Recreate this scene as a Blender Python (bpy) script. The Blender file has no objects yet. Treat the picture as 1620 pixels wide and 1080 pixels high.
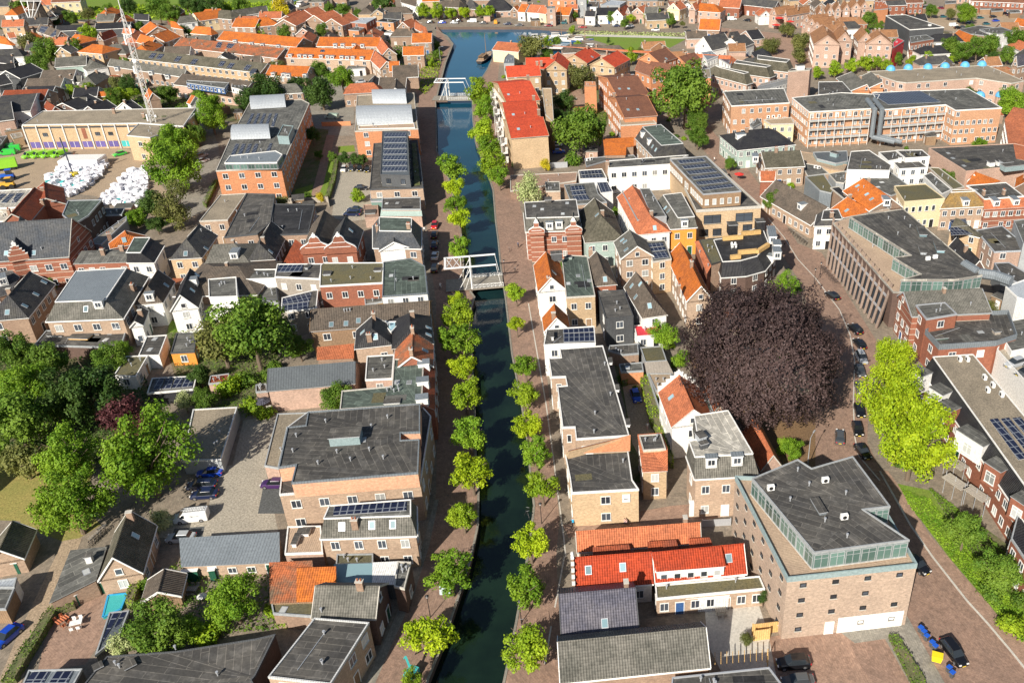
import bpy,bmesh,math,random
from mathutils import Vector,Matrix
from mathutils.geometry import tessellate_polygon
R=math.radians
# ------------------------------------------------------------------ camera, sky, sun
SC=bpy.context.scene
COL=SC.collection
HC,FPX,PPX,PPY,TH=95.0,1424.0,1028.0,540.0,R(30.4)
cd=bpy.data.cameras.new("camera")
cam=bpy.data.objects.new("camera",cd);COL.objects.link(cam)
cam.location=(0,0,HC);cam.rotation_euler=(R(90)-TH,0,0)
cd.sensor_width=36.0;cd.lens=FPX/1620.0*36.0
cd.shift_x=(810.0-PPX)/1620.0
cd.clip_start=1.0;cd.clip_end=6000.0
SC.camera=cam
SUN_EL,SUN_AZ=R(33.5),R(247)
w=bpy.data.worlds.new("World");SC.world=w;w.use_nodes=True
nt=w.node_tree
sky=nt.nodes.new("ShaderNodeTexSky");sky.sky_type='NISHITA';sky.sun_disc=False
sky.sun_elevation=SUN_EL;sky.sun_rotation=R(90)-SUN_AZ
nt.links.new(sky.outputs[0],nt.nodes["Background"].inputs[0])
nt.nodes["Background"].inputs[1].default_value=0.062
sl=bpy.data.lights.new("sun",'SUN');sl.energy=5.0;sl.angle=R(0.55);sl.color=(1.0,0.93,0.82)
sun=bpy.data.objects.new("sun",sl);COL.objects.link(sun)
sd=Vector((math.cos(SUN_AZ)*math.cos(SUN_EL),math.sin(SUN_AZ)*math.cos(SUN_EL),math.sin(SUN_EL)))
sun.rotation_euler=sd.to_track_quat('Z','Y').to_euler();sun.location=(0,-50,200)
SC.view_settings.view_transform='Standard';SC.view_settings.look='None'
SC.view_settings.gamma=1.0;SC.view_settings.exposure=0.44
# ------------------------------------------------------------------ surveying: where a mark on the plan sheet lies in the town
SHEET={'A1':(0,0,4),'A2':(405,0,4),'A3':(810,0,4),'A4':(1215,0,4),'B1':(0,180,4),'B2':(405,180,4),'B3':(810,180,4),'B4':(1215,180,4),'C1':(0,420,3.2716),'C2':(405,420,3.2716),'C3':(810,420,3.2716),'C4':(1215,420,3.2716),'D1':(0,750,3.2716),'D2':(405,750,3.2716),'D3':(810,750,3.2716),'D4':(1215,750,3.2716),'T1':(0,0,6.75),'T2':(200,0,6.75),'T3':(400,0,6.75),'T4':(600,0,6.75),'T5':(800,0,6.75),'T6':(1000,0,6.75),'T7':(1200,0,6.75),'T8':(1400,0,7.3636),'E1':(760,90,5.685),'E2':(940,70,5.685),'E3':(1100,100,5.685),'E4':(1290,330,5.685),'E5':(1150,240,5.685),'E6':(1420,250,5.685),'E7':(1420,560,3.275),'E8':(0,60,5.685),'G1':(820,300,5.685),'G2':(1020,300,5.6826),'G3':(1020,560,4.909),'G4':(460,420,5.4),'G5':(330,130,5.143),'G6':(1400,60,5.4),'G7':(0,230,8.306),'G8':(640,900,6),'Z3':(0,800,6.75),'Z2':(680,760,6),'Z1':(870,780,8.1),'Z6':(680,380,9),'P':(0,0,1)}
def px(reg,s):
 ox,oy,k=SHEET[reg]
 out=[]
 for t in s.split():
  if ':' in t:
   r2,t=t.split(':');a,b,c=SHEET[r2]
  else:a,b,c=ox,oy,k
  x,y=t.split(',')
  out.append((a+float(x)/c,b+float(y)/c))
 return out
def ray(p):
 u=(p[0]-PPX)/FPX;v=(PPY-p[1])/FPX
 return Vector((u,math.cos(TH)+v*math.sin(TH),-math.sin(TH)+v*math.cos(TH)))
def W(p,z=0.0):
 d=ray(p);t=(z-HC)/d.z
 return Vector((d.x*t,d.y*t,z))
def WP(reg,s,z=0.0):
 return[W(p,z)for p in px(reg,s)]
# ------------------------------------------------------------------ materials
MATS={}
def nodes_of(name):
 m=bpy.data.materials.new(name);m.use_nodes=True
 t=m.node_tree;b=t.nodes["Principled BSDF"]
 return m,t,b
def N(t,k,**kw):
 n=t.nodes.new("ShaderNode"+k)
 for a,b in kw.items():setattr(n,a,b)
 return n
def math_(t,op,a,b=None,c=None):
 n=N(t,"Math",operation=op)
 for i,v in enumerate((a,b,c)):
  if v is None:continue
  if isinstance(v,(int,float)):n.inputs[i].default_value=v
  else:t.links.new(v,n.inputs[i])
 return n.outputs[0]
def mixc(t,fac,a,b,mode='MIX'):
 n=N(t,"Mix",data_type='RGBA',blend_type=mode)
 for i,v in((0,fac),(6,a),(7,b)):
  if isinstance(v,(int,float)):n.inputs[i].default_value=v
  elif isinstance(v,(tuple,list)):n.inputs[i].default_value=(*v[:3],1)
  else:t.links.new(v,n.inputs[i])
 return n.outputs[2]
def noise(t,vec,scale,detail=4,rough=.6):
 n=N(t,"TexNoise");n.inputs['Scale'].default_value=scale
 n.inputs['Detail'].default_value=detail;n.inputs['Roughness'].default_value=rough
 t.links.new(vec,n.inputs['Vector']);return n.outputs[0]
def ramp(t,fac,p0,p1,c0=(0,0,0),c1=(1,1,1)):
 n=N(t,"ValToRGB");e=n.color_ramp.elements
 e[0].position=p0;e[1].position=p1;e[0].color=(*c0,1);e[1].color=(*c1,1)
 t.links.new(fac,n.inputs[0]);return n.outputs[0]
def mk(name,base,kind='plain',alt=None,rough=.85,var=.22,stain=.5,spec=.3):
 """one procedural surface: base colour, blotches towards alt, fine grain and the relief of its kind"""
 m,t,b=nodes_of(name)
 uv=N(t,"UVMap");vec=uv.outputs[0]
 oi=N(t,"ObjectInfo")
 geo=N(t,"TexCoord")
 off=N(t,"VectorMath",operation='ADD');t.links.new(vec,off.inputs[0])
 sc=N(t,"VectorMath",operation='SCALE');t.links.new(oi.outputs['Location'],sc.inputs[0]);sc.inputs['Scale'].default_value=1.37
 t.links.new(sc.outputs[0],off.inputs[1]);nv=off.outputs[0]
 alt=alt or tuple(c*.55 for c in base)
 if kind=='tile':stain=min(.95,stain+.3)
 big=ramp(t,noise(t,nv,.32 if kind=='tile' else .22,7,.7),.40,.62)
 col=mixc(t,math_(t,'MULTIPLY',big,stain),base,alt)
 fine=noise(t,nv,2.6,5,.75)
 g=math_(t,'MULTIPLY_ADD',fine,1.3,.35)
 rnd=math_(t,'MULTIPLY_ADD',oi.outputs['Random'],var,1-var/2)
 h=None
 sep=N(t,"SeparateXYZ");t.links.new(vec,sep.inputs[0]);U,V=sep.outputs[0],sep.outputs[1]
 if kind=='tile':
  su=math_(t,'SINE',math_(t,'MULTIPLY',U,2*math.pi/.34))
  fv=math_(t,'FRACT',math_(t,'MULTIPLY',V,1/.36))
  rib=math_(t,'MULTIPLY_ADD',su,.10,.9);row=math_(t,'MULTIPLY_ADD',fv,.22,.86)
  g=math_(t,'MULTIPLY',g,math_(t,'MULTIPLY',rib,row))
  h=math_(t,'ADD',su,fv);hd=.05
  per=N(t,"TexWhiteNoise");fl=N(t,"VectorMath",operation='FLOOR');mu=N(t,"VectorMath",operation='MULTIPLY')
  mu.inputs[1].default_value=(1/.34,1/.36,1);t.links.new(vec,mu.inputs[0]);t.links.new(mu.outputs[0],fl.inputs[0]);t.links.new(fl.outputs[0],per.inputs[0])
  g=math_(t,'MULTIPLY',g,math_(t,'MULTIPLY_ADD',per.outputs[0],.34,.82))
 elif kind=='brick':
  br=N(t,"TexBrick");t.links.new(vec,br.inputs['Vector'])
  br.inputs['Scale'].default_value=1;br.inputs['Brick Width'].default_value=.44;br.inputs['Row Height'].default_value=.15
  br.inputs['Mortar Size'].default_value=.016;br.inputs['Mortar Smooth'].default_value=.3
  br.inputs['Color1'].default_value=(.8,.8,.8,1);br.inputs['Color2'].default_value=(1.12,1.1,1.08,1);br.inputs['Mortar'].default_value=(1.25,1.22,1.18,1)
  col=mixc(t,.8,col,br.outputs[0],'MULTIPLY')
 elif kind=='bitumen':
  br=N(t,"TexBrick");t.links.new(vec,br.inputs['Vector'])
  br.inputs['Scale'].default_value=1;br.inputs['Brick Width'].default_value=4.6;br.inputs['Row Height'].default_value=1.0;br.inputs['Mortar Size'].default_value=.05;br.inputs['Mortar Smooth'].default_value=.5
  br.inputs['Color1'].default_value=(.74,.74,.74,1);br.inputs['Color2'].default_value=(1.2,1.19,1.16,1);br.inputs['Mortar'].default_value=(1.95,1.9,1.8,1)
  col=mixc(t,1.0,col,br.outputs[0],'MULTIPLY')
  pud=ramp(t,noise(t,nv,.6,3,.5),.52,.60);g=math_(t,'MULTIPLY',g,math_(t,'MULTIPLY_ADD',pud,.35,.9))
 elif kind=='metal':
  fr=math_(t,'FRACT',math_(t,'MULTIPLY',U,1/.45));seam=math_(t,'LESS_THAN',fr,.2)
  g=math_(t,'MULTIPLY',g,math_(t,'MULTIPLY_ADD',seam,-.3,1.1));h=seam;hd=.04
 elif kind=='board':
  fr=math_(t,'FRACT',math_(t,'MULTIPLY',U,1/.3));seam=math_(t,'LESS_THAN',fr,.18)
  g=math_(t,'MULTIPLY',g,math_(t,'MULTIPLY_ADD',seam,-.45,1.1))
 elif kind=='pave':
  br=N(t,"TexBrick");t.links.new(vec,br.inputs['Vector'])
  br.inputs['Scale'].default_value=1;br.inputs['Brick Width'].default_value=.6;br.inputs['Row Height'].default_value=.3
  br.inputs['Mortar Size'].default_value=.03
  br.inputs['Color1'].default_value=(.78,.78,.8,1);br.inputs['Color2'].default_value=(1.15,1.12,1.1,1);br.inputs['Mortar'].default_value=(.7,.68,.66,1)
  col=mixc(t,.55,col,br.outputs[0],'MULTIPLY')
  ln=ramp(t,noise(t,nv,.9,6,.7),.35,.7);g=math_(t,'MULTIPLY',g,math_(t,'MULTIPLY_ADD',ln,.4,.8))
 elif kind=='gravel':
  ln=ramp(t,noise(t,nv,3.5,4,.8),.35,.7);g=math_(t,'MULTIPLY',g,math_(t,'MULTIPLY_ADD',ln,.8,.6))
 elif kind=='band':
  fr=math_(t,'FRACT',math_(t,'MULTIPLY',V,1/1.3));bd=math_(t,'LESS_THAN',fr,.13)
  col=mixc(t,bd,col,(.50,.42,.34))
 g=math_(t,'MULTIPLY',g,rnd)
 comb=N(t,"CombineColor");[t.links.new(g,comb.inputs[i])for i in range(3)]
 col=mixc(t,1.0,col,comb.outputs[0],'MULTIPLY')
 t.links.new(col,b.inputs['Base Color'])
 b.inputs['Roughness'].default_value=rough;b.inputs['Specular IOR Level'].default_value=spec
 if h is not None:
  bp=N(t,"Bump");bp.inputs['Distance'].default_value=hd;bp.inputs['Strength'].default_value=.8
  t.links.new(h,bp.inputs['Height']);t.links.new(bp.outputs[0],b.inputs['Normal'])
 MATS[name]=m
 return m
# roofs
mk('tdark',(.060,.060,.066),'tile',(.12,.115,.10),.7);mk('tbrown',(.17,.135,.105),'tile',(.10,.085,.07),.8)
mk('tgrey',(.20,.19,.165),'tile',(.10,.10,.085),.8);mk('tmoss',(.17,.155,.115),'tile',(.09,.085,.06),.9)
mk('torange',(.68,.19,.03),'tile',(.44,.13,.04),.75);mk('tred',(.36,.085,.035),'tile',(.20,.06,.035),.75)
mk('tterra',(.62,.20,.09),'tile',(.42,.14,.07),.75);mk('tscarlet',(.50,.065,.02),'tile',(.34,.05,.022),.7,stain=.35)
mk('tbright',(.66,.095,.04),'tile',(.50,.07,.035),.8,stain=.4);mk('tcocoa',(.26,.115,.07),'tile',(.20,.09,.06),.8)
mk('ttan',(.42,.21,.10),'tile',(.30,.15,.08),.8);mk('tmix',(.50,.15,.06),'tile',(.17,.13,.09),.8,stain=.9)
mk('tblack',(.028,.028,.034),'tile',(.05,.05,.05),.6);mk('tviolet',(.085,.085,.115),'tile',(.16,.15,.17),.55)
mk('slate',(.075,.085,.10),'tile',(.13,.13,.13),.6);mk('tochre',(.36,.22,.07),'tile',(.18,.14,.09),.85)
mk('bit',(.068,.066,.064),'bitumen',(.12,.112,.10),.85,stain=.7);mk('bitgrey',(.13,.13,.12),'bitumen',(.075,.075,.072),.88,stain=.7)
mk('bitgreen',(.085,.11,.095),'bitumen',(.06,.075,.065),.85);mk('bitblack',(.025,.025,.028),'bitumen',(.05,.05,.05),.75)
mk('gravel',(.34,.285,.21),'gravel',(.15,.13,.10),.95);mk('mossroof',(.15,.13,.065),'gravel',(.09,.10,.085),.95)
mk('concrete',(.42,.40,.36),'bitumen',(.26,.25,.22),.9);mk('zinc',(.19,.215,.235),'metal',(.14,.16,.175),.5,spec=.5)
mk('steel',(.10,.115,.125),'metal',(.07,.08,.09),.55,spec=.5);mk('silver',(.40,.43,.46),'metal',(.32,.35,.38),.5,spec=.6)
mk('redfelt',(.62,.05,.07),'plain',(.5,.04,.06),.7)
# walls
mk('brick',(.34,.24,.175),'brick',(.22,.145,.11));mk('brickred',(.30,.115,.07),'brick',(.20,.085,.06))
mk('brickyel',(.50,.37,.235),'brick',(.38,.275,.17));mk('bricktan',(.43,.32,.235),'brick',(.30,.21,.155))
mk('brickapricot',(.52,.30,.18),'brick',(.40,.23,.145));mk('brickorange',(.58,.26,.13),'brick',(.48,.21,.11));mk('bricksalmon',(.60,.34,.22),'brick',(.48,.27,.18));mk('brickdark',(.13,.085,.07),'brick',(.09,.06,.05))
mk('brickband',(.33,.13,.08),'band',(.24,.095,.065));mk('brickpink',(.48,.335,.265),'brick',(.34,.24,.19))
mk('white',(.80,.79,.76),'plain',(.66,.65,.62),.7,stain=.3,var=.1);mk('cream',(.74,.62,.40),'plain',(.62,.50,.33),.8,stain=.4)
mk('grey',(.36,.38,.39),'plain',(.27,.28,.29),.8);mk('greydark',(.09,.095,.10),'board',(.06,.06,.065),.7)
mk('wood',(.30,.20,.12),'board',(.19,.12,.08),.85);mk('woodpale',(.62,.40,.16),'board',(.50,.31,.12),.8)
mk('woodgrey',(.36,.32,.27),'board',(.24,.21,.18),.9);mk('brickstone',(.42,.325,.255),'brick',(.29,.225,.18));mk('teal',(.27,.35,.36),'plain',(.22,.31,.32),.6);mk('fin',(.235,.175,.14),'plain',(.16,.12,.10),.9);mk('purple',(.16,.13,.36),'plain',(.10,.08,.24),.4)
mk('orangepaint',(.85,.33,.06),'plain',(.70,.28,.06),.8);mk('blackboard',(.03,.03,.035),'board',(.02,.02,.025),.6)
mk('green',(.02,.10,.06),'board',(.015,.08,.05),.6);mk('redpaint',(.60,.04,.05),'plain',(.5,.03,.04),.6)
mk('sage',(.36,.45,.41),'plain',(.28,.36,.32),.8);mk('bluepaint',(.05,.12,.30),'plain',(.04,.1,.25),.6)
mk('timberdeck',(.42,.31,.22),'board',(.30,.22,.16),.85);mk('greywhite',(.62,.63,.62),'board',(.5,.5,.5),.7)
# ground
mk('ground',(.29,.24,.185),'pave',(.16,.145,.115),.95,var=0);mk('street',(.325,.215,.16),'pave',(.22,.155,.12),.95,var=0)
mk('walk',(.30,.28,.235),'pave',(.22,.20,.17),.95,var=0);mk('walkred',(.37,.245,.18),'pave',(.26,.18,.135),.95,var=0)
mk('asphalt',(.40,.36,.29),'gravel',(.31,.28,.23),.95,var=0);mk('asphaltdark',(.11,.115,.115),'gravel',(.08,.085,.085),.95,var=0)
mk('lawn',(.16,.26,.03),'gravel',(.20,.22,.05),.95,var=0);mk('drygrass',(.34,.28,.09),'gravel',(.20,.23,.06),.95,var=0)
mk('earth',(.22,.135,.07),'gravel',(.15,.10,.06),.95,var=0);mk('sand',(.42,.32,.22),'gravel',(.30,.23,.16),.95,var=0)
mk('kerb',(.55,.52,.46),'plain',(.42,.40,.36),.9,var=0);mk('quaywall',(.16,.11,.085),'brick',(.09,.075,.06),.9,var=0)
mk('gardenmix',(.095,.13,.04),'gravel',(.20,.16,.10),.95,var=0,stain=.9)
def glass(name,c,rough,metal=0.):
 m,t,b=nodes_of(name);oi=N(t,"ObjectInfo")
 cc=mixc(t,oi.outputs['Random'],tuple(x*.5 for x in c),tuple(min(1,x*1.7)for x in c))
 t.links.new(cc,b.inputs['Base Color']);b.inputs['Roughness'].default_value=rough;b.inputs['Specular IOR Level'].default_value=.7
 b.inputs['Metallic'].default_value=metal
 MATS[name]=m
glass('glass',(.05,.06,.075),.12);glass('curtain',(.40,.41,.40),.3);glass('glassteal',(.09,.15,.13),.12);glass('glassroof',(.22,.34,.38),.15)
glass('carglass',(.02,.025,.03),.08)
def simple(name,c,rough=.5,metal=0.,spec=.5):
 m,t,b=nodes_of(name);tc=N(t,"TexCoord")
 f=math_(t,'MULTIPLY_ADD',noise(t,tc.outputs['Object'],3.0),.4,.8)
 comb=N(t,"CombineColor");[t.links.new(f,comb.inputs[i])for i in range(3)]
 t.links.new(mixc(t,1.0,c,comb.outputs[0],'MULTIPLY'),b.inputs['Base Color'])
 b.inputs['Roughness'].default_value=rough;b.inputs['Metallic'].default_value=metal;b.inputs['Specular IOR Level'].default_value=spec
 MATS[name]=m
simple('tyre',(.02,.02,.02),.8);simple('rim',(.4,.4,.42),.35,.6);simple('black',(.02,.02,.022),.5);simple('whitepaint',(.82,.82,.80),.45)
simple('galv',(.55,.57,.60),.4,.4);simple('lampwhite',(.8,.8,.78),.3);simple('skin',(.55,.34,.24),.6);simple('bark',(.16,.12,.085),.9)
simple('plateyellow',(.8,.6,.05),.5);simple('blueplastic',(.02,.11,.55),.4);simple('yellowplastic',(.85,.66,.02),.4);simple('aqua',(.05,.42,.42),.6)
simple('domeblue',(.12,.42,.72),.35);simple('awningred',(.65,.04,.03),.7);simple('tarp',(.80,.80,.84),.5);simple('bluecloth',(.03,.35,.62),.7)
simple('jeans',(.05,.06,.10),.8);simple('hair',(.03,.02,.015),.7);simple('bale',(.78,.78,.82),.7);simple('machineyellow',(.75,.42,.05),.5)
simple('limegreen',(.28,.62,.04),.5);simple('pinkcloth',(.7,.45,.42),.8);simple('bark2',(.30,.23,.15),.9)
m,t,b=nodes_of('carpaint');oi=N(t,"ObjectInfo");t.links.new(oi.outputs['Color'],b.inputs['Base Color'])
b.inputs['Roughness'].default_value=.28;b.inputs['Coat Weight'].default_value=.6;b.inputs['Coat Roughness'].default_value=.05;MATS['carpaint']=m
m,t,b=nodes_of('solar');uv=N(t,"UVMap");br=N(t,"TexBrick");br.offset=0.0;t.links.new(uv.outputs[0],br.inputs[0])
br.inputs['Scale'].default_value=1;br.inputs['Brick Width'].default_value=1.0;br.inputs['Row Height'].default_value=1.65;br.inputs['Mortar Size'].default_value=.09
br.inputs['Color1'].default_value=(.012,.016,.04,1);br.inputs['Color2'].default_value=(.022,.028,.06,1);br.inputs['Mortar'].default_value=(.20,.22,.25,1)
t.links.new(br.outputs[0],b.inputs['Base Color']);b.inputs['Roughness'].default_value=.35;b.inputs['Specular IOR Level'].default_value=.25;MATS['solar']=m
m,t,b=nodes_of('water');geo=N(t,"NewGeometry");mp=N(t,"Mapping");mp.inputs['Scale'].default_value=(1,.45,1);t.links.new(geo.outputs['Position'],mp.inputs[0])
bp=N(t,"Bump");bp.inputs['Strength'].default_value=.35;bp.inputs['Distance'].default_value=.05
t.links.new(math_(t,'ADD',noise(t,mp.outputs[0],2.2,3),noise(t,mp.outputs[0],.5,2)),bp.inputs['Height']);t.links.new(bp.outputs[0],b.inputs['Normal'])
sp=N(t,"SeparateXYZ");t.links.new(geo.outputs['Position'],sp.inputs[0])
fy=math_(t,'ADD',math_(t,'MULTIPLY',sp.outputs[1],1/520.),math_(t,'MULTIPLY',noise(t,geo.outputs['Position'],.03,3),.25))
t.links.new(mixc(t,ramp(t,fy,.45,1.0),mixc(t,ramp(t,noise(t,geo.outputs['Position'],.12,4),.35,.65),(.005,.012,.008),(.010,.024,.014)),(.010,.105,.20)),b.inputs['Base Color'])  # sky-reflection blue painted into the water's base colour, stronger towards the harbour
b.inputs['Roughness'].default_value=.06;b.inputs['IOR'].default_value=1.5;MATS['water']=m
def leafmat(name,c,c2,trans=.22):
 m,t,b=nodes_of(name);geo=N(t,"NewGeometry");oi=N(t,"ObjectInfo");tc=N(t,"TexCoord")
 blotch=ramp(t,noise(t,tc.outputs['Object'],.45,3),.38,.62)
 f=math_(t,'ADD',math_(t,'MULTIPLY',geo.outputs['Random Per Island'],.55),math_(t,'MULTIPLY',blotch,.45))
 col=mixc(t,f,c,c2)
 g=math_(t,'MULTIPLY_ADD',oi.outputs['Random'],.3,.85)
 comb=N(t,"CombineColor");[t.links.new(g,comb.inputs[i])for i in range(3)]
 col=mixc(t,1.0,col,comb.outputs[0],'MULTIPLY')
 t.links.new(col,b.inputs['Base Color']);b.inputs['Roughness'].default_value=.6;b.inputs['Specular IOR Level'].default_value=.25
 tr=N(t,"BsdfTranslucent");t.links.new(col,tr.inputs[0]);mx=N(t,"MixShader");mx.inputs[0].default_value=trans
 t.links.new(b.outputs[0],mx.inputs[1]);t.links.new(tr.outputs[0],mx.inputs[2]);t.links.new(mx.outputs[0],t.nodes["Material Output"].inputs[0])
 MATS[name]=m
leafmat('lf_lime',(.13,.25,.012),(.38,.50,.025));leafmat('lf_yell',(.20,.33,.01),(.50,.60,.02));leafmat('lf_mid',(.055,.14,.014),(.20,.30,.035));leafmat('lf_grn',(.08,.20,.012),(.28,.42,.03))
leafmat('lf_dark',(.025,.075,.012),(.10,.17,.03));leafmat('lf_beech',(.026,.017,.018),(.108,.070,.066),.12);leafmat('lf_plum',(.05,.015,.02),(.15,.05,.05),.2)
leafmat('lf_olive',(.09,.12,.03),(.22,.22,.06));leafmat('lf_pale',(.30,.40,.12),(.62,.62,.34));leafmat('lf_gold',(.5,.42,.02),(.8,.68,.03))
# ------------------------------------------------------------------ mesh and object helpers
class MB:
 def __init__(s):s.v=[];s.f=[];s.m=[];s.mats=[]
 def mi(s,mat):
  if mat not in s.mats:s.mats.append(mat)
  return s.mats.index(mat)
 def face(s,pts,mat='white'):
  i=len(s.v);s.v+=[Vector(p)for p in pts];s.f.append(tuple(range(i,i+len(pts))));s.m.append(s.mi(mat))
 def prism(s,poly,z0,z1,mat='white',top=None,bottom=False):
  """poly: list of Vector (counter-clockwise), z1 scalar or list"""
  n=len(poly);zt=z1 if isinstance(z1,list)else[z1]*n;zb=z0 if isinstance(z0,list)else[z0]*n
  for i in range(n):
   a,b=poly[i],poly[(i+1)%n];j=(i+1)%n
   s.face([(a.x,a.y,zb[i]),(b.x,b.y,zb[j]),(b.x,b.y,zt[j]),(a.x,a.y,zt[i])],mat)
  if top:s.cap([(p.x,p.y,zt[i])for i,p in enumerate(poly)],top)
  if bottom:s.cap([(p.x,p.y,zb[i])for i,p in enumerate(poly)][::-1],mat)
 def cap(s,pts,mat):
  if len(pts)<=4 and convex(pts):s.face(pts,mat);return
  vs=[Vector(p)for p in pts];i0=len(s.v);s.v+=vs
  for t in tessellate_polygon([vs]):
   a,b,c=t
   if(vs[b]-vs[a]).cross(vs[c]-vs[a]).z<0:t=(a,c,b)
   s.f.append(tuple(i0+k for k in t));s.m.append(s.mi(mat))
 def box(s,c,dx,dy,h,mat,rot=0.,top=None):
  """box on centre c (bottom), full sizes"""
  ca,sa=math.cos(rot),math.sin(rot)
  P_=[Vector((c[0]+x*ca-y*sa,c[1]+x*sa+y*ca,0))for x,y in((-dx/2,-dy/2),(dx/2,-dy/2),(dx/2,dy/2),(-dx/2,dy/2))]
  s.prism(P_,c[2],c[2]+h,mat,top or mat,True)
 def bar(s,a,b,r,mat,n=4):
  a,b=Vector(a),Vector(b);d=(b-a)
  if d.length<1e-5:return
  d.normalize();u=d.orthogonal().normalized()
  if abs(d.z)<.99:u=Vector((-d.y,d.x,0)).normalized()
  v=d.cross(u)
  r0,r1=r if isinstance(r,tuple)else(r,r)
  off=math.pi/n
  A=[a+(u*math.cos(off+2*math.pi*i/n)+v*math.sin(off+2*math.pi*i/n))*r0 for i in range(n)]
  B=[b+(u*math.cos(off+2*math.pi*i/n)+v*math.sin(off+2*math.pi*i/n))*r1 for i in range(n)]
  for i in range(n):s.face([A[i],A[(i+1)%n],B[(i+1)%n],B[i]],mat)
  s.face(A[::-1],mat);s.face(B,mat)
 def strip(s,a,b,wdt,hgt,mat):
  """board from a to b, width wdt horizontally, height hgt"""
  a,b=Vector(a),Vector(b);d=(b-a);n=Vector((-d.y,d.x,0))
  if n.length<1e-5:return
  n.normalize();n*=wdt/2;z=Vector((0,0,hgt))
  A=[a-n,a+n,a+n+z,a-n+z];B=[p+d for p in A]
  for i in range(4):s.face([A[i],B[i],B[(i+1)%4],A[(i+1)%4]],mat)
  s.face(A,mat);s.face(B[::-1],mat)
 def build(s,name,parent=None,origin=None,smooth=False):
  o=origin or Vector((0,0,0))
  me=bpy.data.meshes.new(name)
  me.from_pydata([tuple(p-o)for p in s.v],[],s.f)
  for k in s.mats:me.materials.append(MATS[k])
  me.polygons.foreach_set('material_index',s.m)
  ul=me.uv_layers.new(name='UVMap');uvs=[0.0]*(2*len(me.loops))
  for p in me.polygons:
   n=p.normal
   if abs(n.z)>.97:
    e=me.vertices[p.vertices[1]].co-me.vertices[p.vertices[0]].co;e.z=0
    t=e.normalized()if e.length>1e-4 else Vector((1,0,0));bt=Vector((-t.y,t.x,0))
   else:
    t=Vector((-n.y,n.x,0)).normalized();bt=n.cross(t)
   for li in p.loop_indices:
    c=me.vertices[me.loops[li].vertex_index].co
    uvs[2*li]=c.dot(t);uvs[2*li+1]=c.dot(bt)
  ul.data.foreach_set('uv',uvs)
  if smooth:me.polygons.foreach_set('use_smooth',[True]*len(me.polygons))
  me.validate()
  ob=bpy.data.objects.new(name,me);COL.objects.link(ob)
  if parent:ob.parent=parent
  else:ob.location=o
  return ob
def convex(pts):
 n=len(pts);s=0
 for i in range(n):
  a,b,c=[Vector(pts[(i+k)%n])for k in range(3)]
  z=(b-a).cross(c-b).z
  if abs(z)<1e-9:continue
  if s and(z>0)!=(s>0):return False
  s=z
 return True
def ccw(poly):
 a=sum(poly[i].x*poly[(i+1)%len(poly)].y-poly[(i+1)%len(poly)].x*poly[i].y for i in range(len(poly)))
 return poly if a>0 else poly[::-1]
def is_ccw(poly):
 return sum(poly[i].x*poly[(i+1)%len(poly)].y-poly[(i+1)%len(poly)].x*poly[i].y for i in range(len(poly)))>0
def offset(poly,d):
 """inset (d>0) or outset (d<0) of a ccw polygon; d scalar or per-edge list"""
 n=len(poly);D=d if isinstance(d,list)else[d]*n;out=[]
 L=[]
 for i in range(n):
  a,b=poly[i],poly[(i+1)%n];e=(b-a);e.z=0;e.normalize();nn=Vector((-e.y,e.x,0))
  L.append((a+nn*D[i],e))
 for i in range(n):
  p,e=L[i-1];q,f=L[i]
  den=e.x*f.y-e.y*f.x
  if abs(den)<1e-3:o=q.copy()
  else:
   t=((q.x-p.x)*f.y-(q.y-p.y)*f.x)/den;o=p+e*t
  o.z=poly[i].z;out.append(o)
 return out
def tag(o,label=None,cat=None,group=None,kind=None):
 if label:o['label']=label
 if cat:o['category']=cat
 if group:o['group']=group
 if kind:o['kind']=kind
 return o
def thing(name,loc,label,cat,group=None,rz=0.):
 o=bpy.data.objects.new(name,None);COL.objects.link(o);o.location=loc;o.rotation_euler=(0,0,rz)
 o.empty_display_size=.5
 return tag(o,label,cat,group)
def mobj(name,mesh,parent,loc=(0,0,0),rz=0.):
 o=bpy.data.objects.new(name,mesh);COL.objects.link(o);o.parent=parent;o.location=loc;o.rotation_euler=(0,0,rz);return o
def text(body,size,parent,loc,rot,mat,name='lettering',al='CENTER'):
 fc=bpy.data.curves.new('t','FONT');fc.body=body;fc.size=size;fc.align_x=al;fc.align_y='CENTER';fc.extrude=.01
 fo=bpy.data.objects.new('t',fc);COL.objects.link(fo);dg=bpy.context.evaluated_depsgraph_get();me=bpy.data.meshes.new_from_object(fo.evaluated_get(dg));bpy.data.objects.remove(fo)
 me.materials.clear();me.materials.append(MATS[mat]);o=bpy.data.objects.new(name,me);COL.objects.link(o);o.parent=parent;o.location=loc;o.rotation_euler=rot;return o
def structure(name,pts,z,mat):
 b=MB();b.cap([(p.x,p.y,z)for p in ccw(pts)],mat);return tag(b.build(name),kind='structure')
ORD='first second third fourth fifth sixth seventh eighth ninth tenth eleventh twelfth thirteenth fourteenth fifteenth sixteenth seventeenth eighteenth nineteenth twentieth'.split()
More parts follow.
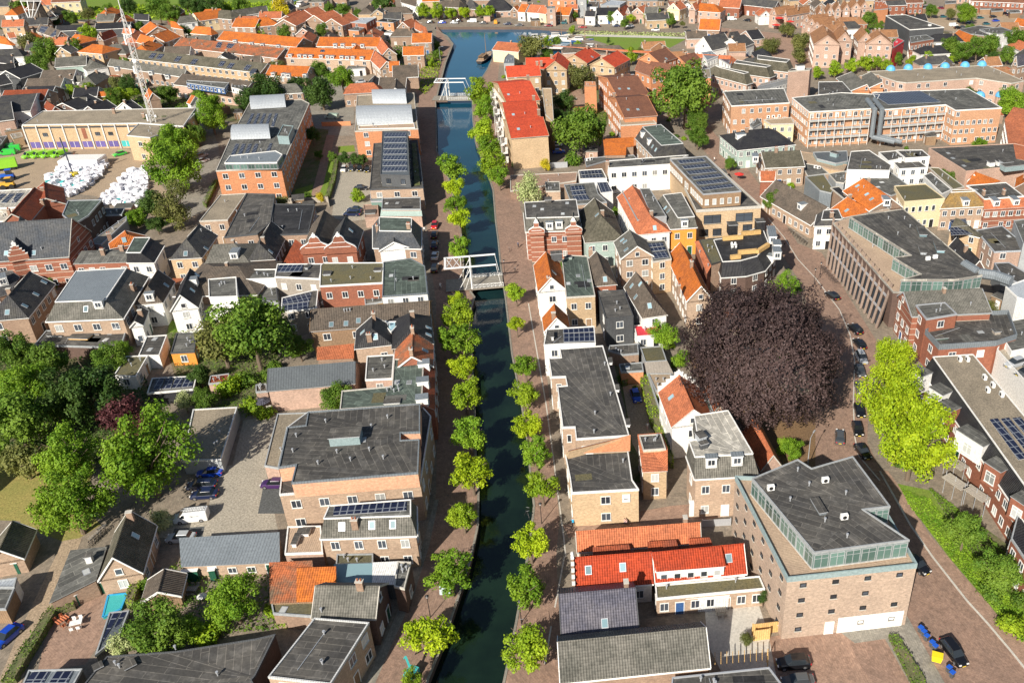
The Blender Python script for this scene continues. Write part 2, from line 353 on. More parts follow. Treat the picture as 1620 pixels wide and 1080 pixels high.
# ------------------------------------------------------------------ buildings
FOOT=[]
rw=random.Random(5)
BLD=[]
WIN={}
def window_mesh(wd,ht,style):
 k=(round(wd,2),round(ht,2),style)
 if k in WIN:return WIN[k]
 b=MB();fr='black' if style in('dark','small')else 'grey' if style=='glazed' else 'whitepaint';gl='curtain' if style=='curtain' else('glassteal' if style in('teal','glazed')else 'glass')
 x,f=wd/2,.09
 b.face([(-x+f,-.03,f),(x-f,-.03,f),(x-f,-.03,ht-f),(-x+f,-.03,ht-f)],gl)
 for(x0,x1,z0,z1)in((-x,x,0,f),(-x,x,ht-f,ht),(-x,-x+f,f,ht-f),(x-f,x,f,ht-f)):
  b.prism([Vector((x0,-.08,0)),Vector((x1,-.08,0)),Vector((x1,.02,0)),Vector((x0,.02,0))],z0,z1,fr,fr,True)
 if wd>1.0:b.prism([Vector((-.035,-.07,0)),Vector((.035,-.07,0)),Vector((.035,-.02,0)),Vector((-.035,-.02,0))],f,ht-f,fr)
 if ht>1.5:b.prism([Vector((-x+f,-.065,0)),Vector((x-f,-.065,0)),Vector((x-f,-.02,0)),Vector((-x+f,-.02,0))],ht*.68,ht*.68+.06,fr,fr,True)
 b.prism([Vector((-x-.08,-.16,0)),Vector((x+.08,-.16,0)),Vector((x+.08,.02,0)),Vector((-x-.08,.02,0))],-.09,-.004,'kerb','kerb',True)
 o=b.build('window');me=o.data;bpy.data.objects.remove(o);WIN[k]=me
 return me
def door_mesh(mat='green',wd=1.1,ht=2.2):
 k=('door',mat,wd,ht)
 if k in WIN:return WIN[k]
 b=MB();x=wd/2
 b.face([(-x,-.03,0),(x,-.03,0),(x,-.03,ht),(-x,-.03,ht)],mat)
 for(x0,x1,z0,z1)in((-x-.1,-x,0,ht),(x,x+.1,0,ht),(-x-.1,x+.1,ht,ht+.1)):
  b.prism([Vector((x0,-.08,0)),Vector((x1,-.08,0)),Vector((x1,.02,0)),Vector((x0,.02,0))],z0,z1,'whitepaint','whitepaint',True)
 o=b.build('door');me=o.data;bpy.data.objects.remove(o);WIN[k]=me
 return me
def inside(p,poly):
 c=False;n=len(poly)
 for i in range(n):
  a,b=poly[i],poly[i-1]
  if(a.y>p.y)!=(b.y>p.y)and p.x<(b.x-a.x)*(p.y-a.y)/(b.y-a.y)+a.x:c=not c
 return c
class Bd:
 """a building under construction: its Empty, its roof planes for later fittings"""
 def __init__(s,t,org,reg):s.t=t;s.o=org;s.roofs=[];s.reg=reg
def start(name,reg,c,label,cat,on):
 if on:on.reg=reg;return on
 o=Vector((c.x,c.y,0));t=thing(name,o,label,cat)
 return Bd(t,o,reg)
def centroid(P_):return sum(P_,Vector())/len(P_)
def add_walls(B,poly,z0,z1,mat,first=True,wn='wall'):
 m=MB();m.prism(poly,z0,z1,mat);return m.build(wn,B.t,B.o)
def F(reg,pts,h,wall='brick',roof='bit',name='flat_roofed_building',label=None,cat='building',rim='grey',win=1,on=None,base=0.,ex='',par=.13,st=2.8,ws=1.,wst=''):
 P0=px(reg,pts);hs=h if isinstance(h,list)else[h]*len(P0)
 Q_=[W(p,z)for p,z in zip(P0,hs)]
 if not is_ccw(Q_):Q_=Q_[::-1];hs=hs[::-1]
 B=start(name,reg,centroid(Q_),label,cat,on)
 first=on is None
 sl=max(hs)-min(hs)>.05
 add_walls(B,Q_,base,[z-.02 for z in hs]if sl else hs[0],wall,first)
 m=MB()
 if sl:
  O=offset(Q_,-.18);up=[z+.1 for z in hs]
  m.prism(O,[z-.06 for z in up],up,rim,roof,False);tris=[(v.x,v.y,z)for v,z in zip(O,up)]
  o=m.build('roof',B.t,B.o)
 else:
  z=hs[0];I=offset(Q_,.14);O=offset(Q_,-.05)
  m.cap([(p.x,p.y,z-.05)for p in I],roof);tris=[(p.x,p.y,z-.05)for p in I]
  o=m.build('roof',B.t,B.o)
  r=MB();n=len(Q_)
  for i in range(n):
   j=(i+1)%n
   a,b,c,d=O[i],O[j],I[j],I[i]
   r.face([(a.x,a.y,z+par),(b.x,b.y,z+par),(c.x,c.y,z+par),(d.x,d.y,z+par)],rim)
   r.face([(a.x,a.y,z-.25),(b.x,b.y,z-.25),(b.x,b.y,z+par),(a.x,a.y,z+par)],rim)
   r.face([(c.x,c.y,z-.05),(d.x,d.y,z-.05),(d.x,d.y,z+par),(c.x,c.y,z+par)],rim)
  r.build('parapet',B.t,B.o)
 B.roofs.append([Vector(p)for p in tris])
 if base<.5:FOOT.append((Q_,min(hs),B.t))
 if not sl and base<.5 and roof in('bit','bitgrey','bitgreen','bitblack')and(max(p.x for p in Q_)-min(p.x for p in Q_))>8 and len(Q_)<9:
  for _ in range(rw.choice([1,2,3])):
   u_,v_=rw.uniform(.2,.75),rw.uniform(.2,.75);P_=Q_[0].lerp(Q_[1],u_).lerp(Q_[-1].lerp(Q_[2],u_),v_);e0=(Q_[1]-Q_[0]);e0.z=0;e0.normalize();n0=Vector((-e0.y,e0.x,0));a0,b0=rw.uniform(.7,2.2),rw.uniform(.5,1.6)
   c4=[P_+e0*sx*a0+n0*sy*b0 for sx,sy in((-1,-1),(1,-1),(1,1),(-1,1))]
   if all(inside(q_,I)for q_ in c4):vm=MB();vm.face([(q_.x,q_.y,hs[0]-.044)for q_ in c4],rw.choice(['bitgrey','bit','mossroof','bitblack']));vm.build('roof_patch',B.t,B.o)
  if rw.random()<.6:
   u_=rw.uniform(.25,.75);pa,pb=Q_[0].lerp(Q_[1],u_),Q_[-1].lerp(Q_[2],u_);pa,pb=pa.lerp(pb,.15),pa.lerp(pb,.8)
   if inside(pa,I)and inside(pb,I):vm=MB();vm.bar((pa.x,pa.y,hs[0]+.03),(pb.x,pb.y,hs[0]+.03),.045,'galv',5);vm.build('roof_conduit',B.t,B.o)
 if not ex and not sl and name not in('canopy','garage','shed','wall')and len(Q_)<7:
  for _ in range(3):
   u_,v_=rw.uniform(.2,.8),rw.uniform(.2,.8);P_=Q_[0].lerp(Q_[1],u_).lerp(Q_[-1].lerp(Q_[2],u_),v_)
   if inside(P_,I):vm=MB();z=hs[0];vm.bar((P_.x,P_.y,z-.05),(P_.x,P_.y,z+.5),.1,'galv',8);vm.bar((P_.x,P_.y,z+.45),(P_.x,P_.y,z+.62),.18,'galv',8);vm.build('vent_pipe',B.t,B.o)
 if win:BLD.append((B,Q_,base,min(hs),win,st,ws,wst))
 extras(B,reg,ex)
 return B
def G(reg,r1,r2,e,ze,zr,wall='brick',roof='tdark',name='gabled_house',label=None,cat='house',hip='',trim='white',win=1,on=None,ex='',orn='',w2=None,st=2.8,gw=None,ws=1.,wst='',ov=.3):
 a,b=[W(p,zr)for p in px(reg,r1+' '+r2)]
 c=W(px(reg,e)[0],ze)
 a.z=b.z=0;cc=Vector((c.x,c.y,0))
 L=(b-a).length;d=(b-a)/L;n=Vector((-d.y,d.x,0))
 t=(cc-a).dot(d);s_=(cc-a).dot(n)
 wd=abs(s_)
 if a.y>330:wd=min(wd,5.6)
 if a.y>330 and abs(t)>0 and t<-.8:t=max(t,-5.)
 wl=wd if s_>0 else(w2 or wd);wr=wd if s_<0 else(w2 or wd)
 ha=hb=0.
 if '1' in hip:ha=-t if t<-.8 else wd*.75
 if '2' in hip:hb=t-L if t>L+.8 else wd*.75
 if not hip:
  if t<0:a=a+d*t;L=(b-a).length
  elif t>L:b=a+d*t;L=(b-a).length
 A0,B0=a-d*ha,b+d*hb
 E_=[A0-n*wr,B0-n*wr,B0+n*wl,A0+n*wl]
 B=start(name,reg,centroid(E_),label,cat,on);first=on is None
 I=offset(E_,ov*.8)if True else E_
 m=MB();m.prism(I,0,ze,wall)
 gwm=gw or wall
 k=.02
 def rz(p):
  q=p-a;s=q.dot(n);ss=abs(s)/(wl if s>0 else wr)
  return zr-(zr-ze)*ss
 if not ha:
  m.face([(I[3].x,I[3].y,ze-.3),(I[0].x,I[0].y,ze-.3),(I[0].x,I[0].y,rz(I[0])-k),tuple((a+d*ov*.8).to_tuple()[:2])+(zr-k,),(I[3].x,I[3].y,rz(I[3])-k)],gwm)
 if not hb:
  m.face([(I[1].x,I[1].y,ze-.3),(I[2].x,I[2].y,ze-.3),(I[2].x,I[2].y,rz(I[2])-k),tuple((b-d*ov*.8).to_tuple()[:2])+(zr-k,),(I[1].x,I[1].y,rz(I[1])-k)],gwm)
 m.build('wall',B.t,B.o)
 ra,rb=Vector((a.x,a.y,zr)),Vector((b.x,b.y,zr));EE=[Vector((p.x,p.y,ze))for p in E_]
 r=MB()
 quads=[[EE[0],EE[1],rb,ra],[EE[2],EE[3],ra,rb]]
 if ha:quads.append([EE[3],EE[0],ra])
 if hb:quads.append([EE[1],EE[2],rb])
 th=Vector((0,0,.14))
 for q in quads:
  r.face([v+th for v in q],roof);r.face([v for v in q][::-1],'woodgrey');B.roofs.append([v+th for v in q])
 for i in range(4):
  if(i==1 and not hb)or(i==3 and not ha):continue
  u,v=EE[i],EE[(i+1)%4];r.face([u,v,v+th,u+th],trim)
 tm=[]
 if not ha:tm+=[(EE[0],ra),(ra,EE[3])]
 if not hb:tm+=[(rb,EE[1]),(EE[2],rb)]
 for u,v in tm:r.face([u,v,v+th,u+th],trim)
 r.build('roof',B.t,B.o)
 if tm and trim and not orn:
  for k0 in range(0,len(tm),2):
   f=MB()
   for u,v in tm[k0:k0+2]:f.strip(u+Vector((0,0,-.12)),v+Vector((0,0,-.12)),.1,.34,trim)
   f.build('bargeboard',B.t,B.o)
 rd=MB();rd.bar(ra+th,rb+th,.11,roof,6)
 rd.build('ridge_tile',B.t,B.o)
 for i in(0,2):
  g=MB();g.bar(EE[i]-Vector((0,0,.02)),EE[i+1]-Vector((0,0,.02)),.09,'grey' if trim!='white' else 'whitepaint',4)
  g.build('gutter',B.t,B.o)
 if orn:
  fm=MB();nn=5 if 's' in orn else 9
  for(gc,sg)in(((a,-1),)if '1' in orn else())+(((b,1),)if '2' in orn else()):
   base=[gc-n*wr,gc+n*wl]
   for side,wx in((-1,wr),(1,wl)):
    for i in(range(nn)if 's' in orn else()):
     f0,f1=i/nn,(i+1)/nn
     x0=wx*(1-f0);x1=wx*(1-f1);zt=ze+(zr-ze)*f1+.45
     mid=gc+n*side*(x0+x1)/2
     c0=Vector((mid.x,mid.y,ze-.5))+d*sg*.1
     fm.box(c0,.35,abs(x0-x1),zt-c0.z,gwm if 's' in orn or i<nn-1 else 'white',math.atan2(d.y,d.x))
     fm.box(Vector((c0.x,c0.y,zt)),.45,abs(x0-x1)+.12,.14,'whitepaint',math.atan2(d.y,d.x))
   if 'c' in orn:
    up=gc+d*sg*.1;ol=[]
    for i in range(25):
     f=i/12-1;s_=1 if f>0 else-1;g_=1-abs(f);sc_=.42*math.sin(g_*math.pi*3)*(1-g_*.5)
     wx=(wr if s_<0 else wl)*abs(f)+(sc_ if 0<g_<1 else 0);wx=max(wx,.38)
     q_=up+n*s_*wx;ol.append(Vector((q_.x,q_.y,ze+(zr-ze)*g_*1.02+.5)))
    bt_=[Vector((ol[-1].x,ol[-1].y,ze-.4)),Vector((ol[0].x,ol[0].y,ze-.4))];th_=d*sg*.14
    for s2 in(-1,1):fm.face([p_+th_*s2 for p_ in(ol+bt_)],gwm)
    for p_,q_ in zip(ol,ol[1:]):fm.strip(p_,q_,.42,.2,'whitepaint')
    for zz in(.32,.62):
     ww=(wl+wr)/2*(1-zz)*.98;fm.box(Vector((up.x,up.y,ze+(zr-ze)*zz)),.36,ww*2,.12,'whitepaint',math.atan2(d.y,d.x))
   top=gc+d*sg*.1
   fm.box(Vector((top.x,top.y,zr)),.36,.8,.8,'white',math.atan2(d.y,d.x));fm.box(Vector((top.x,top.y,zr+.8)),.25,.3,.35,'white',math.atan2(d.y,d.x))
  fm.build('gable_parapet',B.t,B.o)
 if ' c' not in ' '+ex.replace(';',' ')and not orn and L>3 and not on and name not in('garage','garden_shed','long_shed','warehouse','outbuilding','barn','cross_gable')and rw.random()<.7:
  P_=ra.lerp(rb,rw.choice([.12,.5,.85]))-n*.5;cm=MB();rot=math.atan2(d.y,d.x);cm.box(P_-Vector((0,0,.8)),.6,.8,1.7,'brick',rot);cm.box(P_+Vector((0,0,.9)),.7,.95,.1,'kerb',rot);cm.build('chimney',B.t,B.o)
 FOOT.append((I,ze,B.t))
 if win:BLD.append((B,I,0,ze,win,st,ws,wst))
 if win and L>2:
  for(cond,p,q,gc,ax)in((not ha,I[3],I[0],a+d*ov*.8,-d),(not hb,I[1],I[2],b-d*ov*.8,d)):
   if cond and zr-ze>1.8:GW.append((B,Vector((gc.x,gc.y,ze+(zr-ze)*.12)),ax,wst))
 extras(B,reg,ex)
 return B
GW=[]
def M(reg,pts,zt,ze,off,wall='brick',roof='tdark',top='bit',name='mansard_house',label=None,cat='house',trim='white',win=1,on=None,ex='',st=2.8,base=0.,ws=1.,wst=''):
 P0=WP(reg,pts,zt);fl=is_ccw(P0)
 T=P0 if fl else P0[::-1]
 if isinstance(off,list)and not fl:
  k=len(off);off=[off[(k-2-i)%k]for i in range(k)]
 E_=offset(T,[-o for o in off]if isinstance(off,list)else-off)
 B=start(name,reg,centroid(T),label,cat,on)
 I=offset(E_,.2);n=len(T)
 m=MB();m.prism(I,base,ze,wall);m.build('wall',B.t,B.o)
 r=MB()
 for i in range(n):
  j=(i+1)%n
  q=[Vector((E_[i].x,E_[i].y,ze)),Vector((E_[j].x,E_[j].y,ze)),Vector((T[j].x,T[j].y,zt)),Vector((T[i].x,T[i].y,zt))]
  r.face(q,roof);B.roofs.append(q)
 r.build('roof_slope',B.t,B.o)
 I2=offset(T,.12);u=MB();u.cap([(p.x,p.y,zt+.04)for p in I2],top);B.roofs.append([Vector((p.x,p.y,zt+.04))for p in T])
 u.build('roof',B.t,B.o)
 f=MB()
 for i in range(n):
  j=(i+1)%n
  f.strip((T[i].x,T[i].y,zt-.05),(T[j].x,T[j].y,zt-.05),.18,.2,trim)
  f.strip((E_[i].x,E_[i].y,ze-.2),(E_[j].x,E_[j].y,ze-.2),.3,.22,trim)
 f.build('cornice',B.t,B.o)
 FOOT.append((I,ze,B.t))
 if win:BLD.append((B,I,base,ze,win,st,ws,wst))
 extras(B,reg,ex)
 return B
def hit(B,p):
 """where the sight line through plan mark p meets the building's roof"""
 o=Vector((0,0,HC));d=ray(p);best=None
 for q in B.roofs:
  n=Vector((0,0,0))
  for i in range(len(q)):
   a_,b_=q[i],q[(i+1)%len(q)]
   n+=Vector(((a_.y-b_.y)*(a_.z+b_.z),(a_.z-b_.z)*(a_.x+b_.x),(a_.x-b_.x)*(a_.y+b_.y)))
  if n.length<1e-6:continue
  n.normalize()
  if n.z<0:n=-n
  den=d.dot(n)
  if abs(den)<1e-6:continue
  t=(q[0]-o).dot(n)/den;P_=o+d*t
  if inside(P_,q)and(best is None or t<best[0]):best=(t,P_,n)
 if not best:
  q=B.roofs[-1];z=sum(v.z for v in q)/len(q)
  return W(p,z),Vector((0,0,1))
 return best[1],best[2]
def frame_of(n,fallback):
 if n.z>.985:x=Vector((math.cos(fallback),math.sin(fallback),0));return x,Vector((-x.y,x.x,0))
 x=Vector((-n.y,n.x,0)).normalized();return x,n.cross(x)
def extras(B,reg,ex):
 """fittings: s skylight, c chimney, d dormer, p solar array, b box, v vent, r ridge lights"""
 if not ex:return
 for it in ex.split(';'):
  it=it.strip()
  if not it:continue
  k,a=it[0],it[1:].strip()
  if k in 'scdvu':
   for tok in a.split():
    pp=px(reg,tok)[0]
    P_,n=hit(B,pp)
    q=B.roofs[-1];ang=math.atan2((q[1]-q[0]).y,(q[1]-q[0]).x)
    x,y=frame_of(n,ang);m=MB()
    if k=='s':
     wd,ln=.45,.62;up=n*.09
     c4=[P_+x*sx*wd+y*sy*ln for sx,sy in((-1,-1),(1,-1),(1,1),(-1,1))]
     for i in range(4):m.face([c4[i],c4[(i+1)%4],c4[(i+1)%4]+up,c4[i]+up],'grey')
     m.face([v+up for v in c4],'galv');m.face([P_+up*1.15+x*sx*.36+y*sy*.52 for sx,sy in((-1,-1),(1,-1),(1,1),(-1,1))],'curtain' if n.z>.985 else 'glassroof')
     m.build('skylight',B.t,B.o)
    elif k=='c':
     rot=math.atan2(x.y,x.x)
     m.box(P_-Vector((0,0,.6)),.9,.6,1.9,'brick',rot);m.box(P_+Vector((0,0,1.3)),1.05,.75,.12,'kerb',rot)
     for sx in(-.22,.22):m.bar(P_+x*sx+Vector((0,0,1.4)),P_+x*sx+Vector((0,0,1.8)),.1,'tterra',8)
     m.build('chimney',B.t,B.o)
    elif k=='v':
     m.bar(P_,P_+Vector((0,0,.55)),.09,'galv',8);m.bar(P_+Vector((0,0,.5)),P_+Vector((0,0,.72)),.17,'galv',8)
     m.build('vent_pipe',B.t,B.o)
    elif k=='u':
     rot=math.atan2(x.y,x.x)
     m.box(P_+Vector((0,0,.1)),1.0,.5,.8,'whitepaint',rot);m.bar(P_+Vector((0,0,.5))-y*.26,P_+Vector((0,0,.5))-y*.28,.3,'black',12)
     m.build('air_conditioner',B.t,B.o)
    elif k=='d':
     dn=Vector((n.x,n.y,0)).normalized()if n.z<.985 else Vector((0,-1,0))
     x=Vector((-dn.y,dn.x,0));fz=P_.z-.1;hh=1.5;wd=.85
     sl=math.tan(math.acos(min(1,n.z)));dep=min(3.0,(hh+.15)/max(sl,.35))
     f0=P_+dn*.25;f0.z=fz
     if P_.y>330:wd,hh,dep=.75,1.15,min(dep,1.6)
     A=[f0-x*wd,f0+x*wd,f0+x*wd-dn*dep,f0-x*wd-dn*dep]
     m.prism(ccw(A),fz-.3,fz+hh,'whitepaint');rr=offset(ccw(A),-.12);m.prism(rr,fz+hh,fz+hh+.12,'whitepaint','zinc',True)
     dm=m.build('dormer',B.t,B.o)
     wm=window_mesh(1.2,1.15 if hh>1.3 else .9,'plain');q_=f0+dn*.02-B.o
     wo=mobj('window',wm,dm,(q_.x,q_.y,fz+.18),math.atan2(dn.y,dn.x)+math.pi/2)
  elif k=='p':
   q=[hit(B,p)for p in px(reg,a)];n=q[0][1];up=n*.12
   c4=[v[0]+up for v in q];m=MB();m.face(c4,'solar')
   for i in range(4):m.face([c4[i]-up*.8,c4[(i+1)%4]-up*.8,c4[(i+1)%4],c4[i]],'galv')
   m.build('solar_panel',B.t,B.o)
  elif k=='b':
   v=a.split();nmat=v[4]if len(v)>4 else 'grey'
   P_,n=hit(B,px(reg,v[0])[0]);q=B.roofs[0];ang=math.atan2((q[1]-q[0]).y,(q[1]-q[0]).x)
   m=MB();m.box(P_-Vector((0,0,.1)),float(v[1]),float(v[2]),float(v[3])+.1,nmat,ang);m.box(P_+Vector((0,0,float(v[3]))),float(v[1])+.25,float(v[2])+.25,.14,'galv',ang,'bit')
   m.build('rooftop_unit',B.t,B.o)
def vault(B,reg,pts,z,mat='silver',name='barrel_roof',rise=.42):
 """half-round roof over the quad nearleft nearright farright farleft"""
 a,b,c,d=WP(reg,pts,z);m=MB();n=12
 for i in range(n):
  t0,t1=math.pi*i/n,math.pi*(i+1)/n
  def pt(p,q,t):
   s=(1-math.cos(t))/2;r=(q-p).length/2*rise;o=p.lerp(q,s);return Vector((o.x,o.y,z+r*math.sin(t)))
  m.face([pt(a,d,t0),pt(b,c,t0),pt(b,c,t1),pt(a,d,t1)],mat)
 for(p,q)in((a,d),(b,c)):
  pts_=[pt(p,q,math.pi*i/n)for i in range(n+1)]
  m.face(pts_ if p is a else pts_[::-1],'grey')
 m.build(name,B.t,B.o,smooth=False)
def finish_windows():
 def blocked(p,z,t):
  for poly,h,tt in FOOT:
   if tt is not t and h>z+.2 and inside(p,poly):return True
   if tt is t and h>z+.5 and inside(p,poly):return True
  return False
 for(B,poly,z0,z1,win,st,ws,wst)in BLD:
  cnt=0;n=len(poly);doors=0
  for i in range(n):
   a,b=Vector((poly[i].x,poly[i].y,0)),Vector((poly[(i+1)%n].x,poly[(i+1)%n].y,0))
   e=b-a;L=e.length
   if L<1.9:continue
   e/=L;nn=Vector((e.y,-e.x,0));mid=(a+b)/2
   far=mid.y>380
   if nn.dot(Vector((-mid.x,-mid.y,0)).normalized())<-.25:continue
   k=max(1,int((L-.8)/(2.5/ws if not far else 3.0/ws)))
   H=z1-z0;rows=max(1,int((H+.35)/st))
   wd=min(1.25*(1.15 if ws<1 else 1),(L-.6)/k*.6);wd=round(wd*4)/4 or .5;ht=1.5 if H/rows>2.5 else 1.1
   if wst=='small':wd,ht=.85,.65
   if wst=='glazed':k=max(1,int(L/1.9));wd=round(L/k-.12,1);ht=H-.55;rows=1
   rz=math.atan2(nn.y,nn.x)+math.pi/2
   for r in range(rows):
    z=z0+(H/rows)*r+(.85 if H>2.3 else .5)
    if wst=='small':z=z0+(H/rows)*r+1.3
    if wst=='glazed':z=z0+.2
    if z+ht>z1-.1:ht2=max(.6,round((z1-z-.15)*4)/4)
    else:ht2=ht
    for j in range(k):
     if cnt>88:break
     if rw.random()<(0 if wst=='glazed' else .08):continue
     p=a+e*L*(j+.5)/k
     if blocked(p+nn*.35,z,B.t)or blocked(p+nn*1.2,z+.5,B.t):continue
     q=p+nn*.02-B.o
     if r==0 and z0<.1 and H>2.2 and doors<2 and j%3==1:
      mobj('door',door_mesh(rw.choice(['green','bluepaint','black','wood','whitepaint'])),B.t,(q.x,q.y,z0),rz);doors+=1;continue
     sty=wst or rw.choice(['plain','plain','plain','curtain'])
     mobj('window',window_mesh(wd,ht2,sty),B.t,(q.x,q.y,z),rz);cnt+=1
 for(B,p,ax,wst)in GW:
  ax=Vector((ax.x,ax.y,0)).normalized()
  if ax.dot(Vector((-p.x,-p.y,0)).normalized())<-.2:continue
  if blocked(p+ax*.5,p.z,B.t):continue
  q=p+ax*.03-B.o
  mobj('window',window_mesh(1.0,1.1,wst or 'plain'),B.t,(q.x,q.y,p.z),math.atan2(ax.y,ax.x)+math.pi/2)
# ------------------------------------------------------------------ trees and plants
LEAF={}
def crown_mesh(kind,seed,n,leaf,flat=.85,blobs=16,br=.42,spread=.68,mat='lf_mid',low=-.75):
 """a crown of unit radius: leaf-sized faces spread over many sub-crowns"""
 rr=random.Random(seed);bl=[]
 for i in range(blobs):
  for _ in range(50):
   p=Vector((rr.uniform(-1,1),rr.uniform(-1,1),rr.uniform(low,1)))
   if .25<p.length<1:break
  p=p*spread*rr.uniform(.75,1.2);p.z*=flat
  bl.append((p,br*rr.uniform(.65,1.15)))
 bl.append((Vector((0,0,0)),br*1.3))
 tot=sum(b[1]**2 for b in bl);v=[];f=[]
 for(c,r_)in bl:
  for _ in range(int(n*r_*r_/tot)):
   d=Vector((rr.gauss(0,1),rr.gauss(0,1),rr.gauss(0,1)+.25)).normalized()
   k=rr.random()**.4;p=c+Vector((d.x,d.y,d.z*.85))*r_*(.45+.6*k)*(1+.25*math.sin(d.x*7+d.y*5+seed))
   nn=(d+Vector((rr.gauss(0,.5),rr.gauss(0,.5),rr.gauss(0,.5)+.3))).normalized()
   u=nn.orthogonal().normalized();u.rotate(Matrix.Rotation(rr.uniform(0,6.28),3,nn));w_=nn.cross(u)
   s=leaf*rr.uniform(.6,1.3);i=len(v)
   v+=[p-u*s,p-w_*s*.6+nn*s*.15,p+u*s,p+w_*s*.6-nn*s*.1];f.append((i,i+1,i+2,i+3))
 me=bpy.data.meshes.new(kind+'_crown');me.from_pydata([tuple(q)for q in v],[],f);me.materials.append(MATS[mat]);return me
def dome_mesh(kind,seed,n,leaf,mat):
 from mathutils import noise as nz
 rr=random.Random(seed);v=[];f=[]
 for _ in range(n):
  d=Vector((rr.gauss(0,1),rr.gauss(0,1),rr.gauss(0,1))).normalized()
  if d.z<-.45:continue
  s1=nz.noise(d*3.1);s2=nz.noise(d*8.3+Vector((5,1,2)));s3=nz.noise(d*19)
  r_=(.84+.24*s1+.17*s2+.08*s3)*(1-.20*rr.random()**2)
  p=Vector((d.x*r_,d.y*r_,d.z*r_*.95));nn=(d+Vector((rr.gauss(0,.45),rr.gauss(0,.45),rr.gauss(0,.45)))).normalized()
  u=nn.orthogonal().normalized();u.rotate(Matrix.Rotation(rr.uniform(0,6.28),3,nn));w_=nn.cross(u);s=leaf*rr.uniform(.6,1.3);i=len(v)
  v+=[p-u*s,p-w_*s*.6,p+u*s,p+w_*s*.6];f.append((i,i+1,i+2,i+3))
 me=bpy.data.meshes.new(kind+'_crown');me.from_pydata([tuple(q)for q in v],[],f);me.materials.append(MATS[mat]);return me
def crown(kind):
 if kind in LEAF:return LEAF[kind]
 if kind=='beech':LEAF[kind]=[dome_mesh(kind,4,90000,.0145,'lf_beech')];return LEAF[kind]
 S={'lime':dict(n=4800,leaf=.056,mat='lf_lime',blobs=34,br=.27,spread=.84),'limeb':dict(n=4800,leaf=.056,mat='lf_grn',blobs=40,br=.25,spread=.86),'limec':dict(n=4600,leaf=.056,mat='lf_yell',blobs=36,br=.26,spread=.85),'mid':dict(n=11000,leaf=.042,mat='lf_mid',blobs=44,br=.27,spread=.82),'midb':dict(n=11000,leaf=.042,mat='lf_mid',blobs=40,br=.28,spread=.8),'bright':dict(n=13000,leaf=.037,mat='lf_grn',blobs=52,br=.25,spread=.84),'dark':dict(n=10000,leaf=.043,mat='lf_dark',blobs=40,br=.28,spread=.8),'olive':dict(n=5200,leaf=.05,mat='lf_olive',blobs=26,br=.34),'plum':dict(n=5200,leaf=.045,mat='lf_plum',blobs=26,br=.33),'pale':dict(n=3800,leaf=.055,mat='lf_pale',blobs=22,br=.36),'gold':dict(n=3000,leaf=.06,mat='lf_gold',blobs=18,br=.38),'yell':dict(n=13000,leaf=.031,mat='lf_yell',blobs=80,br=.2,spread=.88),'bush':dict(n=1300,leaf=.10,mat='lf_mid',blobs=9,br=.5,low=-.2),'bushy':dict(n=1300,leaf=.10,mat='lf_lime',blobs=9,br=.5,low=-.2),'bushd':dict(n=1300,leaf=.10,mat='lf_dark',blobs=9,br=.5,low=-.2),'birch':dict(n=5200,leaf=.042,mat='lf_olive',blobs=30,br=.28,spread=.8,flat=1.3),'cone':dict(n=3000,leaf=.05,mat='lf_dark',blobs=16,br=.35,flat=1.5,spread=.6)}
 vs=2 if kind in('beech','yell','bush','bushd','bushy','cone','gold','plum','pale')else 4
 if kind=='beech':vs=1
 LEAF[kind]=[crown_mesh(kind,11+7*i+len(kind),**S[kind])for i in range(vs)]
 return LEAF[kind]
rt=random.Random(77);TCOUNT={}
TRUNK={}
def trunk_mesh(seed,mat):
 if(seed,mat)in TRUNK:return TRUNK[(seed,mat)]
 rr=random.Random(seed);m=MB()
 m.bar((0,0,0),(rr.uniform(-.03,.03),0,1),(.075,.055),mat,8)
 for i in range(7):
  a=i*2.4+rr.random();z0=1+.08*i;m.bar((0,0,z0-.1),(math.cos(a)*.45,math.sin(a)*.45,z0+.55),(.04,.018),mat,5)
  m.bar((math.cos(a)*.45,math.sin(a)*.45,z0+.55),(math.cos(a+.3)*.72,math.sin(a+.3)*.72,z0+.95),(.018,.008),mat,4)
 m.bar((0,0,1),(0,0,1.8),(.055,.02),mat,6)
 o=m.build('trunk');me=o.data;bpy.data.objects.remove(o);TRUNK[(seed,mat)]=me;return me
def tree(reg,pos,rpx,kind,label,cat='tree',asp=1.,trunk=None,name='tree',group=None,mat='bark',z0=0.):
 """pos: plan mark of the crown's middle; rpx: crown radius on the plan"""
 p=px(reg,pos)[0];rpx=rpx/SHEET[reg][2]
 q=W(p,3.0);dist=(q-Vector((0,0,HC))).length;Rm=rpx*dist/FPX*.98
 tr=trunk if trunk is not None else(max(1.0,Rm*.32)if kind[:4]!='bush' else 0.05)
 zc=z0+tr+Rm*.72*asp
 if kind[:4]=='bush':zc=z0+Rm*.35
 q=W(p,zc);q.z=z0
 t=thing(name,q,label,cat,group,rt.uniform(0,6.28))
 ms=crown(kind);c=bpy.data.objects.new('crown',ms[rt.randrange(len(ms))]);COL.objects.link(c);c.parent=t
 c.location=(0,0,zc-z0);c.scale=(Rm,Rm*rt.uniform(.92,1.06),Rm*asp)
 if kind[:4]!='bush':
  k=bpy.data.objects.new('trunk',trunk_mesh(rt.randrange(3),mat));COL.objects.link(k);k.parent=t
  s=min(Rm,6);k.scale=(s*1.,s*1.,max(.6,(zc-z0)*.62))
 return t
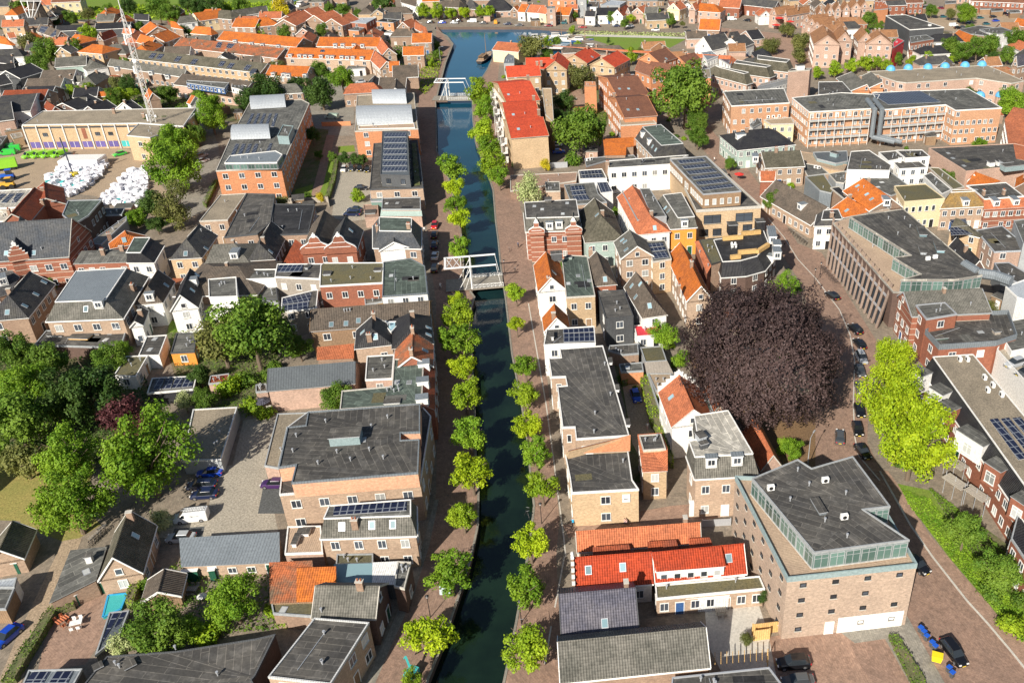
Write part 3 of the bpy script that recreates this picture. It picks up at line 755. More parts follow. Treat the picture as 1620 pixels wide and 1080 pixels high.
def cover(name,pts,h,kind,label,cat='hedge',dens=9.,leaf=.16,base='gardenmix',kd=None,group=None,zt=0.):
 """leaves over a clipped or creeping mass whose outline is the polygon pts (world)"""
 P_=ccw(pts);rr=random.Random(len(label)*7+int(P_[0].x));xs=[p.x for p in P_];ys=[p.y for p in P_]
 A=(max(xs)-min(xs))*(max(ys)-min(ys));n=min(60000,int(A*dens));v=[];f=[];c=centroid(P_);o=Vector((c.x,c.y,zt))
 from math import sin
 for _ in range(n):
  p=Vector((rr.uniform(min(xs),max(xs)),rr.uniform(min(ys),max(ys)),0))
  if not inside(p,P_):continue
  hh=h*(.8+.2*sin(p.x*1.1)*sin(p.y*.9));p.z=zt+hh*rr.uniform(.75,1.08)
  _leaf(v,f,p-o,Vector((0,0,1)),leaf,rr)
 k=len(P_)
 if h>.5:
  for i in range(k):
   a,b=P_[i],P_[(i+1)%k];L=(b-a).length;nn=Vector(((b-a).y,-(b-a).x,0)).normalized()
   for _ in range(int(L*h*dens*1.2)):
    q=a.lerp(b,rr.random())+nn*rr.uniform(-.15,.12);q.z=zt+rr.uniform(0,h);_leaf(v,f,q-o,nn,leaf,rr)
 me=bpy.data.meshes.new('foliage');me.from_pydata([tuple(q)for q in v],[],f);me.materials.append(MATS[kind])
 if kd=='stuff':
  ob=bpy.data.objects.new(name,me);COL.objects.link(ob);ob.location=o;return tag(ob,label,cat,group,'stuff')
 t=thing(name,o,label,cat,group);ob=bpy.data.objects.new('foliage',me);COL.objects.link(ob);ob.parent=t
 m=MB();m.prism(offset(P_,.15)if k<=4 else P_,zt,zt+h*.72,'gardenmix','gardenmix');m.build('stem_mass',t,o)
 return t
def _leaf(v,f,p,n,leaf,rr):
 nn=(n+Vector((rr.gauss(0,.5),rr.gauss(0,.5),rr.gauss(0,.4)))).normalized();u=nn.orthogonal().normalized();u.rotate(Matrix.Rotation(rr.uniform(0,6.28),3,nn))
 w_=nn.cross(u);s=leaf*rr.uniform(.6,1.3);i=len(v);v+=[p-u*s,p-w_*s*.6,p+u*s,p+w_*s*.6];f.append((i,i+1,i+2,i+3))
# ------------------------------------------------------------------ vehicles
PROTO={}
def loft(secs,mats,caps=True):
 """secs: list of (x, [(y,z)...]) cross sections; mats: material per strip index"""
 m=MB()
 for(x0,s0),(x1,s1)in zip(secs,secs[1:]):
  n=len(s0)
  for i in range(n-1):
   m.face([(x0,*s0[i]),(x0,*s0[i+1]),(x1,*s1[i+1]),(x1,*s1[i])],mats[i]if isinstance(mats,list)else mats)
 if caps:
  m.face([(secs[0][0],*p)for p in secs[0][1]][::-1],mats[0]if isinstance(mats,list)else mats);m.face([(secs[-1][0],*p)for p in secs[-1][1]],mats[0]if isinstance(mats,list)else mats)
 return m
def wheels(meshes,Lw,wd,r):
 m=MB();m.bar((0,-.11,0),(0,.11,0),r,'tyre',16);ty=m
 m2=MB();m2.bar((0,-.12,0),(0,.12,0),r*.6,'rim',10)
 a=ty.build('tyre');b=m2.build('rim');ma,mb=a.data,b.data;bpy.data.objects.remove(a);bpy.data.objects.remove(b)
 for x in(-Lw/2,Lw/2):
  for y in(-wd,wd):meshes.append(('wheel',ma,mb,(x,y,r)))
def proto(kind):
 if kind in PROTO:return PROTO[kind]
 parts=[]
 def sec(w0,z0,z1,wt=None,bev=.12):
  wt=wt or w0;return[(-w0,z0),(-w0-.02,z0+.25),(-wt,z1-bev),(-wt+bev,z1),(wt-bev,z1),(wt,z1-bev),(w0+.02,z0+.25),(w0,z0),(-w0,z0)]
 if kind in('car','suv','estate'):
  k=1.12 if kind=='suv' else 1.;L={'car':4.2,'suv':4.4,'estate':4.7}[kind];h=L/2
  body=loft([(-h,sec(.70,.35,.80*k,.66)),(-h+.15,sec(.82,.22,.92*k,.78)),(-h+.9,sec(.88,.20,.96*k,.82)),(h-1.5,sec(.88,.20,.95*k,.82)),(h-.5,sec(.86,.20,.82*k,.76)),(h-.1,sec(.78,.24,.68*k,.68)),(h,sec(.66,.35,.60*k,.58))],'carpaint')
  rt_={'car':1.45,'suv':1.66,'estate':1.48}[kind];xb=-h+(.35 if kind!='car' else .55)
  glass_=loft([(xb,[(-.80,.90*k),(-.72,.94*k),(.72,.94*k),(.80,.90*k),(-.80,.90*k)]),(xb+.45,[(-.80,.90*k),(-.60,rt_-.04),(.60,rt_-.04),(.80,.90*k),(-.80,.90*k)]),(h-1.95,[(-.82,.90*k),(-.60,rt_-.03),(.60,rt_-.03),(.82,.90*k),(-.82,.90*k)]),(h-1.15,[(-.80,.90*k),(-.74,.95*k),(.74,.95*k),(.80,.90*k),(-.80,.90*k)])],'carglass')
  roof_=loft([(xb+.35,[(-.58,rt_-.06),(-.52,rt_),(.52,rt_),(.58,rt_-.06),(-.58,rt_-.06)]),(h-1.85,[(-.60,rt_-.06),(-.54,rt_+.01),(.54,rt_+.01),(.60,rt_-.06),(-.60,rt_-.06)])],'carpaint')
  wheels(parts,L*.61,.78,.32*k)
  lt=MB();lt.box((h-.08,-.55,.60*k),.14,.32,.13,'lampwhite');lt.box((h-.08,.55,.60*k),.14,.32,.13,'lampwhite')
  tl=MB();tl.box((-h+.05,-.62,.66*k),.14,.26,.15,'redpaint');tl.box((-h+.05,.62,.66*k),.14,.26,.15,'redpaint')
  pl=MB();pl.box((h+.01,0,.36),.03,.5,.12,'plateyellow');pl.box((-h-.01,0,.5),.03,.5,.12,'plateyellow')
  lst=[('body',body),('windows',glass_),('car_roof',roof_),('headlights',lt),('tail_lights',tl),('number_plate',pl)]
 else:
  L=5.0;h=2.5
  body=loft([(-h,sec(.86,.30,1.85,.78)),(-h+.1,sec(.92,.22,1.92,.82)),(h-1.6,sec(.93,.22,1.92,.82)),(h-.75,sec(.92,.22,1.12,.80)),(h-.1,sec(.84,.24,.85,.72)),(h,sec(.76,.35,.72,.62))],'carpaint')
  g=MB();g.face([(h-1.55,-.78,1.86),(h-.80,-.76,1.17),(h-.80,.76,1.17),(h-1.55,.78,1.86)],'carglass')
  g.v=[p+Vector((.03,0,.03))for p in g.v]
  for sy in(-1,1):
   q=[(h-1.75,sy*.945,1.15),(h-1.05,sy*.95,1.15),(h-1.45,sy*.90,1.68),(h-1.75,sy*.90,1.70)];g.face(q if sy<0 else q[::-1],'carglass')
  wheels(parts,3.1,.84,.33)
  lt=MB();lt.box((h-.1,-.62,.70),.16,.26,.2,'lampwhite');lt.box((h-.1,.62,.70),.16,.26,.2,'lampwhite')
  lst=[('body',body),('windows',g),('headlights',lt)]
 for nm,mb_ in lst:
  o=mb_.build(nm);parts.append((nm,o.data,None,(0,0,0)));bpy.data.objects.remove(o)
 PROTO[kind]=parts;return parts
def car(reg,pos,ang,color,label,kind='car',name='parked_car',cat='car',group='parked cars',sc=1.,z=0.):
 """pos: plan mark of the middle of the car; ang: heading in degrees from +X"""
 q=W(px(reg,pos)[0],z+.6);q.z=z
 t=thing(name,q,label,cat,group,R(ang));t.scale=(sc,sc,sc)
 for(nm,me,me2,loc)in proto(kind):
  o=bpy.data.objects.new('tyre' if me2 and False else nm,me);COL.objects.link(o);o.parent=t;o.location=loc;o.color=(*color,1)
  if me2:
   o2=bpy.data.objects.new('rim',me2);COL.objects.link(o2);o2.parent=o
 return t
# ------------------------------------------------------------------ people and bicycles
def person(loc,rz,shirt,trousers,label,pose='walk',group=None,parent=None):
 bm=bmesh.new()
 J={'hip':(0,0,.92),'chest':(0,.02,1.32),'neck':(0,.02,1.48),'head':(.02,.02,1.64),'top':(.02,.02,1.74)}
 if pose=='ride':
  J={'hip':(-.1,0,.98),'chest':(.12,0,1.32),'neck':(.2,0,1.46),'head':(.27,0,1.6),'top':(.28,0,1.70)}
  legs=[((-.08,s*.1,.94),(.28,s*.1,.86+s*.1),(.16,s*.1,.42+s*.12),(.30,s*.1,.38+s*.12))for s in(-1,1)]
  arms=[((.13,s*.19,1.40),(.28,s*.24,1.18),(.46,s*.22,1.08),(.5,s*.2,1.06))for s in(-1,1)]
 else:
  legs=[((0,s*.1,.90),(s*.14,s*.1,.50),(s*.12,s*.1,.09),(s*.12+.15,s*.11,.04))for s in(-1,1)]
  arms=[((0,s*.2,1.40),(-s*.06,s*.25,1.12),(-s*.02+.06,s*.25,.88),(.1,s*.24,.80))for s in(-1,1)]
 rad={};vs={}
 def add(co,r):v=bm.verts.new(co);rad[v]=r;return v
 hip=add(J['hip'],.145);ch=add(J['chest'],.15);nk=add(J['neck'],.06);hd=add(J['head'],.10);tp=add(J['top'],.075)
 for a,b in((hip,ch),(ch,nk),(nk,hd),(hd,tp)):bm.edges.new((a,b))
 for lg in legs:
  prev=hip
  for co,r in zip(lg,(.09,.065,.045,.04)):v=add(co,r);bm.edges.new((prev,v));prev=v
 for ar in arms:
  prev=ch
  for co,r in zip(ar,(.06,.045,.033,.035)):v=add(co,r);bm.edges.new((prev,v));prev=v
 order=list(bm.verts);me=bpy.data.meshes.new('person');rads=[rad[v]for v in order];bm.to_mesh(me);bm.free()
 o=bpy.data.objects.new('person',me);COL.objects.link(o)
 sk=o.modifiers.new('s','SKIN');
 if not me.skin_vertices:
  bm2=bmesh.new();bm2.from_mesh(me);bm2.verts.layers.skin.verify();bm2.to_mesh(me);bm2.free()
 for i,r in enumerate(rads):me.skin_vertices[0].data[i].radius=(r,r);me.skin_vertices[0].data[i].use_root=(i==0)
 ss=o.modifiers.new('u','SUBSURF');ss.levels=1;ss.render_levels=1
 dg=bpy.context.evaluated_depsgraph_get();nm=bpy.data.meshes.new_from_object(o.evaluated_get(dg));bpy.data.objects.remove(o)
 nm.materials.clear();[nm.materials.append(MATS[k])for k in('skin',shirt,trousers,'hair')]
 for p in nm.polygons:
  c=p.center
  p.material_index=3 if c.z>J['head'][2]+.03 else 0 if c.z>J['neck'][2]-.02 else(2 if c.z<J['hip'][2]+.02 and abs(c.y)<.22 else(0 if(abs(c.y)>.2 and c.z<1.12)else 1))
  p.use_smooth=True
 o=bpy.data.objects.new('person',nm);COL.objects.link(o);o.location=loc;o.rotation_euler=(0,0,R(rz));tag(o,label,'person',group)
 return o
BIKE=[]
def bicycle(loc,rz,label,group='bicycles',frame='black'):
 if not BIKE:
  m=MB()
  for x in(-.52,.52):
   for i in range(16):
    a,b=2*math.pi*i/16,2*math.pi*(i+1)/16
    m.bar((x+.34*math.cos(a),0,.35+.34*math.sin(a)),(x+.34*math.cos(b),0,.35+.34*math.sin(b)),.022,'tyre',4)
  w_=m.build('wheels');f=MB()
  for a,b in(((-.52,0,.35),(-.05,0,.30)),((-.05,0,.3),(-.2,0,.85)),((-.2,0,.8),(.36,0,.8)),((-.05,0,.3),(.36,0,.75)),((.36,0,.95),(.52,0,.35)),((-.52,0,.35),(-.2,0,.78))):f.bar(a,b,.022,'black',5)
  f.bar((.33,-.28,1.02),(.33,.28,1.02),.018,'galv',5);f.bar((.33,0,.9),(.33,0,1.02),.018,'galv',5)
  fr=f.build('frame');s=MB();s.box((-.22,0,.86),.26,.14,.06,'black');sa=s.build('saddle')
  for o in(w_,fr,sa):BIKE.append((o.name.split('.')[0],o.data))
  for o in(w_,fr,sa):bpy.data.objects.remove(o)
 t=thing('bicycle',loc,label,'bicycle',group,R(rz))
 for nm,me in BIKE:mobj(nm,me,t)
 return t
# ------------------------------------------------------------------ street lamp, bin, boats
LAMP=[]
def lamp(loc,label,rz=0.,kind='post',group='street lamps'):
 t=thing('street_lamp',loc,label,'street lamp',group,R(rz));m=MB()
 if kind=='post':
  m.bar((0,0,0),(0,0,3.9),(.07,.04),'black',8);m.build('pole',t);h=MB();h.bar((0,0,3.9),(0,0,4.05),(.10,.26),'black',10);h.bar((0,0,4.05),(0,0,4.25),(.28,.06),'black',10);h.bar((0,0,3.72),(0,0,3.9),(.09,.13),'lampwhite',8);h.build('lamp_head',t)
 else:
  m.bar((0,0,0),(0,0,6.2),(.09,.06),'galv',8);m.bar((0,0,6.2),(1.3,0,6.6),(.05,.04),'galv',6);m.build('pole',t);h=MB();h.box((1.6,0,6.55),.7,.25,.12,'galv');h.build('lamp_head',t)
 return t
def bin_(loc,rz,label,mat,big=False):
 t=thing('wheelie_bin',loc,label,'bin','bins at the kerb',R(rz));m=MB();a,b,h=(1.35,.95,1.05)if big else(.56,.62,.95)
 m.prism([Vector((-a/2*.85,-b/2*.85,0)),Vector((a/2*.85,-b/2*.85,0)),Vector((a/2*.85,b/2*.85,0)),Vector((-a/2*.85,b/2*.85,0))],.12,.2,mat)
 m2=MB();lo=[(-a*.42,-b*.42,.12),(a*.42,-b*.42,.12),(a*.42,b*.42,.12),(-a*.42,b*.42,.12)];hi=[(-a/2,-b/2,h),(a/2,-b/2,h),(a/2,b/2,h),(-a/2,b/2,h)]
 for i in range(4):j=(i+1)%4;m2.face([lo[i],lo[j],hi[j],hi[i]],mat if big else 'greydark')
 m2.build('container',t);l=MB();l.box((0,0,h),a+.06,b+.06,.07,mat);l.bar((-a/2,b/2,h+.03),(a/2,b/2,h+.03),.04,mat,6);l.build('lid',t)
 wq=MB();wq.bar((-a*.4,b*.42,.1),(-a*.3,b*.42,.1),.1,'tyre',10);wq.bar((a*.3,b*.42,.1),(a*.4,b*.42,.1),.1,'tyre',10);wq.build('wheels',t)
 return t
def boat(reg,pos,ang,L,wd,hull,label,cabin='white',name='moored_boat',mast=0,z=-1.1):
 q=W(px(reg,pos)[0],z+.5);q.z=z;t=thing(name,q,label,'boat','moored boats',R(ang))
 m=MB();prof=[(-.5,.62),(-.42,.85),(-.2,1),(.15,.98),(.34,.7),(.45,.35),(.5,.04)]
 for(a,wa),(b,wb)in zip(prof,prof[1:]):
  for s in(-1,1):
   q4=[(a*L,s*wa*wd/2*.7,0),(b*L,s*wb*wd/2*.7,0),(b*L,s*wb*wd/2,1.1+.5*(b>.3)),(a*L,s*wa*wd/2,1.1+.5*(a>.3))]
   m.face(q4 if s<0 else q4[::-1],hull)
  m.face([(a*L,-wa*wd/2,1.0+.45*(a>.3)),(b*L,-wb*wd/2,1.0+.45*(b>.3)),(b*L,wb*wd/2,1.0+.45*(b>.3)),(a*L,wa*wd/2,1.0+.45*(a>.3))],'timberdeck')
 m.face([(-.5*L,-.62*wd/2*.7,0),(-.5*L,-.62*wd/2,1.1),(-.5*L,.62*wd/2,1.1),(-.5*L,.62*wd/2*.7,0)],hull)
 m.build('hull',t);c=MB();c.box((-.15*L,0,1.0),L*.38,wd*.62,.9,cabin);c.box((-.17*L,0,1.9),L*.30,wd*.55,.55,'carglass');c.box((-.17*L,0,2.45),L*.34,wd*.62,.1,cabin);c.build('cabin',t)
 if mast:k=MB();k.bar((.12*L,0,1),(.12*L,0,mast),(.16,.08),'wood' if mast>9 else 'galv',8);k.bar((.12*L,0,2.6),(-.4*L,0,3.0),.09,'wood',6);k.build('mast',t)
 return t
# ------------------------------------------------------------------ ground, water, quays
LR='640,1240 677,1074 703,1010 728,935 744,887 756,830 757,777 753,740 751,652 747,573 744,492 751,470 733,446 733,400 727,350 712,290 700,255 691,240 690,180 689,162 705,100 717,70 707,57 687,46 689,43'
TOPR='840,43 900,46.5 970,49 1040,51 1100,54 1092,57'
RR='1040,54 970,52 905,50 893,55 925,66 975,76 955,84 900,90 850,82 820,68 795,67 786,70 783,84 771,110 755,135 747,158 748,190 752,225 762,250 772,275 780,300 784,350 788,380 792,421 800,475 810,560 825,640 834,695 840,760 845,800 838,860 828,920 817,983 797,1080 770,1240'
canal=[W(p,0)for p in px('P',LR+' '+TOPR+' '+RR)]
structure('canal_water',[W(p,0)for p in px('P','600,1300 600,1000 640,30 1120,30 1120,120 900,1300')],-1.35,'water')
left=[W(p,0)for p in px('P',LR)];right=[W(p,0)for p in px('P',RR)];topr=[W(p,0)for p in px('P',TOPR)]
XL,XR,Y0,Y1=-900,700,30,1500
ring=[Vector((XL,Y0,0)),Vector((left[0].x,Y0,0))]+left+topr+right+[Vector((right[-1].x,Y0,0)),Vector((XR,Y0,0)),Vector((XR,Y1,0)),Vector((XL,Y1,0))]
structure('ground',ring,0,'ground')
m=MB()
lip=left+topr+right
for a,b in zip(lip,lip[1:]):m.face([(a.x,a.y,0),(b.x,b.y,0),(b.x,b.y,-1.7),(a.x,a.y,-1.7)],'quaywall')
tag(m.build('quay_wall'),kind='structure')
m=MB()
for L_ in(left[:],right[:],topr[:]):
 for a,b in zip(L_,L_[1:]):
  if(b-a).length>.3:m.strip((a.x,a.y,-.02),(b.x,b.y,-.02),.34,.1,'walk')
tag(m.build('quay_kerb'),kind='structure')
EXC=[canal]
def ground(name,s,mat,z=.004,reg='P'):
 P_=[W(p,0)for p in px(reg,s)]
 if name!='garden':EXC.append(P_)
 return structure(name,P_,z+len(EXC)*.0006,mat)
ground('street','560,1240 585,1080 640,960 672,880 690,780 692,640 690,480 682,420 672,330 664,230 662,170 655,120 690,60 690,40 704,60 714,72 702,100 688,160 689,240 699,257 711,292 726,352 731,400 731,446 748,471 742,492 745,573 749,652 751,740 755,777 754,830 742,887 726,935 701,1010 675,1074 640,1240','street')
ground('pavement','550,1240 578,1080 630,965 662,885 688,790 694,790 680,860 655,940 615,1030 585,1100 560,1240','walk',.008)
ground('street','1180,1240 900,1080 884,960 880,880 885,820 872,700 868,620 858,520 845,440 835,380 822,320 812,270 800,230 785,160 790,100 800,70 788,70 785,84 773,110 757,135 749,158 750,190 754,225 764,250 774,275 782,300 786,350 790,380 794,421 802,475 812,560 827,640 836,695 842,760 847,800 840,860 830,920 819,983 799,1080 775,1240','street')
m=MB()
for a,b in zip(px('P','836,480 850,560 864,640 875,720 884,790 892,850'),px('P','850,560 864,640 875,720 884,790 892,850 895,880')):pa,pb=W(a,0),W(b,0);m.strip((pa.x,pa.y,.0),(pb.x,pb.y,.0),.22,.05,'kerb')
for a,b in(((893,880),(878,960)),((872,990),(862,1050))):pa,pb=W(a,0),W(b,0);m.strip((pa.x,pa.y,.0),(pb.x,pb.y,.0),.22,.05,'kerb')
for a,b in zip(px('P','1392,745 1440,830 1475,880 1530,950 1562,985 1600,1030'),px('P','1440,830 1475,880 1530,950 1562,985 1600,1030 1640,1080')):pa,pb=W(a,0),W(b,0);m.strip((pa.x,pa.y,.0),(pb.x,pb.y,.0),.3,.06,'kerb')
for a,b in zip(px('P','1215,345 1240,375 1262,410 1290,440 1328,490 1345,530 1352,570 1350,640 1352,690 1358,720'),px('P','1240,375 1262,410 1290,440 1328,490 1345,530 1352,570 1350,640 1352,690 1358,720 1392,760')):pa,pb=W(a,0),W(b,0);m.strip((pa.x,pa.y,.0),(pb.x,pb.y,.0),.22,.05,'kerb')
tag(m.build('kerb_line'),kind='structure')
ground('street','1185,330 1225,385 1262,440 1285,500 1290,740 1392,820 1440,920 1425,990 1480,1080 1540,1240 1900,1240 1640,1080 1562,985 1500,905 1440,830 1395,745 1372,700 1375,600 1400,560 1362,500 1300,400 1262,385 1215,310 1185,270 1120,200 1090,170 1080,200 1150,280','street')
ground('pavement','1392,742 1440,825 1475,878 1530,948 1562,983 1640,1078 1720,1160 1800,1160 1690,1040 1600,1000 1560,950 1520,905 1500,880 1470,845 1440,800 1420,765 1405,745','walkred',.008)
ground('street','900,850 1160,815 1165,790 1060,800 890,830','walkred',.008)
ground('yard','1200,1010 1340,985 1400,1100 1420,1240 1180,1240','walkred',.008)
ground('pavement','1330,1000 1430,965 1450,1000 1495,1080 1540,1240 1430,1240 1400,1060 1350,1015','walk',.012)
ground('parking_bay','1345,1018 1400,1010 1450,1100 1400,1100 1365,1060','street',.016)
ground('tarmac_yard','368,735 385,665 438,655 420,740 440,840 436,850 250,850 262,820 330,800 345,740','asphalt')
ground('parking_bay','418,762 446,762 450,812 408,812','asphaltdark',.008)
ground('parking_bay','276,836 324,832 320,850 268,858','asphaltdark',.008)
ground('lawn','-60,700 100,700 140,760 128,820 60,825 -60,820','drygrass')
ground('park_soil','-60,520 190,560 260,650 260,720 200,760 150,740 90,700 -60,720','gardenmix',.008)
ground('drive','-20,1120 30,1000 100,855 130,850 110,900 85,950 40,1060 20,1120','sand',.008)
ground('drive','-40,720 20,700 160,640 170,660 150,740 130,800 160,830 110,860 30,830 60,770','drygrass',.006)
ground('patio','90,930 150,905 210,930 170,1000 135,1050 80,1060 60,1060','walkred',.008)
ground('depot_yard','-60,230 0,225 205,236 235,262 260,300 320,320 310,350 250,345 200,330 150,310 60,300 -60,290','sand')
ground('side_street','335,200 345,230 350,262 330,330 300,345 262,340 300,270 318,235','walk',.008)
ground('tarmac_yard','536,250 590,262 588,300 604,345 555,350 525,345 530,300','asphalt')
ground('side_street','500,100 575,105 575,130 560,160 560,215 500,215 490,170 500,130','walk',.006)
ground('lawn','510,254 531,254 522,300 507,318 499,316','lawn',.008)
ground('lawn','535,232 560,230 562,240 535,242','lawn',.008)
ground('lawn','468,300 495,292 492,318 460,320','lawn',.008)
ground('garden_path','517,214 530,214 512,290 500,318 490,317 503,270','walkred',.012)
ground('garden','455,200 520,205 512,250 498,318 456,320','gardenmix',.004)
ground('lawn','937,53 1040,54 1090,60 1060,76 1000,84 960,70 925,60','lawn',.008)
ground('park_path','893,55 935,58 1090,62 1095,60 1040,57 935,54','kerb',.012)
ground('garden','900,120 990,150 950,215 880,215 870,180 865,140','gardenmix')
ground('courtyard','895,145 930,140 935,175 900,185','walkred',.01)
ground('garden','970,570 1010,560 1050,650 1060,700 1035,770 1000,760 990,650','gardenmix',.004)
ground('drive','985,610 1030,605 1035,690 1010,720 1000,700','sand',.008)
ground('lawn','961,561 985,559 987,571 966,573','lawn',.01)
ground('earth_garden','1085,560 1160,540 1290,660 1290,740 1240,740 1180,680 1150,640 1110,610','earth')
ground('terrace_floor','1115,965 1200,955 1215,1000 1230,1080 1150,1080 1120,1020','kerb',.008)
ground('green_bank','1420,765 1470,775 1540,880 1620,960 1720,1060 1690,1040 1600,1000 1560,950 1500,880 1440,800','lawn',.012)
ground('garden','1470,770 1620,880 1700,960 1720,1060 1620,960 1540,880','gardenmix',.008)
ground('square','1100,40 1300,60 1310,100 1260,130 1200,80 1120,70','walkred')
ground('car_park','1480,10 1600,20 1640,45 1560,60 1480,45 1455,30','sand')
ground('garden','100,120 300,150 330,175 180,175 100,150','gardenmix')
ground('garden','300,130 400,150 400,200 300,180','gardenmix')
ground('grass_field','60,-20 480,-20 420,30 300,35 200,30 100,32','lawn')
ground('garden','270,440 320,435 440,450 440,600 380,650 290,640 260,540 270,500','gardenmix')
ground('lawn','268,508 308,506 310,524 266,526','lawn',.012)
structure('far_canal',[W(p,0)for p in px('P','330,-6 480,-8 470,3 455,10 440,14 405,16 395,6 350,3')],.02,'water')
ground('park','900,53 1092,58 1085,64 1050,80 1000,90 962,72 925,64 898,58','gardenmix',-.026)
# ------------------------------------------------------------------ drawbridges
def drawbridge(NL,NR,beam0,beam1,zb,wdt,ppx,label,far=0):
 o=W(NL,0);e=W(beam1,zb)-W(beam0,zb);e.z=0;e.normalize();n=Vector((-e.y,e.x,0))
 ang=math.atan2(e.y,e.x);t=thing('drawbridge',o,label,'bridge',None,ang)
 D=(W(NR,0)-o).length;tail=(W(beam0,zb)-o).dot(e);head=(W(beam1,zb)-o).dot(e)
 m=MB();m.prism([Vector((0,0,0)),Vector((D,0,0)),Vector((D,wdt,0)),Vector((0,wdt,0))],.05,.35,'woodgrey','walk',True)
 m.prism([Vector((-6,-.2,0)),Vector((0,-.2,0)),Vector((0,wdt+.2,0)),Vector((-6,wdt+.2,0))],-.4,.33,'quaywall','walk');m.build('deck',t)
 for y in(.15,wdt-.15):
  r=MB();r.strip((-.1,y,1.3),(D,y,1.3),.08,.08,'whitepaint');r.strip((-.1,y,.55),(D,y,.55),.06,.06,'whitepaint')
  k=int(D/.8)
  for i in range(k+1):x=D*i/k;r.bar((x,y,.35),(x,y,1.34),.045,'whitepaint')
  for i in range(k):r.bar((D*i/k,y,.6),(D*(i+1)/k,y,1.3),.03,'whitepaint');r.bar((D*i/k,y,1.3),(D*(i+1)/k,y,.6),.03,'whitepaint')
  r.build('railing',t)
  b=MB();b.bar((tail,y,zb),(head,y,zb),.21,'whitepaint');b.build('balance_beam',t)
  p=MB();p.bar((0,y,0),(0,y,zb+.1),(.24,.17),'whitepaint');p.bar((-3.0,y,.3),(-.05,y,zb-.6),.09,'whitepaint');p.bar((-1.6,y,.3),(-.05,y,zb-1.8),.07,'whitepaint');p.build('portal_post',t)
  c=MB();c.bar((head-.1,y,zb-.1),(D-.5,y,.5),.06,'whitepaint');c.build('lifting_rod',t)
 w_=MB();w_.bar((tail+.3,.15,zb),(tail+.3,wdt-.15,zb),.32,'whitepaint');w_.bar((tail*.35,.15,zb),(tail*.35,wdt-.15,zb),.1,'whitepaint')
 for(x0,x1)in((tail+.4,tail*.66),(tail*.66,tail*.36)):
  w_.bar((x0,.2,zb),(x1,wdt-.2,zb),.08,'whitepaint');w_.bar((x1,.2,zb),(x0,wdt-.2,zb),.08,'whitepaint')
 w_.build('counterweight',t);q=MB();q.bar((0,.1,zb),(0,wdt-.1,zb),.2,'whitepaint')
 for s in(0,1):q.bar((0,.2 if s else wdt-.2,zb-.1),(0,1.4 if s else wdt-1.4,zb-.1),.08,'whitepaint');q.bar((0,.2 if s else wdt-.2,zb-1.6),(0,1.5 if s else wdt-1.5,zb-.2),.08,'whitepaint')
 q.build('portal_head',t);return t
drawbridge((747.8,459.4),(797,456),(702,429),(785.5,422),6.0,6.0,0,'white wooden drawbridge with a tall balance frame, the nearer of the two canal bridges')
drawbridge((708,160),(747,158),(687,129.5),(734,129),7.0,6.0,0,'farther white drawbridge with a stout white post near the harbour mouth')
# ------------------------------------------------------------------ radio mast and windmill
b0=W((242,195),8.0);t=thing('radio_mast',Vector((b0.x,b0.y,0)),'tall white lattice radio mast behind the pale yellow depot','mast');m=MB()
def wd_(z):return .95 if z<34 else .95-(z-34)/10*.7
legs=[(math.cos(a),math.sin(a))for a in(0.3,0.3+2.094,0.3+4.188)]
z=0.
while z<42:
 z2=z+1.4
 for i in range(3):
  (x0,y0),(x1,y1)=legs[i],legs[(i+1)%3];w0,w1=wd_(z),wd_(z2)
  m.bar((x0*w0,y0*w0,z),(x0*w1,y0*w1,z2),.085,'whitepaint');m.bar((x0*w0,y0*w0,z),(x1*w1,y1*w1,z2),.045,'whitepaint');m.bar((x1*w0,y1*w0,z),(x0*w1,y0*w1,z2),.045,'whitepaint')
 z=z2
m.build('lattice',t)
m=MB();m.bar((0,0,42),(0,0,58),(.14,.04),'whitepaint',6);m.build('aerial',t)
for k,(zz,a)in enumerate(((36,0),(35,2),(33,4),(38,1),(24,3),(10,.5),(8.8,3.5),(28,5))):
 m=MB();m.bar((math.cos(a)*1.1,math.sin(a)*1.1,zz),(math.cos(a)*1.5,math.sin(a)*1.5,zz+.1),.55,'whitepaint',10)if k%2 else m.box((math.cos(a)*1.2,math.sin(a)*1.2,zz),.4,.4,2.2,'whitepaint');m.build('antenna',t)
c=W((65,36),3.0);t=thing('windmill',Vector((c.x,c.y,0)),'smock windmill with white tail poles on a round stage, cut by the top edge','windmill')
def octo(m,z0,z1,r0,r1,mat):
 for i in range(8):
  a,b=math.pi/4*i,math.pi/4*(i+1);m.face([(r0*math.cos(a),r0*math.sin(a),z0),(r0*math.cos(b),r0*math.sin(b),z0),(r1*math.cos(b),r1*math.sin(b),z1),(r1*math.cos(a),r1*math.sin(a),z1)],mat)
m=MB();octo(m,0,4.6,5.2,4.8,'bricktan');m.build('base',t);m=MB();octo(m,4.6,13,4.4,2.6,'tbrown');m.build('smock',t)
m=MB();octo(m,4.3,4.5,8.5,8.5,'walk');m.cap([(8.5*math.cos(math.pi/4*i),8.5*math.sin(math.pi/4*i),4.5)for i in range(8)],'walk')
for i in range(8):
 a,b=math.pi/4*i,math.pi/4*(i+1);m.bar((8.4*math.cos(a),8.4*math.sin(a),5.5),(8.4*math.cos(b),8.4*math.sin(b),5.5),.07,'whitepaint');m.bar((8.4*math.cos(a),8.4*math.sin(a),4.5),(8.4*math.cos(a),8.4*math.sin(a),5.5),.07,'whitepaint')
m.build('stage',t);m=MB();octo(m,13,15.6,2.9,.6,'tdark');m.build('cap',t)
m=MB()
for x in(-5.2,-1.8,1.8,5.2):m.bar((x,-2.5,14),(x*.08,-7.6,4.6),.2,'whitepaint')
m.bar((-5.4,-2.5,13.8),(5.4,-2.5,13.8),.2,'whitepaint');m.bar((-2.3,-4.8,10),(2.3,-4.8,10),.14,'whitepaint');m.build('tail_poles',t)
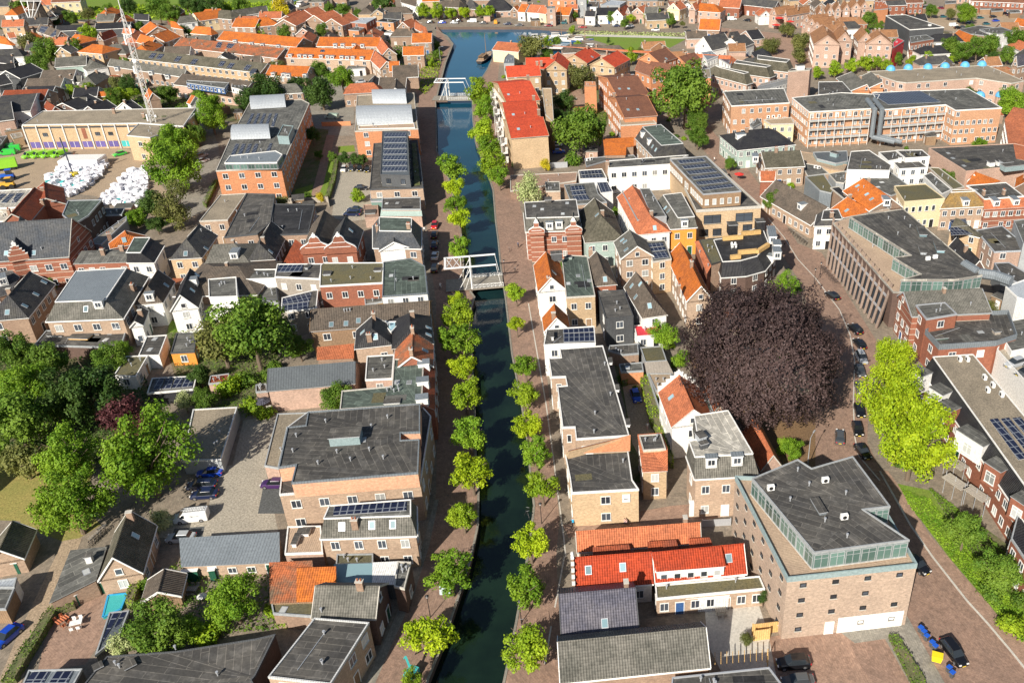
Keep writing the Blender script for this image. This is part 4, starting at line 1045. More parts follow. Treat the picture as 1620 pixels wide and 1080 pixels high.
m=MB()
for a in(.6,.6+math.pi/2,.6+math.pi,.6+3*math.pi/2):m.bar((0,3.4,14.4),(11*math.cos(a),3.8,14.4+11*math.sin(a)),.16,'whitepaint')
m.build('sails',t)
# ------------------------------------------------------------------ buildings near the bottom of the view, left bank
G('Z3','140,165','5,455','262,570',2.6,4.9,'bricktan','tmoss','garage','small tiled garage with a green up-and-over door beside the dry lawn','garage',win=0)
F('Z3','-60,875 155,878 60,1100 -120,1100',2.7,'wood','bitgrey','shed','flat felt shed below the green-doored garage at the drive','shed',win=0)
F('Z3','-40,800 178,768 152,868 -40,868',[2.9,2.9,2.9,2.9],'white','silver','canopy','white sheeted canopy between the small garage and the felt shed','shed',win=0)
B=G('D1','583,434','667,188','745,505',2.9,6.6,'bricktan','tmoss','house','tiled gable house with a big white bargeboard above the paved pool yard','house',ex='s 700,318',win=1)
F('D1','370,398 548,380 492,548 265,662',[3.1,3.3,3.0,2.5],'brick','bitgrey',on=B,win=0,ex='s 448,505;b 468,450 .8 .8 1.1 white')
F('D1','935,335 1440,305 1443,455 945,476',[3.3,3.3,2.5,2.5],'bricktan','zinc','long_shed','long ribbed grey metal shed below the tarmac yard','shed',st=3)
G('D1','852,492','818,612','962,548',2.2,3.7,'wood','tbrown','garden_shed','little brown tiled shed with open sides behind the white flowering shrub','shed',win=0)
F('D1','410,1120 555,942 910,917 1325,852 1425,828 1320,1042 1300,1065 1340,1130',4.0,'brickdark','bit','workshop_hall','wide black felted hall roof running off the bottom edge','hall',rim='greydark',win=0,par=.1,ex='v 600,985 620,1000 1128,1040 910,905;b 510,1000 .9 .9 .3 black;b 672,990 1.2 1.2 .3 black')
F('D1','150,1015 425,1008 370,1110 110,1110',3.0,'greydark','zinc','garden_canopy','grey framed glass canopy at the foot of the pool yard','canopy',win=0,ex='p 170,1025 260,1022 225,1080 130,1080;p 290,1022 380,1020 350,1080 250,1080')
F('D1','568,716 668,706 618,835 495,935',2.6,'greydark','steel','solar_canopy','slanting dark panel canopy next to the turquoise pool','canopy',win=0,ex='p 580,722 620,718 580,790 530,870;p 632,716 660,712 615,780 590,800')
F('D2','303,745 585,768 385,1085 65,1048',6.0,'bricktan','bit','corner_building','flat black roof on brick with white windows facing the near left quay','building',rim='greywhite',ws=.9)
G('D2','640,582','308,580','604,752',5.0,7.6,'brickdark','tgrey','canal_house','mossy grey tiled house with a brown brick gable front on the near left quay','house',ex='c 542,590;v 340,712',trim='kerb')
F('D2','218,490 408,483 408,652 218,657',[4.7,4.7,3.1,3.1],'wood','torange','outbuilding','bright orange tiled outbuilding behind the grey tiled canal house','outbuilding',win=0,rim='torange')
F('D2','75,462 285,452 290,488 216,490 214,660 80,665',[4.6,4.6,4.3,4.4,3.0,3.0],'wood','tmix','outbuilding','worn brown tiled outbuilding next to the bright orange one','outbuilding',win=0,rim='wood')
F('D2','80,668 300,660 298,735 90,720',2.7,'brick','mossroof','lean_to','low felt lean-to with a white skylight under the worn brown tiles','shed',win=0,ex='s 142,702')
M('D2','380,165 800,133 800,216 352,230',8.5,6.2,[1.2,.6,1.6,.5],'bricktan','tgrey','bitgrey','mansard_house','brick house with a row of solar panels on its mansard top by the quay bend','house',ex='p 405,168 780,142 778,188 400,214;s 445,270 600,262 708,258;c 515,270')
F('D2','165,272 335,268 345,405 150,412',3.2,'brickpink','timberdeck','roof_terrace','low annex with a furnished roof terrace beside the mansard house','annex',rim='white',ex='b 250,308 1.6 1.2 .5 white;b 210,350 .6 2.2 .6 white',win=0)
F('D2','420,415 605,412 605,462 415,468',3.0,'brick','mossroof','annex','small annex roof with a heap of orange tiles on it','annex',win=0)
F('D2','410,472 606,466 600,560 408,572',[3.3,3.3,2.7,2.7],'greydark','glassroof','glasshouse','ribbed glass roof lean-to with pale blinds behind the canal houses','glasshouse',win=0,rim='galv')
F('D2','610,462 732,456 716,568 608,566',[3.4,3.4,2.9,2.9],'greydark','greywhite','glasshouse','white slatted glass roof lean-to between two canal houses','glasshouse',win=0,rim='galv')
F('D2','735,452 802,456 768,592 716,580',4.6,'brickdark','bitgrey','canal_house','narrow dark brick canal house with white windows right on the near left quay','house',rim='kerb')
B=F('D2','122,105 850,48 C2:905,780 C2:850,718 C2:270,758 C2:160,840',7.2,'bricktan','bit','office_block','big modern brick block with a set-back dark striped roof above the tarmac yard','office',rim='greywhite',ws=.7)
F('C2','270,760 848,716 848,862 748,866 748,905 845,900 838,1072 185,1125 208,1032 118,1045 163,838 258,828',9.9,'bricksalmon','bit',on=B,rim='zinc',win=0,base=7.2,ex='b 470,905 4.6 2.6 1.5 teal;v 362,812 682,790 598,838 210,886 192,965 322,1028 490,1010 588,958 660,1000 420,970;s 555,902')
F('C2','45,1036 112,768 262,762 250,828 162,838 116,1048',3.2,'brickpink','gravel','annex','low gravel roofed annex along the west side of the big modern block','annex',win=0,rim='grey')
F('C2','445,650 705,626 715,486 868,480 858,716 435,745',8.0,'bricksalmon','bitgreen','shop_building','L shaped grey green felt roof with silver vent pipes above red dormers','building',rim='kerb',ex='v 680,650 700,640 715,655 735,630 740,650 725,615;s 730,603 793,605;b 705,708 2.6 1.2 .2 white')
F('C2','868,482 922,505 922,748 858,716',[8.0,6.2,6.2,8.0],'brickred','tred','red_tiled_house','steep red tiled canal front with three white framed dormers','building',ex='d 892,530 888,622 885,712',rim='white',ws=.8)
F('C2','575,470 714,462 705,585 566,592',6.4,'brickpink','bitgrey','back_building','small grey felt roof above a pink brick wall behind the red canal front','building',rim='white')
G('C2','812,340','806,474','920,492',7.2,9.8,'brickred','tmix','canal_house','house with one bright orange and one dark red roof slope on the left quay','house',ex='c 812,350 805,462;s 875,440',ws=.9)
G('C2','600,330','604,262','510,436',7.4,10.2,'bricktan','tblack','town_house','dark hipped roof with a chimney on its front slope west of the glass roofed gap','house',hip='1',ex='c 588,385;s 618,368 552,345;c 612,275')
G('C2','800,330','795,248','920,408',7.4,10.2,'brickdark','tblack','canal_house','dark hipped canal house with two skylights east of the glass roofed gap','house',hip='12',ex='s 893,322 893,358',trim='kerb')
F('C2','645,292 752,290 700,345',8.2,'brick','glassroof','light_well','white framed glass roof wedged between two dark hipped roofs','glass roof',win=0,rim='white')
B=G('C2','898,186','285,230','292,342',6.2,8.6,'wood','tbrown','warehouse','long ribbed brown roof above vertical timber boarding south of the red terrace','warehouse',ex='s 390,305 466,300 530,285;v 458,240 472,238 488,236',trim='wood',ws=.5)
F('C2','320,426 502,408 502,480 320,487',[3.9,3.9,3.2,3.2],'brick','tterra','lean_to','rusty orange tiled lean-to against the timber boarding','lean-to',win=0,rim='tterra')
G('C2','515,500','62,538','68,650',4.6,7.0,'brickpink','steel','long_shed','long blue-grey sheeted barn roof above a pink brick wall','shed',win=0,trim='greydark')
F('C2','0,618 52,612 58,650 0,655',2.6,'brickpink','tbrown','garden_shed','tiny brown shed at the end of the pink brick wall','shed',win=0)
F('C2','335,0 B2:430,945 B2:805,943 660,0 655,90 330,107',7.8,'brickred','mossroof','terrace','red brick terrace with a mossy flat roof and two white light domes','terrace',rim='white',ex='b 370,45 1.5 1.5 .3 silver;b 632,26 1.5 1.5 .3 silver;v 490,70 500,15 595,72 390,85')
F('P','607,415 650,409 672,421 676,464 605,469',8.8,'white','bitgreen','corner_house','white painted corner house with a flat grey roof by the near drawbridge','house',rim='zinc',ex='s 619,436;v 627,445 654,442')
F('C2','562,165 655,148 655,188 565,203',4.2,'woodpale','bitgrey','annex','small dark pitched annex between the red terrace and the long brown roof','annex',win=0)
F('B2','135,952 420,950 402,1045 120,1032',7.6,'woodgrey','bit','town_house','flat roofed house with two solar arrays west of the red brick terrace','house',rim='white',ex='p 145,960 300,956 290,1000 135,1005;b 330,975 .6 1.8 .4 grey')
F('C2','135,168 300,128 322,126 312,222 130,240',5.6,'woodgrey','bit','back_annex','lower flat annex with solar panels above grey boarding','annex',rim='white',ex='p 145,172 290,140 278,185 135,205;p 140,208 275,188 270,225 135,236')
F('C2','-45,22 104,20 100,66 -50,72',7.2,'white','bitgrey','town_house','white rendered house with a grey flat roof left of the twin solar arrays','house',rim='white')
F('C2','18,90 102,92 112,178 25,176',5.0,'grey','bitgrey','back_annex','grey boarded annex with a tall white window beside the big twin green trees','annex',rim='greydark')
# ---- middle left
G('C1','155,33','46,158','148,274',5.8,9.2,'brick','tdark','town_house','dark tiled corner house with three skylights above the walled park','house',hip='2',ex='s 228,85 186,148 128,208 38,242',ws=.9)
F('C1','-90,35 60,30 100,62 40,150 -90,190',[7.4,7.4,6.4,5.6,5.6],'brick','tdark','town_house','dark roofed house with a blue dormer cut by the left edge','house',ex='d 20,95')
M('C1','395,30 655,15 545,180 286,190',9.6,6.6,[1.6,3.4,2.6,2.0],'bricktan','tgrey','zinc','large_house','broad hipped brick house with a flat zinc roof top and a single white dormer','house',ex='d 515,215;s 445,225;c 690,125',ws=.8)
F('C1','240,338 656,325 625,425 178,412',3.1,'brickdark','bit','garden_annex','wide flat black annex with timber clutter on it behind the park trees','annex',win=0,ex='b 420,372 4 2 .3 woodpale;b 500,350 2 1.6 .2 sand;s 575,350 548,385 ;b 290,362 3 1 .15 white')
G('C1','765,108','818,24','700,208',5.4,8.6,'white','tbrown','villa','white walled villa with a brown hipped roof and a green awning','house',hip='1',ex='d 778,175;s 860,102;c 700,135')
G('C1','942,130','985,18','1028,222',5.6,9.0,'white','tblack','gabled_house','white gabled house with a black roof above a square of lawn','house',ex='s 995,128 1020,50;d 1018,95',ws=1.1)
G('C1','698,292','728,214','745,308',4.4,5.6,'white','tdark','cottage','small white cottage with a slate-dark saddle roof in front of the white villa','house')
B=G('C1','1235,8','1110,10','1050,160',5.6,8.4,'brick','tbrown','town_house','brown hipped house whose wide dormer opens on a terrace with a blue sail','house',hip='12',win=0)
F('C1','1078,72 1222,60 1228,160 1082,165',7.9,'white','bitgrey',on=B,win=0,base=5.2,rim='white')
F('C1','1040,168 1282,158 1272,228 1040,240',3.6,'white','walk','terrace_deck','grey roof deck with garden chairs below the blue sail','deck',win=0,rim='greywhite')
F('C1','760,368 864,360 824,466 718,466',2.9,'white','bit','garage','flat black garage with two square skylights beside the orange hut','garage',win=0,rim='white',ex='s 802,380 776,435')
F('C1','655,470 765,468 704,575 590,570',2.9,'white','mossroof','garden_studio','white garden studio with a sedum roof and dark glass doors','studio',rim='white')
F('C1','914,352 1020,350 1006,446 884,452',3.0,'orangepaint','bitgrey','garden_hut','orange rendered garden hut with a grey flat roof','hut',rim='greydark')
F('C1','788,584 1018,572 1002,640 762,662',2.6,'blackboard','bit','carport','open carport with five solar panels on its roof','carport',rim='white',win=0,ex='p 810,588 850,585 835,640 795,645;p 862,585 900,582 885,636 840,640;p 908,582 950,580 935,632 890,636;p 955,580 1005,576 995,626 940,632')
F('C1','1000,746 1228,733 1143,1004 943,1010',2.8,'grey','gravel','garage_row','row of lock-up garages with a gravel roof and white doors on the tarmac yard','garage',rim='greywhite',win=0)
F('C1','1090,572 1185,560 1182,602 1080,612',2.4,'brickpink','tred','garden_shed','small rusty red roofed shed under the big twin green trees','shed',win=0)
# ---- church-like brick house and its neighbours
B=G('B1','-420,720','405,668','438,908',7.6,14.0,'brickband','slate','school_building','long red brick building with pale stone bands, slate roof and one stepped dormer gable','building',trim='kerb',win=1,ws=.9,ex='s 40,882 215,880;v 265,860 90,560')
G('B1','112,728','128,650','185,906',8.2,11.4,'brickband','slate',on=B,orn='1s',win=0)
G('G7','455,560','150,905','440,965',8.0,10.6,'brickred','tred','hall','brown red tiled gable roof with two brick chimneys behind the slate roofed building','building',ex='c 570,775 130,905',trim='kerb',win=0)
G('G7','580,490','600,700','870,765',7.2,9.6,'brickred','tred','hall','dark red roof with a single skylight next to the white bale yard','building',win=0,ex='s 705,735',trim='kerb')
F('G7','-80,600 425,572 310,735 230,815 -80,830',7.0,'concrete','concrete','workshop','pale flat workshop roof with slanting dark glass strips','workshop',rim='white',win=0,ex='p 20,640 90,640 -20,740 -60,735;p 125,640 195,638 85,760 10,760;p 220,635 320,630 210,755 150,760')
F('G7','-80,835 225,818 50,1000 -80,1000',5.0,'cream','concrete','workshop_annex','pale lower roof in front of the workshop with glass strips','annex',win=0,rim='white')
F('B1','432,550 645,545 560,645 470,700 395,640',8.0,'brickdark','bitgreen','store_building','dark brick store with a green-grey roof and a zinc rim by the bale yard','building',rim='galv',ex='v 490,625 500,640')
F('B1','655,602 790,600 770,640 650,645',4.0,'brickdark','bitgrey','store_annex','low flat annex tucked under the birch by the bale yard','annex',rim='silver',win=0)
F('B1','560,820 700,720 800,650 800,680 640,830',4.2,'grey','walk','covered_passage','grey roofed passage curving below the dark brick store','passage',win=0,rim='galv')
G('B1','800,765','792,742','697,858',6.2,8.6,'brickred','torange','small_house','small bright orange hipped roof in the shade of the weeping birch','house',hip='1',ex='c 695,790;s 785,798',win=0)
F('B1','520,872 800,860 890,880 945,935 470,952',[7.6,7.6,7.6,6.6,6.6],'brickband','bitgrey','town_house','house front with a white balustrade beside the slate roofed brick building','house',rim='white',ex='c 655,890 775,868;d 838,912',ws=1.2)
M('B1','850,785 950,785 890,880 800,880',8.8,6.6,[.3,2.6,.6,.4],'white','tblack','bitgreen','town_house','house with a small grey flat top and a black tiled slope to the east','house')
G('B1','1183,800','1262,700','1072,925',6.2,9.4,'brickyel','tdark','corner_house','yellow brick corner house under a dark hipped roof with white sash windows','house',hip='1',ex='s 1175,885 1305,852;v 1275,745',ws=1.1)
G('B1','1490,826','1350,832','1288,966',6.0,8.6,'brickyel','tgrey','town_house','ochre brick house with a grey hipped roof and one white dormer','house',hip='12',ex='d 1485,915')
F('B1','1558,505 1395,515 1262,680 1440,672',6.8,'bricktan','gravel','flat_building','beige gravel roof directly below the orange brick office','building',rim='kerb',ex='v 1425,560')
F('B1','1562,505 1740,510 1712,690 1630,760 1420,782',7.6,'brick','bit','flat_building','black felt roof wrapping below the orange brick office','building',rim='greydark',ex='v 1550,650 1500,625')
F('B2','110,572 372,575 330,760 98,768',7.4,'brick','bitblack','flat_building','patched black roof above a pale brick wall next to the stepped gables','building',rim='greydark')
G('B2','22,822','98,682','122,925',6.2,9.8,'brickdark','tdark','corner_house','dark slate-like gable house with one blue skylight left of the red lean roof','house',hip='1',ex='s 92,872')
F('B2','250,800 318,852 308,945 178,948',[7.4,6.6,4.6,4.8],'brickred','tred','lean_roof_house','brick red single slope between the dark gable and the first ornate gable','house',win=0,rim='tred')
G('B2','365,782','432,612','488,850',7.6,11.2,'brickred','tbrown','ornate_gable_house','red house with a white trimmed curly gable and brown roof, western one of two','house',orn='1c',gw='brickred',ws=1.2)
G('B2','522,770','567,652','640,866',7.6,11.4,'brickred','tdark','ornate_gable_house','red house with a white trimmed curly gable and dark roof, eastern one of two','house',orn='1c',gw='brickred',ex='s 600,738',ws=1.2)
B=M('B2','780,655 985,662 982,745 782,742',9.4,6.4,[1.6,2.0,3.2,2.0],'brick','slate','bitgreen','classical_house','stately house with slate hips and a white triangular pediment','house',ex='c 768,738 968,728',ws=.9)
G('B2','872,792','872,742','778,872',6.3,8.2,'white','slate',on=B,win=0,gw='white')
F('B2','800,536 1040,530 1042,605 796,606',4.6,'brickpink','bit','low_building','low black roof with pale marks behind the pedimented house','building',rim='grey',win=0,ex='s 828,568 895,565')
F('B2','796,608 1042,606 1048,648 792,648',[4.4,4.4,3.2,3.2],'brickpink','sage','low_building','greenish sloped strip of roof just behind the pedimented house','building',rim='grey',win=0)
F('B2','680,578 770,572 775,655 690,660',2.8,'brickpink','walkred','pool_terrace','pink brick terrace block with a square teal light well','terrace',win=0,rim='brickpink',ex='b 725,625 2.6 2.6 .2 teal')
F('B2','722,490 798,488 800,555 728,556',3.8,'glassteal','glassroof','conservatory','glass conservatory with white bars west of the brick end wall','conservatory',win=0,rim='galv')
B=F('B2','745,190 1022,168 1056,468 720,480',6.4,'bricktan','bit','solar_block','long dark block with a raised black box covered in rows of solar panels','building',rim='greydark',ws=.6,ex='v 1010,380')
F('B2','800,112 960,110 972,392 788,386',9.8,'greydark','steel',on=B,base=6.4,rim='greydark',win=1,wst='dark',ex=';'.join('p %d,%d %d,%d %d,%d %d,%d'%(812-k*2,124+k*36,950+k,122+k*36,951+k,148+k*36,811-k*2,150+k*36)for k in range(7)))
cover('roof_garden',WP('B2','985,190 1015,188 1042,450 1000,455',6.5),.5,'lf_olive','strip of roof planting along the raised solar box','roof garden',dens=7,zt=6.4)
B=F('A2','640,606 1000,590 1020,790 B2:1025,96 B2:625,112',8.6,'brickorange','gravel','office_building','orange rendered office with two silver barrel roofs beside the canal street','office',rim='kerb',ws=.5)
vault(B,'A2','740,657 955,657 950,592 738,594',8.6);vault(B,'A2','640,792 995,780 988,695 645,704',8.6)
F('A2','650,797 B2:1000,60 B2:1005,90 B2:650,98',8.7,'glassteal','timberdeck',on=B,win=0,rim='white')
B=F('G5','60,722 590,700 820,175 760,145 600,150 345,150 185,440',9.8,'brickorange','bitgrey','office_building','orange brick office with silver barrel roofs and slanted glass strips beside the garden','office',rim='kerb',ws=.7,ex=';'.join('p %d,%d %d,%d %d,%d %d,%d'%q for q in[(175+k*55,610,205+k*55,610,250+k*52,505,222+k*52,505)for k in range(4)]+[(300+k*52,365,322+k*52,365,372+k*48,258,350+k*48,258)for k in range(5)])+';p 455,600 485,600 520,500 498,500;v 420,500 430,560 530,320')
F('G5','130,660 555,655 600,590 545,560 175,600',11.8,'glass','zinc',on=B,base=9.8,rim='white',win=1,wst='glazed')
F('G5','560,440 650,445 690,360 605,350',12.2,'teal','bitgrey',on=B,base=9.8,rim='teal',win=0)
vault(B,'G5','185,470 505,460 500,372 215,378',9.9);vault(B,'G5','345,222 630,205 628,130 350,145',9.9)
# ------------------------------------------------------------------ right bank, lower half
F('C3','247,432 470,416 606,880 332,898 325,836 262,838 235,626 285,622 276,575 205,578 190,480 255,476',7.6,'bricktan','bit','canal_apartments','long black flat roof of the canal apartments with a white pipe rail','apartments',rim='white',ex='v 425,866 430,770 510,672 480,515;b 545,640 .5 1.6 .4 white;b 510,500 .5 1.6 .4 white;b 600,820 .5 1.6 .4 white')
F('C3','275,978 600,960 622,1110 D3:655,78 D3:310,97 D3:300,20',6.6,'brickyel','bit','corner_block','ochre brick corner block with a black flat roof above the narrow cross street','apartments',rim='white',ws=.35,ex='v 575,1018')
F('C3','290,962 608,882 606,958 275,975',[8.0,7.9,6.8,6.8],'brickyel','brickorange','party_wall','sloping ochre coping between the long black roof and the corner block','wall',win=0)
B=F('C3','655,878 770,870 800,950 800,1062 680,1068',[6.6,6.6,6.6,5.6,5.6],'brickyel','tterra','town_house','narrow ochre brick house with a terracotta roof slope and flat black top','house',rim='white',ex='v 735,915',ws=1.1)
F('C3','658,880 770,872 795,948 680,956',6.9,'brickyel','bit',on=B,win=0,base=6.4,rim='kerb')
F('C3','180,330 425,315 432,402 270,406 165,412',7.0,'white','bit','canal_house','flat roofed white house with three solar panels north of the long black roof','house',rim='white',ex='p 265,330 415,322 424,345 264,352;p 266,356 424,350 430,392 268,398;b 210,375 .4 2 .8 white')
G('C3','218,200','228,262','165,348',5.6,8.6,'white','torange','canal_house','small orange tiled canal house with a flat white front south of the white gable','house')
G('G1','296,790','248,560','432,905',7.0,10.2,'white','torange','canal_house','white gabled canal house with an orange roof and a dark roof balcony','house',ex='c 272,835;s 320,745;b 345,625 1.6 2.4 1.6 greydark',ws=.9)
F('G1','395,650 440,590 620,600 690,955 432,970',7.6,'brickyel','bitgreen','flat_building','sage grey flat roof beside the white gabled canal house','building',rim='kerb',ex='b 450,625 1.6 .6 .5 sage;s 450,845 538,775 638,818',ws=1.2)
G('G1','770,750','700,560','890,858',6.6,9.0,'brickred','tbrown','town_house','weathered brown roof with a half-hipped orange brick end behind the canal houses','house',hip='1',ex='s 780,805;c 650,580')
F('G1','710,915 945,905 C3:628,262 C3:486,278',6.4,'greydark','bit','town_house','house with grey boarded upper floor, white lower walls and a black roof','house',rim='greydark',ws=.6)
G('C3','720,160','640,35','806,258',5.4,8.8,'white','tbrown','town_house','brown tiled house with three skylights and a hipped end above the red canopy','house',hip='1',ex='s 640,162 620,105 665,95 712,208')
F('C3','632,312 775,302 780,358 645,368',3.0,'white','redfelt','garden_room','white garden room with a crimson felt roof','garden room',rim='white',ws=1.2)
F('C3','505,415 650,405 655,455 575,462 500,440',3.0,'brick','bit','annex','black flat annex north of the small yellow-green lawn','annex',win=0,rim='grey')
F('C3','555,512 672,502 680,545 565,552',2.8,'brickorange','bitgrey','garage','orange rendered garage at the head of the drive with the blue car','garage',rim='grey',win=0,ex='s 598,528')
F('C3','665,425 775,418 800,492 690,500',2.6,'woodgrey','mossroof','shed','cluttered low shed roof with dark junk east of the crimson roof','shed',win=0)
F('C3','690,505 800,498 830,560 700,556',[2.8,2.8,2.2,2.2],'sage','woodgrey','shed','olive boarded shed south of the cluttered roof','shed',win=0)
F('C3','705,560 825,560 812,640 745,648',2.4,'woodgrey','sand','yard_deck','pale worn timber yard platform beside the stepped gable','deck',win=0)
G('G3','378,430','265,165','205,575',6.6,9.8,'white','tterra','stepped_gable_house','orange-brown tiled house with white stepped gable next to the flat timber roof','house',orn='2s',gw='white',ex='s 205,335',ws=.8)
B=M('G3','385,480 645,440 840,775 390,800 345,680 415,660',10.6,7.8,[.3,.5,1.8,.4,.2,.2],'bricktan','tgrey','concrete','mansard_house','mansard house with a bleached timber flat roof, two dormers and a white garage front','house',ex='d 515,860 715,845;b 435,670 1.2 1.6 1.1 silver;b 455,725 1.2 .8 .9 greydark')
F('G3','360,318 475,308 530,440 395,458',6.6,'grey','bitgreen','flat_annex','small green-grey flat roof with silver rim between two gables','annex',rim='galv',win=0)
G('G3','585,400','508,228','640,432',5.4,7.6,'brickpink','tterra','small_house','narrow gable house with one grey and one terracotta slope near the copper beech','house',trim='kerb',win=0)
G('G3','1000,790','845,488','875,865',2.6,5.6,'brickpink','tterra','barn','low terracotta barn roof with a mossy east slope beside the copper beech','barn',win=0,trim='kerb')
B=G('D3','975,252','332,300','335,408',2.8,5.4,'brickpink','tterra','long_cottage','long faded terracotta roof along the narrow cross street','cottage',trim='kerb',win=1)
F('D3','425,382 600,368 612,410 425,425',[4.2,4.2,3.6,3.6],'brickred','tred',on=B,win=0);F('D3','706,355 845,345 855,385 712,398',[4.2,4.2,3.6,3.6],'brickred','tred',on=B,win=0);F('D3','918,338 1018,332 1030,365 925,378',[4.2,4.2,3.6,3.6],'brickred','tred',on=B,win=0)
B=G('D3','722,405','316,435','330,602',3.4,6.6,'white','tscarlet','canal_house','scarlet tiled house with two skylights and an old white step gable on the right quay','house',orn='2s',gw='brick',ex='s 395,495 573,480')
B=G('D3','1200,362','728,408','740,566',3.6,6.6,'white','tscarlet','canal_house','scarlet tiled house with a long glazed white dormer above a flat porch','house',ex='s 1122,433',win=0)
F('D3','728,410 1080,380 1098,474 752,502',[6.85,6.85,5.5,5.5],'white','tscarlet',on=B,base=3.0,rim='white',win=1,ws=1.7)
F('D3','742,575 1280,528 1308,592 748,645',3.2,'bricktan','mossroof','flat_annex','mossy flat roofed annex with white folding doors onto the pale terrace','annex',rim='white',ws=1.3,ex='v 800,592 1157,558')
G('D3','640,590','242,625','258,835',4.2,7.2,'brickdark','tviolet','canal_house','violet-grey glazed tile roof with one white skylight on the right quay','house',ex='s 480,770',trim='greydark')
G('D3','1005,795','235,872','262,1085',4.6,7.6,'brick','tgrey','canal_house','broad pale grey tiled roof at the bottom of the right quay','house',trim='white',ex='',win=0)
F('D3','830,1052 1330,1000 1420,1120 820,1140',4.6,'brick','bit','flat_building','dark flat roof with a silver rim cut by the bottom edge near the black cars','building',rim='galv',win=0)
# ---- big warehouse
B=F('P','1163,757 1245.6,918 1450,896 1376,768',10.7,'brickstone','timberdeck','warehouse','tall converted brick warehouse with small barred windows and a glazed rooftop storey','warehouse',rim='teal',ws=.75,st=2.5,wst='small',par=.6)
F('P','1288,874 1438,854 1366,806 1408,801 1349,722 1284,741 1262,727 1190,757',13.6,'glassteal','bit',on=B,base=10.7,rim='grey',win=1,wst='glazed',ws=1.4,ex='s 1290,795;v 1250,792 1280,768 1338,782 1305,825 1340,850 1262,745;u 1219,775 1305,763 1335,821;b 1295,803 3 1 .4 zinc')
# ---- right edge terrace
B=M('P','1476,565 1539,561 1730,790 1760,930 1700,876 1620,766',9.6,6.6,[.2,.2,.3,.3,1.5,1.5],'brickred','tblack','gravel','apartment_terrace','curving red brick apartment terrace with gravel roof, white bays and dark mansard','apartments',win=1,st=2.9,ws=1.1,ex='u 1518,571 1530,571 1557,600 1562,620 1584,627 1570,612;'+';'.join('p %d,%d %d,%d %d,%d %d,%d'%(1565+k*18,664-k*1,1578+k*18,662-k,1625+k*22,725,1611+k*22,728)for k in range(3)))
for i,(p,wm)in enumerate((('120,95','white'),('225,190','white'),('262,275','brickred'),('400,430','white'),('520,580','brickred'),('660,760','brickred'))):
 q=W(px('E7',p)[0],8.6);m=MB();m.box(Vector((q.x,q.y,5.2)),3.0 if i!=3 else 5.4,2.6,3.7,wm,R(-58));m.box(Vector((q.x,q.y,8.9)),3.2 if i!=3 else 5.6,2.8,.15,'galv',R(-58),'bitgrey')
 ob=m.build('bay',B.t,B.o);v=Vector((math.cos(R(-58-90)),math.sin(R(-58-90)),0));pw=q+v*1.34-B.o
 mobj('window',window_mesh(1.75,2.0,'curtain'),B.t,(pw.x,pw.y,5.9),R(-58))
F('P','1600,852 1622,768 1700,876 1700,1000',[6.6,6.6,6.6,6.6],'brickred','tblack',on=B,win=1,ws=1.2)
for p in('300,560','300,660','410,720'):
 q=W(px('E7',p)[0],3.6);m=MB();m.box(Vector((q.x,q.y,3.5)),4.0,1.9,.18,'woodgrey',R(-58));
 for sx in(-1.9,0,1.9):m.bar(Vector((q.x,q.y,0))+Vector((math.cos(R(-58)),math.sin(R(-58)),0))*sx,Vector((q.x,q.y,4.6))+Vector((math.cos(R(-58)),math.sin(R(-58)),0))*sx,.06,'galv')
 m.build('balcony',B.t,B.o)
B=G('C4','700,140','1108,122','756,266',8.2,10.6,'brickband','tgrey','civic_building','red brick gable with pale bands and a grey tiled roof beside the finned block','building',trim='galv',ex='v 1048,205',w2=3)
F('C4','765,206 915,192 978,252 820,278',9.6,'brickred','bitgrey',on=B,rim='galv',base=0.,ws=.8)
F('C4','812,350 885,430 1180,410 1285,375 1240,250 960,262',6.6,'brickred','bit','terrace_block','brick block with a large planted roof terrace and zinc fence','building',rim='zinc',ws=.6,par=.9,ex='s 1100,345;b 1180,350 1.2 1.2 .6 woodgrey;b 890,380 .8 3 .3 glassteal')
F('P','1576,559 1583,546 1700,640 1700,700',5.0,'white','asphalt','parking_deck','white walled parking deck cut by the right edge','parking deck',rim='white',win=0,par=1.0)
F('P','1572,512 1640,500 1680,540 1600,556',6.2,'white','bitgrey','mural_building','white building with a pale painted wall above the parking deck','building',rim='white',win=0)
F('C4','1230,110 1325,75 1400,110 1400,200 1290,165',9.4,'greywhite','silver','plant_room','white panelled plant room with silver roof right of the ducts','plant room',rim='white',win=0)
# ---- finned block
B=F('P','1317.5,353 1346,343 1405,330 1540,452 1560,470 1413,462',8.4,'brickdark','timberdeck','finned_building','long office block with rows of leaning concrete fins along the curving street','office',rim='concrete',win=0)
F('E4','310,72 790,5 1500,600 1250,640 770,640 950,590 700,440 860,420',11.4,'brickdark','bit',on=B,base=8.4,rim='concrete',win=1,wst='glazed',ws=1.5,ex='b 955,215 1.6 5 .5 glassroof;b 1110,355 1.6 5 .5 glassroof;u 1010,465 1075,450;b 960,380 1.2 4 .4 silver;v 655,95 740,235 800,95 850,170')
fa,fb=W(px('E4','165,100')[0],8.6),W(px('E4','690,690')[0],8.6);ga,gb=W(px('E4','100,520')[0],0),W(px('E4','545,1075')[0],0)
for k in range(15):
 f=k/14;m=MB();a_,b_=fa.lerp(fb,f),ga.lerp(gb,f);m.bar(Vector((b_.x,b_.y,0)),Vector((a_.x,a_.y,9.0)),.38,'fin',4);m.build('fin',B.t,B.o)
for f0 in(.36,.7):
 m=MB();m.strip((ga*(1-f0)+fa*f0),(gb*(1-f0)+fb*f0),.3,.45,'galv');m.build('walkway',B.t,B.o)
